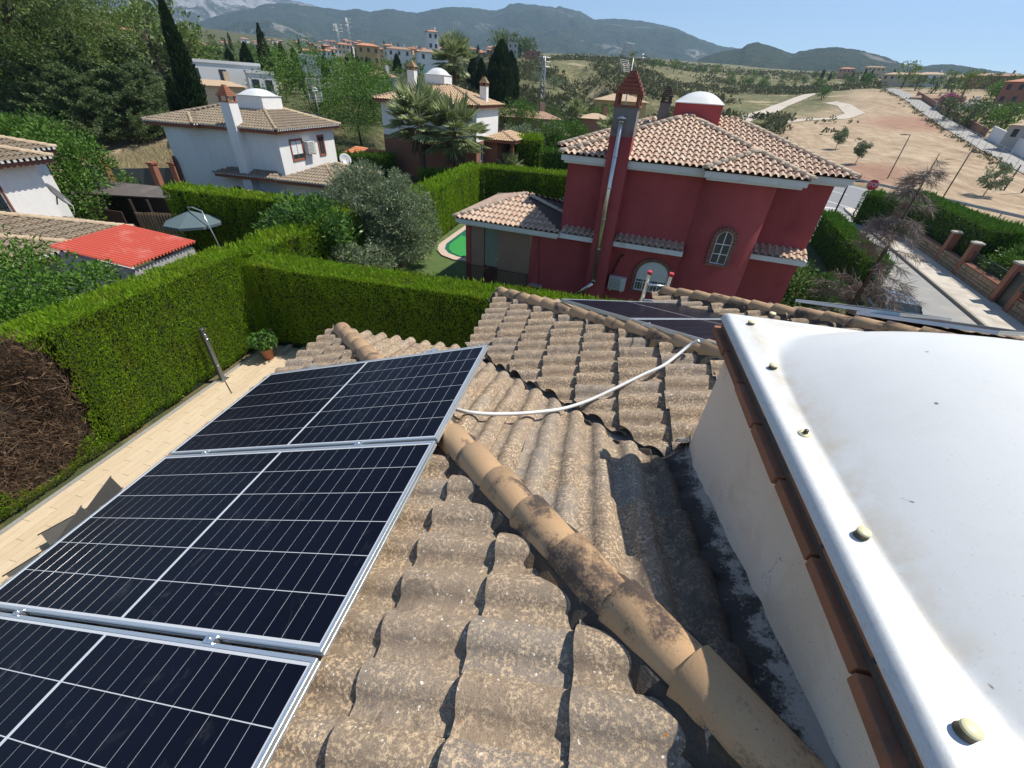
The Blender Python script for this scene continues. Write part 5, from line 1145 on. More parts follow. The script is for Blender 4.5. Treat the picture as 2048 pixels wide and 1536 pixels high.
for (t0,t1,z0,z1,n) in ((.56,.98,-1.2,.75,14),):
    for i in range(n):
        a=fa.lerp(fb,t0+(t1-t0)*i/n); b=fa.lerp(fb,t0+(t1-t0)*(i+1)/n); m=MB(); m.bx(a.x+.008,b.x-.008,a.y-.05,a.y-.02,z0,z1); m.build('plank',M_WOOD,sh)
for i in range(9):
    m=MB(); a=fa.lerp(fb,.02); b=fa.lerp(fb,.27); m.bx(a.x,b.x,a.y+.2,a.y+.23,-.9+i*.22,-.9+i*.22+.1); m.build('slat',plain('rust_slat',(.10,.055,.035),.8,var=.3),sh)
m=MB(); m.bx(fa.lerp(fb,.3).x,fa.lerp(fb,.54).x,fa.y+.3,fa.y+.36,-1.2,.9); m.build('brown_panel',plain('maroon_panel',(.07,.032,.028),.8),sh)
M_TUB=plain('grey_green_plastic',(.16,.19,.15),.6)
for k,(x,y,l) in enumerate(((313,460,'grey green storage box in front of the plank shed doors'),(360,476,'second grey green box, nearer the red sheet roof'))):
    p=at(x,y,-.5); m=MB(); m.box((p.x,p.y,-.95),(1.5,.7,.9)); m.box((p.x,p.y,-.47),(1.56,.76,.08)); single('storage_box',m,M_TUB,l,'box',bevel=.02)
um=empty('garden_parasol',tuple(at(402,500,-1.3)),'open slate grey cantilever parasol in front of the dark hedge','parasol'); c=at(378,421,1.75); n=8; R0=1.5;V=[(c.x,c.y,c.z)];F=[]
for i in range(n): a=2*math.pi*i/n+.3; V.append((c.x+R0*math.cos(a),c.y+R0*math.sin(a),c.z-.62))
for i in range(n): a=2*math.pi*i/n+.3; V.append((c.x+R0*math.cos(a),c.y+R0*math.sin(a),c.z-.76))
for i in range(n): F+=[(0,1+i,1+(i+1)%n),(1+i,1+n+i,1+n+(i+1)%n,1+(i+1)%n)]
m=MB(); m.add(V,F); m.build('canopy',plain('slate_canvas',(.085,.125,.135),.85,var=.06),um)
m=MB(); b0=Vector((c.x+1.95,c.y-.5,-1.4)); m.tube([b0,b0+Vector((-.2,0,1.6)),b0+Vector((-.45,.05,2.55)),c+Vector((1.1,-.2,.12)),c+Vector((.4,-.05,.22)),c+Vector((0,0,.2)),c],.035,8); m.build('pole',M_STEEL,um)
for i in range(n): a=2*math.pi*i/n+.3; m=MB(); m.tube([c-Vector((0,0,.08)),(c.x+R0*math.cos(a),c.y+R0*math.sin(a),c.z-.66)],.012,4); m.build('rib',M_STEEL,um)
# boundary fence with brick pillars by the dry lot
M_PB=plain('orange_brick_pier',(.30,.13,.08),.9,var=.25,scale=6); M_GF=plain('slate_fence_sheet',(.06,.075,.08),.6,var=.08)
fx=[at(230,377,-1.3),at(322,372,-1.2),at(362,371,-1.2)]; fn=empty('boundary_fence',tuple(fx[0]),'dark sheet boundary fence with brick piers beside the dry grass lot','fence')
for p in fx:
    m=MB(); m.bx(p.x-.28,p.x+.28,p.y-.28,p.y+.28,-1.6,.75); pi_=m.build('pier',M_PB,fn); m=MB(); m.bx(p.x-.36,p.x+.36,p.y-.36,p.y+.36,.752,.90); m.build('pier_cap',M_TERRA,pi_)
for a,b in ((fx[0]-Vector((7,-1,0)),fx[0]),(fx[0],fx[1]),(fx[1],fx[2]),(fx[2],fx[2]+Vector((4,2,0)))):
    m=MB(); d=(b-a).normalized()*.3; m.prism([Vector((a.x+d.x,a.y+d.y,-1.6)),Vector((b.x-d.x,b.y-d.y,-1.6)),Vector((b.x-d.x,b.y-d.y+.06,-1.6)),Vector((a.x+d.x,a.y+d.y+.06,-1.6))],(0,0,2.0)); m.build('sheet_panel',M_GF,fn)
# ================= centre house behind the palms ====================================
ch_=empty('villa_behind_palms',(-20,52,1.2),'white villa with brick ground floor and sandy tiled roof behind the palms','house')
e0=at(951,217,6.9); e1=at(983,216,6.9); cfr=Fr((-13.45,46.2,1.2),-.05); M_ST=rtile('sandy_tile',(.48,.33,.20),(.55,.41,.26),(.42,.27,.16)); TS=tmesh('roof_tile',.26,.50,.075,.04,.016,4,M_ST); RDS=ridge_small(M_ST,.13,.44)
HR=house_roof(ch_,cfr,[(-10.8,.45,-.6,8.2)],5.85,TS,M_ST,[('F',-.6),('R',.45),('L',-10.8)],[((.45,-.6),(-3.9,3.75)),((-10.8,-.6),(-6.4,3.75)),((-6.4,3.8),(-3.9,3.8))],M_TERRA,rd=RDS,w=.26,row=.42,white_ends=False)
m=MB(); m.bx(-10.3,-.02,.05,7.5,2.75,5.65); cfr.put(m).build('upper_wall',M_WW,ch_); m=MB(); m.bx(-10.33,.0,.03,7.53,-1,2.75); cfr.put(m).build('brick_wall',plain('villa_brick',(.25,.12,.075),.9,var=.25,scale=5),ch_)
rect_window(ch_,cfr,1.2,2.5,.9,2.3,.0,M_FWH,None,axis='v',grille=True)
lantern_dome(ch_,cfr,-7.0,-4.8,3.7,5.8,6.9,8.1,.6,M_WW)
sat_chimney(ch_,cfr,-9.3,-8.5,4.4,5.2,6.2,8.4,M_WW,M_PB,M_ST,.8); sat_chimney(ch_,cfr,-.9,-.2,3.6,4.3,5.6,7.4,M_WW,M_PB,M_ST,.8)
house_roof(ch_,cfr,[(-.5,3.4,2.5,9)],2.9,TS,M_ST,[('R',3.4),('F',2.5)],[((3.4,2.5),(1.4,4.5))],M_TERRA,rd=RDS,part='wing_tiles',dk='wing_deck',co='wing_cornice',w=.26,row=.42,white_ends=False)
m=MB(); m.bx(2.9,3.15,2.8,3.05,-1,2.7); cfr.put(m).build('porch_post',M_TERRA,ch_); m=MB(); m.bx(-.0,1.2,3.2,8.5,-1,2.7); cfr.put(m).build('wing_wall',M_PB,ch_)
# ================= street side ==================================================
hedge(14.0,15.25,24.6,37.5,-.05,2.2,'clipped hedge along the street on the right of the red house',rz=-SY,piv=(14.9,25.2,0),dens=330,L=.16,seed=11,mat=L_HEDGE_D)
def shedge(a0,a1,c0,c1,h,label,seed,mat=None,dens=300,z0=0):
    p=sp(a0,c0); return hedge(p.x,p.x+(c1-c0),p.y,p.y+(a1-a0),z0,h,label,rz=-SY,piv=(p.x,p.y,0),dens=dens,L=.17,seed=seed,mat=mat,rough=.06)
shedge(8.6,24.5,2.5,4.2,2.9,'big dark clipped hedge behind the stone wall piers',12,L_HEDGE_D)
shedge(8.6,10,4.2,7.5,2.7,'short return of dark hedge beside the leafy shrubs behind the wall',17,L_HEDGE_D)
def mhedge(s0,s1,label,seed,n0=37.6,n1=39.2,h=2.6):
    p=mp(n0,s1); q=mp(n0,s0); L=(p-q).length; rz=math.atan2(q.y-p.y,q.x-p.x)   # along main road
    rz=math.atan2(mr.y,mr.x); b=mp(n0,s0); return hedge(b.x,b.x+(s1-s0),b.y,b.y+(n1-n0),0,h,label,rz=rz,piv=(b.x,b.y,0),dens=260,L=.18,seed=seed,mat=L_HEDGE_D,rough=.06)
mhedge(-36,-29.2,'dark hedge block by the main road, nearest the stop sign',13); mhedge(-28.6,-23.6,'dark hedge block in the middle of the roadside row of three',14); mhedge(-23.0,-15,'dark hedge block at the right end of the roadside row',15)
# stone wall, brick piers, gate
def stonemat(name,a,b):
    m,t,bs=newmat(name); N=NT(t); p=N.pos(); v=N.n('TexVoronoi'); v.inputs['Scale'].default_value=2.8; N.l(p,v.inputs[0]); c=N.mix(v.outputs['Color'],a,b); c=N.mix(N.step(N.noise(p,7,4),.5,.7),c,tuple(q*.5 for q in a)); N.l(c,bs.inputs['Base Color']); bs.inputs['Roughness'].default_value=.9; return m
M_STONE=plain('tan_field_stone',(.34,.255,.165),.9,var=.3,scale=3,rnd=.6,bump=.6,bdist=.02); M_JOINT=plain('wall_mortar',(.25,.21,.16),.95,var=.2,scale=5)
wall=empty('garden_wall',sp(8,2.2),'low field stone wall with brick coping and brick piers along the pavement','wall')
rs_=random.Random(4)
def wseg(a0,a1):
    p0,p1=sp(a0,2.10),sp(a1,2.10); m=MB(); c=(p0+p1)/2; m.box((c.x+.13*SNm.x,c.y+.13*SNm.y,.45),(.24,(p1-p0).length,.94),rz=-SY); m.build('wall_core',M_JOINT,wall)
    m=MB(); m.box((c.x+.13*SNm.x,c.y+.13*SNm.y,.96),(.36,(p1-p0).length,.09),rz=-SY); m.build('brick_coping',M_PB,wall)
    if a1<-6: return
    a=a0
    z=.12
    while z<.88:
        a=a0+rs_.uniform(0,.1); hh=rs_.uniform(.17,.27)
        while a<a1-.12:
            l=min(rs_.uniform(.18,.42),a1-a); c=sp(a+l/2,2.09); m=MB(); k=rs_.uniform(.75,1.); m.box((c.x,c.y,z+hh/2),(.07+rs_.random()*.05,l-.03,hh-.03),R=Matrix.Rotation(-SY,3,'Z')@Matrix.Rotation(rs_.gauss(0,.08),3,'X')); m.build('stone',M_STONE,wall); a+=l
        z+=hh
wseg(3.75,8.1); wseg(8.55,11.0); wseg(-8,1.65); wseg(11.45,26)
def pier(a,h=2.25,nm='pier',cap=True):
    c=sp(a,2.25); m=MB(); m.box((c.x,c.y,h/2),(.44,.44,h),rz=-SY); o=m.build('pier',M_PB,wall)
    m=MB(); m.box((c.x,c.y,h+.05),(.56,.56,.1),rz=-SY); m.box((c.x,c.y,h+.13),(.44,.44,.06),rz=-SY,taper=.6); m.build('pier_cap',M_PAVE,o)
for a in (1.9,3.5): pier(a)
for a in (8.32,11.22): pier(a,2.1)
pier(26.2,2.3)
gate=empty('gate',sp(2.7,2.25),'dark green sheet metal garden gate between two brick piers','gate'); c=sp(2.7,2.22); m=MB(); m.box((c.x,c.y,1.0),(.05,1.16,1.8),rz=-SY); m.build('gate_leaf',plain('dark_green_sheet',(.02,.03,.03),.5,var=.1),gate); c=sp(2.7,2.19); m=MB(); m.box((c.x,c.y,.06),(.1,1.16,.05),rz=-SY); m.build('threshold',M_WHITE,gate)
c=sp(1.62,2.02); single('letter_box',MB().box((c.x,c.y,1.5),(.22,.32,.42),rz=-SY),plain('black_box',(.015,.015,.017),.4),'small black letter box fixed to the gate pier','letter box')
fe=empty('slat_fence',sp(-3,2.25),'dark vertical slat fence on the stone wall right of the gate','fence'); M_DSL=plain('dark_slat',(.025,.035,.04),.5)
for i in range(60): c=sp(1.55-.1*i,2.24); m=MB(); m.box((c.x,c.y,1.5),(.03,.085,1.0),rz=-SY); m.build('slat',M_DSL,fe)
fe2=empty('low_fence',sp(6,2.25),'low dark railing on the stone wall between gate and hedge piers','fence')
for i in range(28): c=sp(3.9+.15*i,2.24); m=MB(); m.box((c.x,c.y,1.35),(.02,.02,.75),rz=-SY); m.build('bar',M_DSL,fe2)
for z in (1.1,1.68): a,b=sp(3.8,2.24,z),sp(8.1,2.24,z); m=MB(); m.tube([a,b],.02,4); m.build('rail',M_DSL,fe2)
# STOP sign
sg=empty('stop_sign',sp(27.2,.9),'red octagonal stop sign on a grey post at the junction','road sign'); b=sp(27.2,.9); th_=math.atan2(b.x,b.y)
zt=far(1724,367,math.hypot(b.x,b.y)).z; m=MB(); m.tube([b,Vector((b.x,b.y,zt+.3))],.035,8); m.build('post',M_STEEL,sg)
Rs=Matrix.Rotation(-th_,3,'Z'); ctr=Vector((b.x,b.y,zt))+Rs@Vector((0,-.06,0)); 
def octo(r,y): return [ctr+Rs@Vector((r*math.cos(math.radians(22.5+45*i)),y,r*math.sin(math.radians(22.5+45*i)))) for i in range(8)]
m=MB(); m.prism(octo(.52,0),Rs@Vector((0,.02,0))); m.build('white_border',M_WHITE,sg); m=MB(); m.prism(octo(.48,-.006),Rs@Vector((0,.004,0))); pl=m.build('plate',plain('sign_red',(.50,.015,.03),.4,var=.03),sg)
fc=bpy.data.curves.new('stop_text','FONT'); fc.body='STOP'; fc.align_x='CENTER'; fc.align_y='CENTER'; fc.size=.42; fc.extrude=.001; fo=bpy.data.objects.new('lettering',fc); COL.objects.link(fo); bpy.context.view_layer.update()
me=bpy.data.meshes.new_from_object(fo); bpy.data.objects.remove(fo); me.materials.clear(); me.materials.append(M_WHITE)
link('lettering',me,pl,Matrix.Translation(ctr+Rs@Vector((0,-.012,0)))@(Rs@Matrix.Rotation(math.pi/2,3,'X')@Matrix.Diagonal((.8,1.25,1))).to_4x4())
# lamp posts
M_POST=plain('dark_lamp_post',(.035,.03,.03),.5,metal=.3)
def lamp(base,h,arm,label,head=True,r=.075,grp='street lamp posts'):
    base=Vector(base); e=empty('street_lamp',base,label,'street lamp',grp); m=MB(); m.tube([base,base+Vector((0,0,h))],[r,r*.75],8); m.build('post',M_POST,e)
    if head:
        a=Vector(arm); t=base+Vector((0,0,h)); m=MB(); m.tube([t,t+a],.05,6); m.build('arm',M_POST,e); m=MB(); q=math.atan2(a.y,a.x); m.box(t+a*1.0+Vector((0,0,-.03)),(.75,.28,.09),rz=q); m.build('lamp_head',M_POST,e)
def lampto(base,toppx,arm,label,**k): h=far(*toppx,math.hypot(base[0],base[1])).z-base[2]; lamp(base,h,arm,label,**k)
p=mp(59.2,-46.0); lampto((p.x,p.y,0),(1818,292),(.7,-.1,0),'dark lamp post beside the guardrail, arm to the right'); p=far(1770,366,89.5); lampto((p.x,p.y,hgt(p.x,p.y)),(1823,270),(-.8,.1,0),'dark lamp post beyond the guardrail, arm to the left')
p=at(1664,436,0); lampto((p.x,p.y,0),(1708,362),(.9,.1,0),'dark lamp post at the kerb by the red house corner',r=.09)
p=far(1995.7,398,92); lampto((p.x,p.y,hgt(p.x,p.y)),(2043,330),(0,0,0),'bare dark pole in the field at the right',head=False,r=.10); p=far(2030,404,92); lamp((p.x,p.y,hgt(p.x,p.y)),6.2,(0,0,0),'bare dark pole cut by the right edge of the view',head=False,r=.10)
p=far(1590,283,170); lampto((p.x,p.y,hgt(p.x,p.y)),(1612,236),(0,0,0),'distant dark post at the edge of the dry field',head=False,r=.12)
# guardrail
gr=empty('guardrail',mp(58.6,-45),'galvanised guardrail along the far side of the main road','guardrail'); M_GALV=plain('galvanised',(.42,.43,.42),.45,metal=.6,var=.08)
V=[];F=[]; prof=[(.0,.78),(.05,.72),(.0,.66),(.0,.62),(.05,.55),(.0,.48)]
for i,s in enumerate((-75,60)):
    for (o,z) in prof: V.append(mp(58.6-o,s,z))
for k in range(5): F.append((k,k+1,6+k+1,6+k))
m=MB(); m.add(V,F); m.build('rail',M_GALV,gr)
for i in range(26): c=mp(58.75,-75+i*4); m=MB(); m.box((c.x,c.y,.36),(.1,.1,.75)); m.build('post',M_GALV,gr)
# fence beside the field road
ff=empty('field_fence',FENCE[2],'long wire fence with thin posts beside the pale field road','fence'); path=[]
for a,b in zip(FENCE[:-1],FENCE[1:]):
    n=max(2,int((b-a).length/4.0)); path+=[a.lerp(b,k/n) for k in range(n)]
tops=[]
for p in path:
    z=hgt(p.x,p.y); m=MB(); m.tube([(p.x,p.y,z-.1),(p.x,p.y,z+2.0)],.04,5); m.build('post',M_GALV,ff); tops.append(Vector((p.x,p.y,z)))
for h in (.3,.9,1.5,1.95): m=MB(); m.tube([t+Vector((0,0,h)) for t in tops],.015,4); m.build('wire',M_GALV,ff)
# parked car
def car(P,yaw):
    e=empty('parked_car',P,'dark green grey hatchback parked below the bare brown tree','car'); f=Fr(P,yaw)
    M_CP=coated('dark_green_paint',(.02,.028,.028),.3,1.0,.05); M_TY=plain('tyre',(.02,.02,.02),.9); M_RIM=plain('alloy',(.4,.4,.4),.3,metal=.8)
    # body: cross-sections along y (rear -1.95 .. front 1.95)
    secs=[(-1.98,.70,.42,.78),(-1.9,.80,.28,.95),(-1.5,.85,.22,.98),(-.6,.87,.20,.96),(.5,.87,.20,.94),(1.2,.86,.22,.88),(1.75,.80,.26,.74),(1.98,.66,.38,.60)]
    V=[];F=[];n=8
    for (y,hw,z0,z1) in secs:
        for (a,z) in ((-hw*.92,z0),(-hw,z0+.22),(-hw*.98,z1-.12),(-hw*.88,z1),(hw*.88,z1),(hw*.98,z1-.12),(hw,z0+.22),(hw*.92,z0)): V.append((a,y,z))
    for i in range(len(secs)-1):
        for k in range(n): F.append((i*n+k,i*n+(k+1)%n,(i+1)*n+(k+1)%n,(i+1)*n+k))
    F+=[tuple(range(n)),tuple(reversed(range((len(secs)-1)*n,len(secs)*n)))]
    m=MB(); m.add(V,F,True); f.put(m).build('body',M_CP,e,bevel=0)
    cab=[(-1.72,.74,.97,.97),(-1.30,.66,.95,1.40),(-.9,.63,.95,1.475),(.1,.63,.95,1.48),(.45,.64,.95,1.42),(1.15,.74,.88,.90)]
    V=[];F=[]
    for (y,hw,z0,z1) in cab: V+=[(-.78,y,z0),(-hw,y,z1),(hw,y,z1),(.78,y,z0)]
    for i in range(len(cab)-1):
        F+=[(i*4,i*4+1,(i+1)*4+1,(i+1)*4),(i*4+2,i*4+3,(i+1)*4+3,(i+1)*4+2)]
        if i in (0,4): F.append((i*4+1,i*4+2,(i+1)*4+2,(i+1)*4+1))
    m=MB(); m.add(V,F,False); cb=f.put(m).build('glasshouse',glass(),e)
    V=[];F=[]
    for (y,hw,z0,z1) in cab[1:5]: V+=[(-hw*1.02,y,z1-.02),(-hw*.9,y,z1+.02),(hw*.9,y,z1+.02),(hw*1.02,y,z1-.02)]
    for i in range(3):
        for k in range(3): F.append((i*4+k,i*4+k+1,(i+1)*4+k+1,(i+1)*4+k))
    m=MB(); m.add(V,F,True); f.put(m).build('roof_panel',plain('car_roof_grey',(.13,.15,.16),.25,coat=1,var=.03),e)
    for sx in (-1,1):
        m=MB()
        for y0,y1 in (((-1.74,.97),(-1.28,1.40)),((1.17,.90),(.44,1.43)),((-.35,.95),(-.30,1.47))): m.tube([(sx*.785,y0[0],y0[1]),(sx*.655,y1[0],y1[1])],.035,5)
        f.put(m).build('pillars',M_CP,e)
        for y in (-1.25,1.25):
            R=Matrix.Rotation(math.pi/2,3,'Y'); m=MB(); m.lathe((sx*.80,y,.31),[(.18,-.1),(.29,-.1),(.315,-.07),(.315,.07),(.29,.1),(.18,.1)],20,R=R); w_=f.put(m).build('wheel',M_TY,e); m=MB(); m.lathe((sx*.80,y,.31),[(.001,-.09),(.2,-.085),(.2,.085),(.001,.09)],16,R=R); f.put(m).build('rim',M_RIM,w_)
        m=MB(); m.box((sx*.95,.75,1.0),(.2,.12,.14)); f.put(m).build('wing_mirror',M_CP,e,bevel=.02)
        m=MB(); m.box((sx*.66,-1.88,.82),(.22,.10,.24)); f.put(m).build('tail_light',plain('tail_red',(.30,.01,.01),.3),e); m=MB(); m.box((sx*.56,1.86,.60),(.3,.16,.14)); f.put(m).build('headlight',glass(),e)
    m=MB(); m.box((0,-1.97,.62),(.5,.02,.12)); f.put(m).build('number_plate',M_WHITE,e); m=MB(); m.tube([(0,-1.1,1.49),(0,-1.25,1.72)],.008,4); f.put(m).build('aerial',M_POST,e)
c_=at(1790,603,1.2); car((c_.x+.15,c_.y+.55,.0),-SY)
# ================= trees and shrubs ==============================================
G_LIME=leafmat('lime_leaf',(.06,.155,.012),(.14,.26,.03)); G_MID=leafmat('mid_green_leaf',(.06,.14,.016),(.13,.235,.035)); G_OLV=leafmat('silver_olive_leaf',(.13,.18,.085),(.30,.35,.21),c3=(.19,.24,.13)); G_DK=leafmat('dark_conifer_leaf',(.06,.105,.035),(.15,.20,.07)); G_PINE=leafmat('pine_needle',(.11,.175,.035),(.20,.265,.065)); G_CYP=leafmat('cypress_leaf',(.016,.036,.012),(.04,.07,.022)); G_GLOSS=leafmat('glossy_bright_leaf',(.045,.12,.018),(.13,.24,.055),rough=.35); G_DRY=leafmat('dry_scrub_leaf',(.075,.09,.035),(.16,.16,.075)); G_PINK=leafmat('pink_blossom',(.36,.13,.19),(.50,.24,.30)); G_GRASS=leafmat('straw_grass',(.45,.36,.19),(.62,.54,.34),trans=.35); G_WHT=leafmat('pale_blossom',(.45,.48,.36),(.6,.6,.5)); G_DEAD=leafmat('bare_brown_twig',(.19,.145,.12),(.34,.28,.24),trans=.05)
def gz(p): return hgt(p.x,p.y)
def T(px,py,D,**k):                       # ground position under a pixel at a range
    p=far(px,py,D); return Vector((p.x,p.y,gz(p)))
# near: trees behind our hedges
clump_tree('leafy_tree',(-15.6,7.3,-1.8),6,(2.6,2.9,2.4,4.0),'lime green leafy tree behind the left hedge, below the red sheet roof','tree',G_LIME,n=24000,leaf=.12,nclump=150,seed=21,trunk_r=.13)
clump_tree('leafy_tree',(-18.0,3.6,-1.8),6,(2.6,2.6,2.2,3.8),'lime green leafy tree at the left edge behind the dead hedge gap','tree',G_LIME,n=14000,leaf=.13,nclump=90,seed=22,trunk_r=.13)
clump_tree('olive_tree',(-12.6,21.6,-.3),5.2,(2.5,2.1,2.75,2.9),'tall silvery olive tree with pointed top, left of the pool','tree',G_OLV,M_BARKG,n=26000,leaf=.15,aspect=.32,nclump=200,seed=23,up=.5,shape=.9,trunks=2,trunk_r=.12)
clump_tree('olive_tree',(-10.6,21.3,-.1),4.6,(2.3,1.9,2.5,2.5),'broad silvery olive tree drooping towards the green pool cover','tree',G_OLV,M_BARKG,n=25000,leaf=.15,aspect=.32,nclump=190,seed=24,up=.1,shape=.7,trunks=2,trunk_r=.13)
clump_tree('fruit_tree',(-13.3,17.6,-.3),4.4,(2.1,1.8,1.9,2.5),'bright leafy fruit tree just behind the terrace hedge','tree',G_GLOSS,n=6500,leaf=.24,aspect=.42,nclump=80,seed=25,trunk_r=.1,trunks=2)
clump_tree('shrub',(-10.9,17.6,-.1),2.2,(1.7,1.2,1.0,1.2),'grey green shrub at the foot of the olive trees by the lawn','shrub',G_OLV,n=4500,leaf=.16,aspect=.35,nclump=50,seed=26,trunk_r=.06,trunks=2)
# red house garden
clump_tree('shrub',(9.9,21.4,0),2.4,(1.9,1.5,1.1,1.35),'leafy green shrub with pink buds at the right corner of the red house','shrub',G_GLOSS,n=6000,leaf=.17,aspect=.5,nclump=70,seed=27,trunk_r=.06,trunks=2)
clump_tree('young_conifer',(-2.3,27.0,0),3.4,(.7,.7,1.5,1.9),'small pale conifer beside the left wall of the red house','tree',leafmat('pale_conifer',(.09,.15,.07),(.17,.24,.13)),n=1800,leaf=.22,aspect=.3,nclump=40,seed=28,trunk_r=.05)
# potted plant, shower, recliners on the terrace
pt=empty('potted_plant',(-10.9,10.7,.0),'leafy plant in a terracotta pot at the hedge corner of the terrace','potted plant'); m=MB(); m.lathe((-10.9,10.7,.012),[(.001,0),(.15,0),(.21,.40),(.235,.40),(.235,.46),(.20,.46),(.18,.42),(.001,.42)],18); m.build('pot',plain('terracotta_pot',(.36,.15,.08),.85,var=.12),pt)
rg=np.random.default_rng(5); q=nrm(rg.normal(size=(900,3)))*(rg.random((900,1))**.4)*np.array([.48,.48,.30])+np.array([-10.9,10.7,.74]); V,F=sprig_mesh('l',q,nrm(rg.normal(size=(900,3)))+np.array([0,0,.5]),.13,.08,rg); leafy('leaves',V,F,G_GLOSS,pt); m=MB(); m.tube([(-10.9,10.7,.42),(-10.9,10.7,.7)],.03,6); m.build('stem',M_BARK,pt)
shw=empty('solar_shower',(-11.44,9.12,.012),'grey metal garden shower column standing against the left hedge','shower'); M_SHW=plain('brushed_grey_metal',(.17,.18,.18),.35,metal=.7,var=.08); m=MB(); m.box((-11.44,9.12,.95),(.13,.13,1.86)); m.build('column',M_SHW,shw,bevel=.02); m=MB(); m.lathe((-11.44,9.12,1.88),[(.001,.05),(.075,.05),(.085,.02),(.085,-.02)],16); m.build('top_cap',plain('dark_cap',(.05,.05,.05),.4),shw)
m=MB(); m.tube([(-11.38,9.08,1.78),(-11.28,9.02,1.84),(-11.2,8.98,1.78),(-11.22,8.99,1.70)],.018,6); m.lathe((-11.22,8.99,1.66),[(.001,.03),(.05,.02),(.055,0),(.001,0)],12); m.build('shower_head',M_STEEL,shw); m=MB(); m.lathe((-11.36,9.08,.62),[(.03,-.03),(.03,.03)],8); m.tube([(-11.37,9.1,.62),(-11.30,9.05,.62)],.02,6); m.build('tap',M_STEEL,shw); m=MB(); m.box((-11.44,9.12,.02),(.3,.3,.03)); m.build('base_plate',M_STEEL,shw)
m=MB(); m.tube([(-11.35,9.1,.025),(-10.6,8.55,.025)],.012,5); single('hose',m,M_POST,'thin dark hose lying on the terrace from the shower foot','hose')
def recliner(p,rz,label):
    e=empty('recliner',p,label,'lounger','folding recliners on the terrace'); R=Matrix.Rotation(rz,3,'Z'); p=Vector(p); M_SL=plain('charcoal_sling',(.075,.07,.062),.8,var=.12)
    q=lambda x,y,z:p+R@Vector((x,y,z))
    m=MB(); m.prism([q(-.28,0,.42),q(.28,0,.42),q(.28,.62,.86),q(-.28,.62,.86)],R@Vector((0,.01,-.015))); m.build('backrest',M_SL,e)
    m=MB(); m.prism([q(-.28,-.75,.40),q(.28,-.75,.40),q(.28,0,.41),q(-.28,0,.41)],(0,0,-.02)); m.build('seat',M_SL,e)
    for s in (-.29,.29):
        m=MB(); m.tube([q(s,-.8,.40),q(s,.02,.41),q(s,.64,.875)],.014,6); m.build('side_rail',M_POST,e)
        for y in (-.7,.15): m=MB(); m.tube([q(s,y,.40),q(s,y+.12,.012)],.013,6); m.build('leg',M_POST,e)
p=at(205,972,.85); recliner((p.x,p.y-.45,.012),-.35,'dark folding recliner showing behind the panels, farther one'); p=at(150,1035,.85); recliner((p.x,p.y-.45,.012),-.25,'dark folding recliner showing behind the panels, nearer one')
# dead conifer by the street
def dead_tree():
    b=far(1879,307,22.5); z1=b.z; b=Vector((b.x,b.y,0)); e=empty('bare_tree',b,'dead bare brown conifer with drooping twigs beside the street','tree'); h=z1
    m=MB(); m.tube([b,b+Vector((.05,0,h*.5)),b+Vector((0,0,h))],[.11,.07,.012],7); m.build('trunk',plain('dead_bark',(.10,.075,.06),.95,var=.3,scale=6),e)
    rg=np.random.default_rng(31); P=[];D=[];L=[];Wd=[]; br=MB()
    for k in range(64):
        t=rg.uniform(.06,.97); a=rg.uniform(0,6.283); l=(1-t)**.75*rg.uniform(1.3,2.6)+.15; s=b+Vector((0,0,h*t)); d=Vector((math.cos(a),math.sin(a),rg.uniform(-.05,.28))).normalized()
        pts=[s+d*(l*q)+Vector((0,0,-.22*l*q*q)) for q in (0,.35,.7,1)]; br.tube(pts,[.02*(1-t)+.008,.012,.008,.004],4,cap=False)
        n=int(120*l)+40; q=rg.random(n)**.7; base=np.array([tuple(s+d*(l*x)+Vector((0,0,-.22*l*x*x))) for x in q])+rg.normal(0,.04,(n,3)); P.append(base)
        dd=np.array(d)*.6+rg.normal(0,.42,(n,3)); dd[:,2]-=.5; D.append(dd); L.append(rg.uniform(.2,.75,n)*(1-.3*t)); Wd.append(rg.uniform(.008,.02,n))
    o=br.build('branches',plain('dead_branch',(.14,.10,.08),.95),e); V,F=sprig_mesh('t',np.concatenate(P),np.concatenate(D),np.concatenate(L),np.concatenate(Wd),rg,.05); leafy('twigs',V,F,G_DEAD,e)
dead_tree()
clump_tree('shrub',tuple(sp(6,4.2)),2.4,(1.7,2.6,1.1,1.5),'sunlit green shrubs behind the low railing of the stone wall','shrub',G_MID,n=5000,leaf=.2,nclump=60,seed=33,trunk_r=.06,trunks=2); clump_tree('shrub',tuple(sp(1,5.5)),2.6,(2.2,2.6,1.1,1.5),'green shrubs behind the dark slat fence by the gate','shrub',G_MID,n=4500,leaf=.2,nclump=60,seed=34,trunk_r=.06,trunks=2)
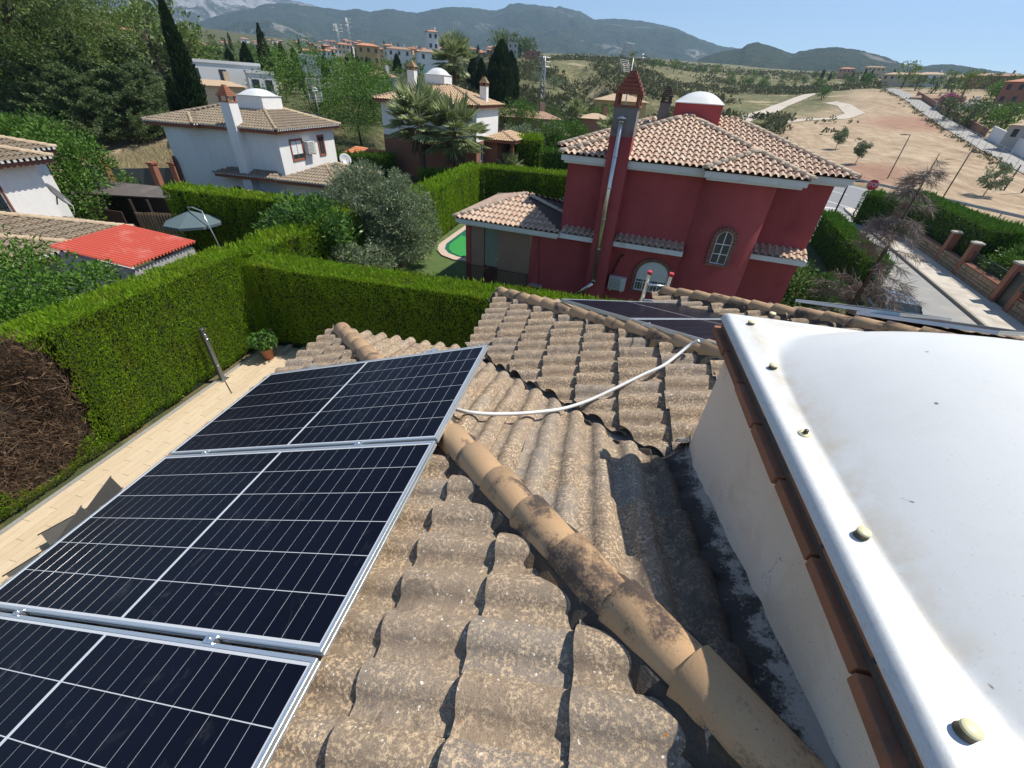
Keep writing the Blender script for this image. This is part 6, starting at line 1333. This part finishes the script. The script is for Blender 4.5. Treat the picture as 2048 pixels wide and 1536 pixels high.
# left background
clump_tree('broadleaf_tree',T(38,300,41),8,(4.6,4.4,4.2,4.0),'large fresh green tree behind the left house roof','tree',G_MID,n=30000,leaf=.22,nclump=200,seed=35,trunk_r=.25)
clump_tree('pine_tree',T(30,120,92),20,(17,12,11.5,13),'huge rounded pine filling the top left corner','tree',G_PINE,n=60000,leaf=.42,aspect=.32,nclump=330,seed=36,trunk_r=.5,up=.5)
clump_tree('pine_tree',T(165,150,98),13,(7.5,7,7,8),'smaller rounded pine at the right flank of the huge pine','tree',G_PINE,n=16000,leaf=.45,aspect=.3,nclump=130,seed=37,trunk_r=.4,up=.5)
def cedar(p,h,r,label,seed,n=15000,leaf=.36):
    rng=np.random.default_rng(seed); e=empty('cedar_tree',p,label,'tree','dark cedars behind the dry lot'); p=np.array(p); P=[];D=[]
    nb=int(150); per=n//nb
    for k in range(nb):
        t=rng.random()**.9; a=rng.uniform(0,6.283); l=r*(1-t)**.7*rng.uniform(.65,1.1)+.25; q=rng.random(per)**.6
        d=np.array([math.cos(a),math.sin(a),.12]); b=p+np.array([0,0,h*(.03+.95*t)])+np.outer(q*l,d)+np.outer(q*q*l*.16,[0,0,1.]); b+=rng.normal(0,.16,(per,3))*np.array([1,1,.55]); P.append(b); dd=d*.8+rng.normal(0,.45,(per,3)); dd[:,2]-=.25; D.append(dd)
    P=np.concatenate(P);D=np.concatenate(D); L=leaf*rng.uniform(.5,1.2,len(P)); V,F=sprig_mesh('c',P,D,L,L*.30,rng); leafy('crown',V,F,G_DK,e); m=MB(); b=Vector(p); m.tube([b,b+Vector((0,0,h*.6)),b+Vector((0,0,h*.96))],[.25,.15,.03],6); m.build('trunk',M_BARK,e)
for i,(px,D_,ty,r,l) in enumerate(((140,84,120,5.0,'dark cedar at the left of the row behind the dry lot'),(195,80,150,4.8,'dark cedar second from the left in the row'),(238,84,88,5.2,'tallest dark cedar in the middle of the row'),(290,80,150,4.8,'dark cedar second from the right in the row'),(335,82,165,4.6,'dark cedar at the right of the row, behind the white house eave'),(100,92,110,5.2,'dark cedar rising in front of the huge pine'),(265,86,160,4.8,'low dark cedar between the tallest and the next'),(318,92,95,5.2,'dark cedar tip showing left of the tall cypress'),(180,98,70,5.6,'dark cedar behind the row under the mountain edge'))):
    p=T(px,312,D_); cedar(tuple(p),1.12*max(7,far(px+(312-ty)*-.25,ty,math.hypot(p.x,p.y)).z-p.z),r*1.15,l,40+i,n=20000)
p=T(392,215,56); cypress(p,far(300,-8,math.hypot(p.x,p.y)).z-p.z,1.35,'tall leaning looking cypress cut by the top edge, left of the white chimney',G_CYP,n=9000,leaf=.55,seed=51)
p=T(362,230,58); cypress(p,9,1.5,'shorter cypress at the foot of the tallest one',G_CYP,n=4000,leaf=.5,seed=52)
# slender cypresses further off
cyl=[(546,182,112,512,48,2.6),(497,150,118,482,98,2.2),(505,158,112,497,86,2.2),(468,150,120,462,100,2.4),(578,175,108,562,88,2.3),(597,160,115,586,98,2.2),(722,170,130,712,122,1.5),(700,168,132,690,120,1.3),(655,165,140,645,118,1.6),(797,160,150,791,108,1.8),(740,172,128,733,122,1.3)]
cyn=['tallest far cypress, left of the middle of the view','dark cypress pair, left one, above the flat white house','dark cypress pair, right one, above the flat white house','broad cypress just right of the orange roofed villa','cypress of even width above the green trees','short cypress next to the even one','thin cypress in front of the yellow house','thin cypress left of the yellow house','cypress beside the small flat house','dark cypress by the white town house','thin cypress in the dry garden strip']
for i,((bx_,by_,D_,tx,ty,r),l) in enumerate(zip(cyl,cyn)): p=T(bx_,by_,D_); cypress(p,max(5,far(tx,ty,math.hypot(p.x,p.y)).z-p.z),r*D_/175,l,G_CYP,n=1500,leaf=.6,seed=60+i,group='far cypress trees')
# big conifer clump right of centre
p=T(1000,205,98); cypress(p,far(1003,82,98).z-p.z,3.4,'broad dark conifer standing above the scrub, right of the villa',G_CYP,n=5000,leaf=.8,seed=75,group='dark conifers'); p=T(1018,205,100); cypress(p,far(1022,105,100).z-p.z,2.4,'lower dark conifer touching the broad one',G_CYP,n=3000,leaf=.8,seed=76,group='dark conifers'); p=T(962,190,105); cypress(p,far(957,118,105).z-p.z,1.5,'thin dark conifer left of the broad one',G_CYP,n=1600,leaf=.7,seed=77,group='dark conifers'); p=T(945,190,110); cypress(p,far(948,108,110).z-p.z,1.3,'thinnest dark conifer behind the villa chimney',G_CYP,n=1400,leaf=.7,seed=78,group='dark conifers')
# trees between the houses
for i,(px,py,D_,rx,rz_,cz,mt,l) in enumerate(((622,205,64,5.6,4.4,5.4,G_MID,'rounded green tree right of the white house lantern'),(715,230,62,5.2,4.0,5.0,G_MID,'rounded green tree left of the palms, above the hedge'),(745,235,72,3.6,3.0,3.4,G_MID,'smaller green tree at the left corner of the villa'),(1035,250,66,3.6,2.6,3.0,G_MID,'green tree right of the villa in front of the low brown roof'),(1085,245,72,3.4,2.4,2.8,G_DK,'dark bushy tree beside the road sign'),(1130,255,60,3.0,2.6,3.0,G_MID,'glossy green tree at the hedge behind the red house'),(1045,290,58,2.6,1.9,2.2,G_OLV,'grey green olive in the villa garden'),(1050,320,55,1.6,1.3,1.6,G_LIME,'light green shrub by the villa wall'),(1215,235,80,3.6,3.0,3.4,G_MID,'tree in front of the yellow villa behind the red chimney'),(420,205,52,2.4,2.2,2.8,G_MID,'small tree in front of the pale roof behind the white house'))):
    clump_tree('garden_tree',T(px,py,D_),2*cz,(rx,rx*.9,rz_,cz),l,'tree',mt,n=10000,leaf=.22,nclump=110,seed=80+i,trunk_r=.15,group='garden trees between the houses')
# fan palms
def palm(base,h,r,label,seed,nf=46,name='fan_palm'):
    rng=np.random.default_rng(seed); base=Vector(base); e=empty(name,base,label,'palm tree','fan palms'); m=MB(); m.tube([base-Vector((0,0,.3)),base+Vector((.05,0,h*.5)),base+Vector((0,0,h))],[.38,.30,.26],10); m.build('trunk',plain('palm_trunk',(.13,.085,.06),.95,var=.35,scale=9,bump=1,bdist=.05),e)
    top=np.array(base+Vector((0,0,h))); P=[];D=[];L=[];W_=[];st=MB()
    for k in range(nf):
        a=rng.uniform(0,6.283); el=math.radians(rng.uniform(-40,85)); d=np.array([math.cos(a)*math.cos(el),math.sin(a)*math.cos(el),math.sin(el)]); l=r*rng.uniform(.45,.62); c=top+d*l; st.tube([tuple(top+d*.1),tuple(c)],[.04,.02],4,cap=False)
        s=nrm(np.cross(d,[0,0,1.])); u=np.cross(s,d); n=24
        for i in range(n):
            q=math.radians(-115+230*i/(n-1)); dd=d*math.cos(q)+s*math.sin(q)+u*(.12-.1*abs(math.sin(q))); ll=r*.52*(1-.25*abs(q)/2)*rng.uniform(.85,1.1); P.append(c); D.append(dd+np.array([0,0,-.12])); L.append(ll); W_.append(ll*.14)
    V,F=sprig_mesh('f',np.array(P),np.array(D),np.array(L),np.array(W_),rng,.04); leafy('fronds',V,F,leafmat('palm_frond',(.16,.21,.07),(.40,.44,.22),rough=.4),e); st.build('stalks',plain('palm_stalk',(.16,.17,.07),.7),e)
    n=500; a=rng.random(n)*6.283; z=rng.uniform(-2.6,-.3,n); rr=.45+.35*rng.random(n); q=top+np.stack([np.cos(a)*rr,np.sin(a)*rr,z*.7],1); V,F=sprig_mesh('d',q,np.stack([np.cos(a)*.3,np.sin(a)*.3,-np.ones(n)],1)+rng.normal(0,.15,(n,3)),.9,.12,rng); leafy('dead_skirt',V,F,leafmat('dead_frond',(.12,.08,.045),(.22,.16,.09),trans=.1),e); return e
palm(T(846,345,46),5.6,3.5,'taller fan palm, left of the pair in front of the villa',91); palm(T(912,338,45),4.6,3.3,'lower fan palm, right of the pair in front of the villa',92)
palm(T(1225,250,62),4.2,2.4,'fan palm just left of the red house chimney',93,30); palm(T(1150,235,75),4.2,2.4,'small fan palm farther off above the clipped hedges',94,30); palm(T(1020,330,50),.7,1.7,'low spiky palm at the hedge corner behind the pool',95,26); palm(T(1120,325,44),1.0,1.1,'tiny pale palm behind the hedge near the red house',96,20)
p=T(910,215,88); palm(p,6.5,4.0,'feathery palm behind the villa roof',97,40,'date_palm')
# small hedges beyond the pool garden
def bhedge(px0,px1,py,D_,h,label,seed,mat=L_HEDGE_D,dep=1.5,bright=False):
    a=T(px0,py,D_);b=T(px1,py,D_); rz=math.atan2(b.y-a.y,b.x-a.x); L=(b-a).length; hedge(a.x,a.x+L,a.y,a.y+dep,a.z-.3,h+.3,label,rz=rz,piv=(a.x,a.y,0),dens=150,L=.26,seed=seed,mat=mat,rough=.08)
bhedge(1088,1195,278,60,2.6,'dark flat topped hedge left of the red roof, upper row',101); bhedge(1082,1185,312,50,2.6,'dark flat topped hedge left of the red roof, lower row',102); bhedge(1032,1082,322,52,3.2,'sunlit tall hedge block right of the villa garden',103,L_HEDGE,6); bhedge(656,790,298,50,2.6,'dark hedge behind the orange tiled outbuilding',104); bhedge(838,930,352,43,2.2,'dark hedge in front of the villa under the palms',105)
# saplings in the field
for i,(bx_,by_,D_,cx,cy,r,l) in enumerate(((1665,312,118,1680,282,1.9,'slim sapling in the dry field, left of three'),(1706,337,100,1724,300,1.7,'slim sapling in the dry field, middle one'),(1962,398,86,1987,358,2.3,'sapling in the dry field near the right edge poles'))):
    b=T(bx_,by_,D_); c=far(cx,cy,D_); cz=max(2.2,c.z-b.z); clump_tree('sapling',b,cz+1,(r*.62,r*.62,r*.7,cz),l,'tree',G_OLV,n=2200,leaf=.24,aspect=.5,nclump=40,seed=110+i,trunk_r=.06,group='saplings in the dry field')
# dry grass of the empty lot (uncountable)
rg=np.random.default_rng(9); n=26000; a=far(150,362,58);b=far(392,362,60); s=rg.random(n);t=rg.random(n)**1.2; xs=a.x+(b.x-a.x)*s-11*t; ys=a.y+(b.y-a.y)*s+10*t
zs=np.array([hgt(x,y) for x,y in zip(xs,ys)]); V,F=sprig_mesh('g',np.stack([xs,ys,zs],1),np.stack([rg.normal(0,.2,n),rg.normal(0,.2,n),np.ones(n)],1),rg.uniform(.5,1.3,n),.09,rg); o=leafy('dry_grass',V,F,G_GRASS,None); tag(o,'tall straw coloured dry grass on the empty lot','grass',kind='stuff')
# scrub on the hill (uncountable)
n=15000; P=[];D=[];L=[]
k=0
while k<n:
    az=math.radians(rg.uniform(-22,24)); r=math.exp(rg.uniform(math.log(100),math.log(700))); x,y=r*math.sin(az),r*math.cos(az); dn_=.94*x+.342*y
    if dn_>58 and math.degrees(az)>17.5 and r<260: 
        if rg.random()>.02: k+=1; continue
    if fbm(x/30,y/30,3)<.46: k+=1; continue
    z=hgt(x,y); s=rg.uniform(.35,1.1)*(1+r/450); q=13; v=nrm(rg.normal(size=(q,3)))*np.array([1,1,.7])*s*rg.random((q,1))**.4; P.append(v+np.array([x,y,z+s*.4])); D.append(v+np.array([0,0,.4])); L.append(np.full(q,s*.75)); k+=1
P=np.concatenate(P);D=np.concatenate(D);L=np.concatenate(L); V,F=sprig_mesh('s',P,D,L,L*.7,rg); o=leafy('scrub',V,F,G_DRY,None); tag(o,'low olive green scrub scattered over the dry hillside','scrub',kind='stuff')
# ================= town and distant things ===========================================
FW_={'white':plain('far_white_wall',(.70,.69,.66),.9,var=.05,scale=.6),'cream':plain('far_cream_wall',(.58,.47,.32),.9,var=.06,scale=.6),'ochre':plain('far_ochre_wall',(.52,.34,.16),.9,var=.06,scale=.6),'pink':plain('far_pink_wall',(.50,.30,.22),.9,var=.06,scale=.6),'brick':plain('far_brick_wall',(.30,.15,.10),.9,var=.1,scale=.8),'grey':plain('far_grey_wall',(.40,.38,.35),.9,var=.1,scale=.6)}
FR_={'or':rtile('far_orange_roof',(.48,.20,.11),(.54,.27,.16),(.42,.17,.10)),'br':rtile('far_brown_roof',(.33,.20,.13),(.40,.27,.18),(.28,.17,.11)),'sa':rtile('far_sandy_roof',(.46,.33,.21),(.52,.40,.27),(.40,.27,.17)),'gr':rtile('far_grey_roof',(.27,.25,.22),(.33,.31,.28),(.24,.22,.19))}
M_FWIN=plain('far_window',(.035,.04,.05),.25,var=.1)
def far_house(px,py,D,w,d,h,yaw,wall,roof,label,flat=False,group='houses of the town',wins=True,chim=True,z=None,name='house'):
    """house with its foot at a pixel and range; front towards the camera"""
    p=far(px,py,D); z0=p.z if z is None else z; e=empty(name,(p.x,p.y,z0-.5),label,'house',group); az=math.atan2(p.x,p.y); f=Fr((p.x,p.y,z0-.4),-az+yaw); w*=.66; d*=.66; h=h*.66+.4
    m=MB(); m.bx(-w/2,w/2,0,d,-1.5,h); f.put(m).build('wall',FW_[wall],e)
    if flat:
        m=MB(); m.bx(-w/2-.1,w/2+.1,-.1,d+.1,h+.002,h+.35); f.put(m).build('parapet',FW_[wall],e)
    else:
        o=.45; rise=.30*min(w,d)/2; a=(-w/2-o,-o,h-.05);b=(w/2+o,-o,h-.05);c=(w/2+o,d+o,h-.05);g=(-w/2-o,d+o,h-.05)
        if w>=d: r0,r1=(-w/2+d/2*.9,d/2,h+rise),(w/2-d/2*.9,d/2,h+rise); F=[(0,1,5,4),(2,3,4,5),(1,2,5),(3,0,4),(3,2,1,0)]
        else: r0,r1=(0,w/2*.9,h+rise),(0,d-w/2*.9,h+rise); F=[(0,1,4),(1,2,5,4),(2,3,5),(3,0,4,5),(3,2,1,0)]
        m=MB(); m.add([a,b,c,g,r0,r1],F); rf=f.put(m).build('roof',FR_[roof],e)
        if chim: m=MB(); u=w*.22; m.bx(u,u+.6,d*.45,d*.45+.6,h+.3,h+rise+.9); f.put(m).build('chimney',FW_[wall],rf)
    if wins:
        st=max(1,int(h/2.8)); n=max(2,int(w/2.6))
        for s_ in range(st):
            for i in range(n):
                u=-w/2+w*(i+.5)/n; zz=h-1.9-s_*2.8
                if zz<.2: continue
                m=MB(); m.bx(u-.45,u+.45,-.04,.05,zz,zz+1.25); f.put(m).build('window',M_FWIN,e)
    return e
H=[ # px,py(foot),range,w,d,h,yaw,wall,roof,label
(455,178,84,15,7,4.4,.10,'white','gr','long flat white house behind the white chimney',True),
(440,200,70,9,5,2.2,.1,'cream','sa','low building with pale tiled roof below the flat white house',False),
(528,178,80,5,5,2.6,.1,'white','gr','small flat white annexe beside the pale blossom bush',True),
(640,150,150,15,8,6.0,-.05,'white','gr','flat roofed white block above the rounded green tree',True),
(690,205,95,9,7,3.2,.5,'white','gr','white bungalow with grey roof left of the dry garden',False),
(765,190,95,9,8,4.2,.1,'white','br','square white house with brown roof above the villa roof',False),
(740,128,200,12,8,8,.1,'ochre','or','yellow gabled house left of the town row',False),
(800,128,210,14,8,7,.05,'white','br','long white house with windows in the town row',False),
(868,140,175,15,8,7,.2,'white','br','white house with tower corner right of the tall conifers',False),
(868,118,200,6,6,12,.2,'white','or','white tower house with orange roof',False),
(1025,112,310,9,8,9,.0,'grey','gr','pale block house on the scrub hilltop',True),
(1065,120,320,14,8,6,.0,'brick','br','brown walled building on the scrub hilltop',True),
(1235,258,84,12,9,6.0,.1,'ochre','sa','yellow villa with sandy roof behind the red chimney',False),
(1190,262,74,7,6,2.4,.1,'brick','sa','low wing of the yellow villa',False),
(1050,262,66,14,8,2.4,.05,'pink','br','low house with wide brown tiled roof right of the villa',False),
(660,122,330,12,9,7,.2,'white','or','white town house with orange roof under the pylons',False),
(690,112,360,12,9,9,.1,'cream','or','cream town house with layered orange roofs',False),
(615,118,330,10,8,6,.1,'white','or','small white house with red roof left of the layered one',False),
(400,108,300,13,9,6,.2,'pink','or','villa with bright orange roof above the trees',False),(430,112,280,12,8,5,.1,'white','or','second orange roofed villa beside the first',False),(365,102,280,11,8,5,.2,'white','gr','grey roofed house at the left of the orange villas',False),
(240,72,420,16,9,7,.1,'white','or','white hillside house behind the cedar tops, left one',False),(265,80,400,16,9,7,.1,'cream','or','cream hillside house behind the cedar tops, right one',False),(212,66,440,12,8,6,.1,'pink','or','pink hillside house beside the huge pine',False),
]
for a in H:
    far_house(*a[:10],flat=a[10])
rt=random.Random(11); cols=['white','cream','ochre','pink','brick']; k=0
names=['terraced town house with orange roof in the distant row']
for i in range(58):                                              # the long distant row
    px=640+i*6.6+rt.uniform(-3,3); D=rt.uniform(330,520); py=118+rt.uniform(-6,4)-(D-330)*.02
    far_house(px,py,D,rt.uniform(7,11),8,rt.uniform(6,9),rt.uniform(-.3,.3),rt.choice(cols),'or',names[0],group='distant terraced town houses')
for i in range(44):
    px=450+i*6.5+rt.uniform(-4,4); D=rt.uniform(600,900); py=104+rt.uniform(-14,2)-(2 if px<560 else 0)
    far_house(px,py,D,rt.uniform(9,14),9,rt.uniform(6,9),rt.uniform(-.3,.3),rt.choice(['white','white','cream','pink']),'or','tiny pale house of the town at the foot of the mountain',group='tiny houses at the mountain foot',chim=False)
# right hand hillside houses
HR_=[(1905,232,195,16,9,4.8,-.2,'white','gr','white house with rows of windows behind the willow like tree',False),(1845,215,215,14,8,4,-.2,'cream','br','low brown roofed house behind the pink blossom',False),(1800,165,330,26,10,5,-.2,'cream','sa','wide house with sandy roof at the top of the field road',False),(1855,165,330,18,10,5,-.1,'white','sa','pale house right of the wide sandy roof',False),(1930,178,300,22,10,6,-.1,'cream','sa','long house with pale roof above the white windowed house',False),(1975,180,280,26,10,7,-.2,'brick','br','brown terraced house on the right skyline',False),(2046,210,200,20,10,8,-.3,'brick','or','brick house with orange roof at the right edge',False),(1690,150,480,16,9,6,0,'pink','or','small house on the field skyline, left one',False),(1745,148,470,20,9,6,0,'cream','br','small house on the field skyline, right one',False),(2050,290,130,12,9,4.5,-.5,'grey','sa','pale walled house cut by the right edge',False)]
for a in HR_: far_house(*a[:10],flat=a[10],group='hillside houses on the right')
def wallrun(pts,h,mat,label,name='boundary_wall'):
    m=MB()
    for a,b in zip(pts[:-1],pts[1:]):
        a=Vector((a.x,a.y,gz(a)-.3));b=Vector((b.x,b.y,gz(b)-.3)); n=(b-a).cross(Vector((0,0,1))).normalized()*.25; m.prism([a,b,b+n,a+n],(0,0,h+.3))
    return single(name,m,mat,label,'wall')
def offr(p,k): return Vector((p.x,p.y,0))+(Vector((p.y,-p.x,0)).normalized())*k
side=[offr(p,4.9) for p in FENCE]
wallrun([side[1].lerp(side[0],.6),side[1],side[2],side[2].lerp(side[3],.3)],2.4,FW_['white'],'white boundary wall on the far side of the field road'); wallrun([side[2].lerp(side[3],.35),side[3],side[4]],1.6,FW_['brick'],'brown boundary wall farther up the field road')
# far trees: a few prototypes copied with their parts
def proto(mt,seed,n=700,leaf=.6,rx=3.,rz_=2.6,cz=3.): return clump_tree('far_tree',(0,0,-500),6,(rx,rx,rz_,cz),'x','tree',mt,n=n,leaf=leaf,nclump=26,seed=seed,trunk_r=.22)
PR=[proto(G_MID,201),proto(G_DK,202),proto(G_OLV,203,rx=3.2,rz_=2.2,cz=2.6),proto(G_PINE,204,rx=3.6,rz_=3.0,cz=4.2)]
CPf=cypress((0,0,-500),9,1.2,'x',G_CYP,n=420,leaf=.9,seed=205)
used=[False]*5
def ft(kind,p,sc,label,group):
    sc*=.68
    src=PR[kind] if kind<4 else CPf
    if not used[kind]: used[kind]=True; o=src; o.location=p; o.scale=(sc,)*3; o['label']=label; o['group']=group
    else: o=move_copy(src,p,label,sc,rt.uniform(0,6.28),group)
spec=[(PX,PY,D,k,s,l) for (PX,PY,D,k,s,l) in (
(1055,112,330,1,3.0,'dark tree left on the scrub hilltop'),(1020,110,330,1,3.4,'tall dark tree left of the pale hilltop house'),(1040,112,335,0,3.0,'greener tree behind the pale hilltop house'),(1000,112,330,3,3.0,'grey pine at the left of the hilltop'),
(340,95,150,3,2.6,'round pine right of the tallest cypress'),(355,100,150,1,2.2,'darker round pine behind the first one'),(420,140,130,0,1.6,'olive green tree above the flat white house, left'),(450,145,125,1,1.4,'olive green tree above the flat white house, middle'),(500,168,110,0,1.2,'green bush at the foot of the cypress pair'),(530,130,170,0,1.6,'tree between the far cypresses'),(620,135,170,2,1.5,'tree behind the flat roofed white block'),(680,150,150,0,1.4,'leafy tree right of the flat roofed white block'),(690,165,125,1,.9,'round dark bush in the dry garden'),(725,110,260,3,1.6,'tree beside the yellow gabled house'),(830,160,130,0,1.3,'tree behind the villa chimney'),(790,150,170,0,1.2,'light tree in front of the long white house'),
(1105,200,150,2,1.0,'lone almond tree on the dry slope'),(1070,190,160,2,.9,'almond tree left on the dry slope'),(1130,190,170,2,1.,'almond tree right on the dry slope'),
(1960,225,165,0,1.5,'big light green tree before the right skyline houses'),(1800,180,270,3,1.9,'large dark tree at the head of the field road'),(1825,190,250,1,1.4,'dark tree right of the field road'),(1860,190,240,1,1.4,'dark hedge like tree above the pink blossom'),(1900,155,300,3,1.5,'round tree on the right skyline'),(1985,160,260,1,1.5,'dark pine on the right skyline, left one'),(2035,150,240,1,1.6,'dark pine on the right skyline, right one'),(1875,258,175,1,1.5,'dark shrub over the boundary wall, left'),(1925,268,160,1,1.6,'dark shrub over the boundary wall, right'),(1990,275,150,0,1.6,'green shrub behind the white boundary wall'),(1735,165,330,0,1.7,'round tree on the field skyline'),(1640,202,230,0,1.2,'bush beside the dirt track'),(2020,238,170,1,1.3,'dark garden tree near the right edge'))]
for (a,b,c,k,s,l) in spec: ft(k,T(a,b,c),s,l,'single trees of the middle distance')
for i in range(34):
    t=rt.uniform(.9,4.6); k=int(t); q=offr(FENCE[k].lerp(FENCE[k+1],t-k),rt.uniform(7.5,26)); q.z=gz(q); ft(rt.choice([0,1,1,3]),q,rt.uniform(.7,1.35)*(.75+.12*t),'one of many garden trees beyond the field road walls','garden trees beyond the field road')
for i,(px,D,sc_) in enumerate(((345,118,2.2),(372,122,2.0),(398,118,1.8),(330,130,2.4),(420,126,1.8),(360,140,2.4))): ft(1 if i%2 else 3,T(px,200,D),sc_,'one of the dark round trees between the cedars and the flat white house','dark round trees left of the flat white house')
for i in range(60): px=rt.uniform(1230,1720); D=rt.uniform(330,520); ft(rt.choice([0,1,3]),T(px,150,D),rt.uniform(.8,1.5),'one of many dark trees in the band below the hills','trees in the band below the hills')
for i in range(70): px=rt.uniform(240,1000); D=rt.uniform(180,700); ft(rt.choice([0,1,2,3]),T(px,115,D),rt.uniform(.7,1.4),'one of many small trees among the town houses','trees among the town houses')
for i in range(70): px=rt.uniform(400,1000); D=rt.uniform(85,230); ft(rt.choice([0,0,1,2,3]),T(px,150,D),rt.uniform(.5,1.1),'one of many green garden trees between the near town houses','garden trees between the near town houses')
for i in range(60): px=rt.uniform(330,640); D=rt.uniform(150,420); ft(rt.choice([0,1,1,3]),T(px,130,D),rt.uniform(.8,1.5),'one of many trees on the slope above the flat white house','trees on the slope above the flat white house')
for i in range(30): px=rt.uniform(420,1000); D=rt.uniform(200,520); ft(4,T(px,115,D),rt.uniform(.8,1.5),'small distant cypress among the town houses','distant cypresses among the town houses')
for i in range(14): px=rt.uniform(1640,1790); D=rt.uniform(380,480); ft(4,T(px,150,D),rt.uniform(.7,1.2),'small wind bent cypress on the field skyline','cypresses on the field skyline')
p=offr(FENCE[3].lerp(FENCE[4],.35),7.5); p.z=gz(p); clump_tree('blossom_shrub',p,4,(3.0,2.4,1.7,1.9),'pink blossoming shrub beside the field road','shrub',G_PINK,n=2500,leaf=.6,nclump=50,seed=210,trunk_r=.2)
p=T(528,172,84); clump_tree('blossom_shrub',p,4,(2.4,2.2,1.8,2.2),'pale blossoming bush under the far cypresses','shrub',G_WHT,n=1500,leaf=.4,nclump=40,seed=211,trunk_r=.1)
# lattice pylons
def pylon(px,py,D,top,label,w=3.2):
    b=T(px,py,D); h=far(top[0],top[1],D).z-b.z; e=empty('pylon',b,label,'pylon','lattice power pylons'); m=MB(); n=9
    c=lambda k,i:b+Vector(((-1 if i in(0,3) else 1)*w*(1-.75*k/n)/2,(-1 if i<2 else 1)*w*(1-.75*k/n)/2,h*k/n))
    for i in range(4): m.tube([c(0,i),c(n,i)],.12,4)
    for k in range(n):
        for i in range(4): m.tube([c(k,i),c(k+1,(i+1)%4)],.06,3); m.tube([c(k,i),c(k,(i+1)%4)],.05,3)
    m.build('lattice',M_GALV,e)
    for q in (.78,.88,.97): z=b.z+h*q; mm=MB(); mm.tube([(b.x-w*1.1,b.y,z),(b.x+w*1.1,b.y,z)],.12,4); mm.build('cross_arm',M_GALV,e)
pylon(680,118,380,(674,48),'lattice pylon over the town, left one',4.5); pylon(703,118,420,(699,36),'lattice pylon over the town, right one',3.2); pylon(1082,205,120,(1090,112),'slim lattice mast by the road below the scrub hill',1.3)
# weeds along the field fence (uncountable)
rgw=np.random.default_rng(12); P_=[]; D_w=[]
for a,b in zip(FENCE[1:-1],FENCE[2:]):
    for k in range(38):
        c=a.lerp(b,rgw.random()); o=rgw.normal(-1.0,.7); x,y=c.x+o*.8,c.y-o*.5; n_=int(rgw.integers(5,12)); base=np.array([x,y,hgt(x,y)]); P_.append(base+rgw.normal(0,.3,(n_,3))*np.array([1,1,.1])); D_w.append(np.c_[rgw.normal(0,.5,(n_,2)),np.ones(n_)])
P_=np.concatenate(P_); D_w=np.concatenate(D_w); V,F=sprig_mesh('w',P_,D_w,rgw.uniform(.25,.7,len(P_)),.2,rgw); tag(leafy('weeds',V,F,G_DRY,None),'straggling olive weeds along the foot of the field fence','weeds',kind='stuff')
# white conduit between the panel rows, loose wire
def onroof(px,py,off,plane):
    a=(0,0,{'B':ZE+S_*Y1,'C':ZE-S_*X2}[plane]+off); n=(0,S_,1.) if plane=='B' else (-S_,0,1.); return onpl(px,py,a,n)
pts=[onroof(x,y,o,pl_) for x,y,o,pl_ in ((892,812,.05,'B'),(930,823,.085,'B'),(980,828,.085,'B'),(1040,827,.085,'B'),(1095,822,.085,'B'),(1135,815,.085,'B'),(1180,800,.09,'C'),(1230,777,.085,'C'),(1285,750,.085,'C'),(1325,732,.085,'C'),(1355,710,.09,'C'),(1380,690,.12,'C'),(1398,681,.16,'C'))]
def cat(P,n=6):
    out=[]; P=[Vector(p) for p in P]
    for i in range(len(P)-1):
        a,b,c,d=P[max(i-1,0)],P[i],P[i+1],P[min(i+2,len(P)-1)]
        for k in range(n): t=k/n; out.append(.5*((2*b)+(c-a)*t+(2*a-5*b+4*c-d)*t*t+(3*b-a-3*c+d)*t**3))
    return out+[P[-1]]
m=MB(); m.tube(cat(pts),.0125,8); single('conduit',m,plain('white_pvc',(.66,.66,.64),.5,var=.05,scale=20),'white cable conduit lying across the tiles between panel rows','conduit')
pts=[onroof(x,y,o,'C') for x,y,o in ((1272,657,.10),(1285,650,.16),(1300,646,.2))]; m=MB(); m.tube(cat(pts),.004,5); single('loose_wire',m,M_WHITE,'short loose pale wire sticking out under the diagonal panels','wire')
# panels on the street side slope
n3=Vector((0,.322,.947)).normalized(); u3=Vector((.736,.648,-.648*.34)).normalized(); v3=n3.cross(u3).normalized()
for k,(px,py,yy,l) in enumerate(((1592,598,5.55,'dark panel seen edge on beyond the dome, left one'),(1714,622,4.75,'dark panel seen edge on beyond the dome, nearer the street'))):
    r=Vector(ray(px,py)); t=yy/r.y; O=Vector((0,0,ZC))+r*t; panel(O-v3*PH,u3,v3,l,'panels turned diagonally on the far slopes',cells=True)
# ================= air =======================================================
hb=MB(); hb.bx(-6000,6800,-600,8400,-60,1250)
hm=bpy.data.materials.new('haze_air'); hm.use_nodes=True; ht=hm.node_tree; ht.nodes.clear(); ho=ht.nodes.new('ShaderNodeOutputMaterial'); hv=ht.nodes.new('ShaderNodeVolumePrincipled')
hv.inputs['Color'].default_value=(.50,.72,1,1); hv.inputs['Density'].default_value=.00012; hv.inputs['Anisotropy'].default_value=.2; ht.links.new(hv.outputs[0],ho.inputs['Volume'])
hz_=hb.build('haze',hm); hz_['kind']='stuff'; hz_['label']='thin blue summer haze in the air towards the mountains'
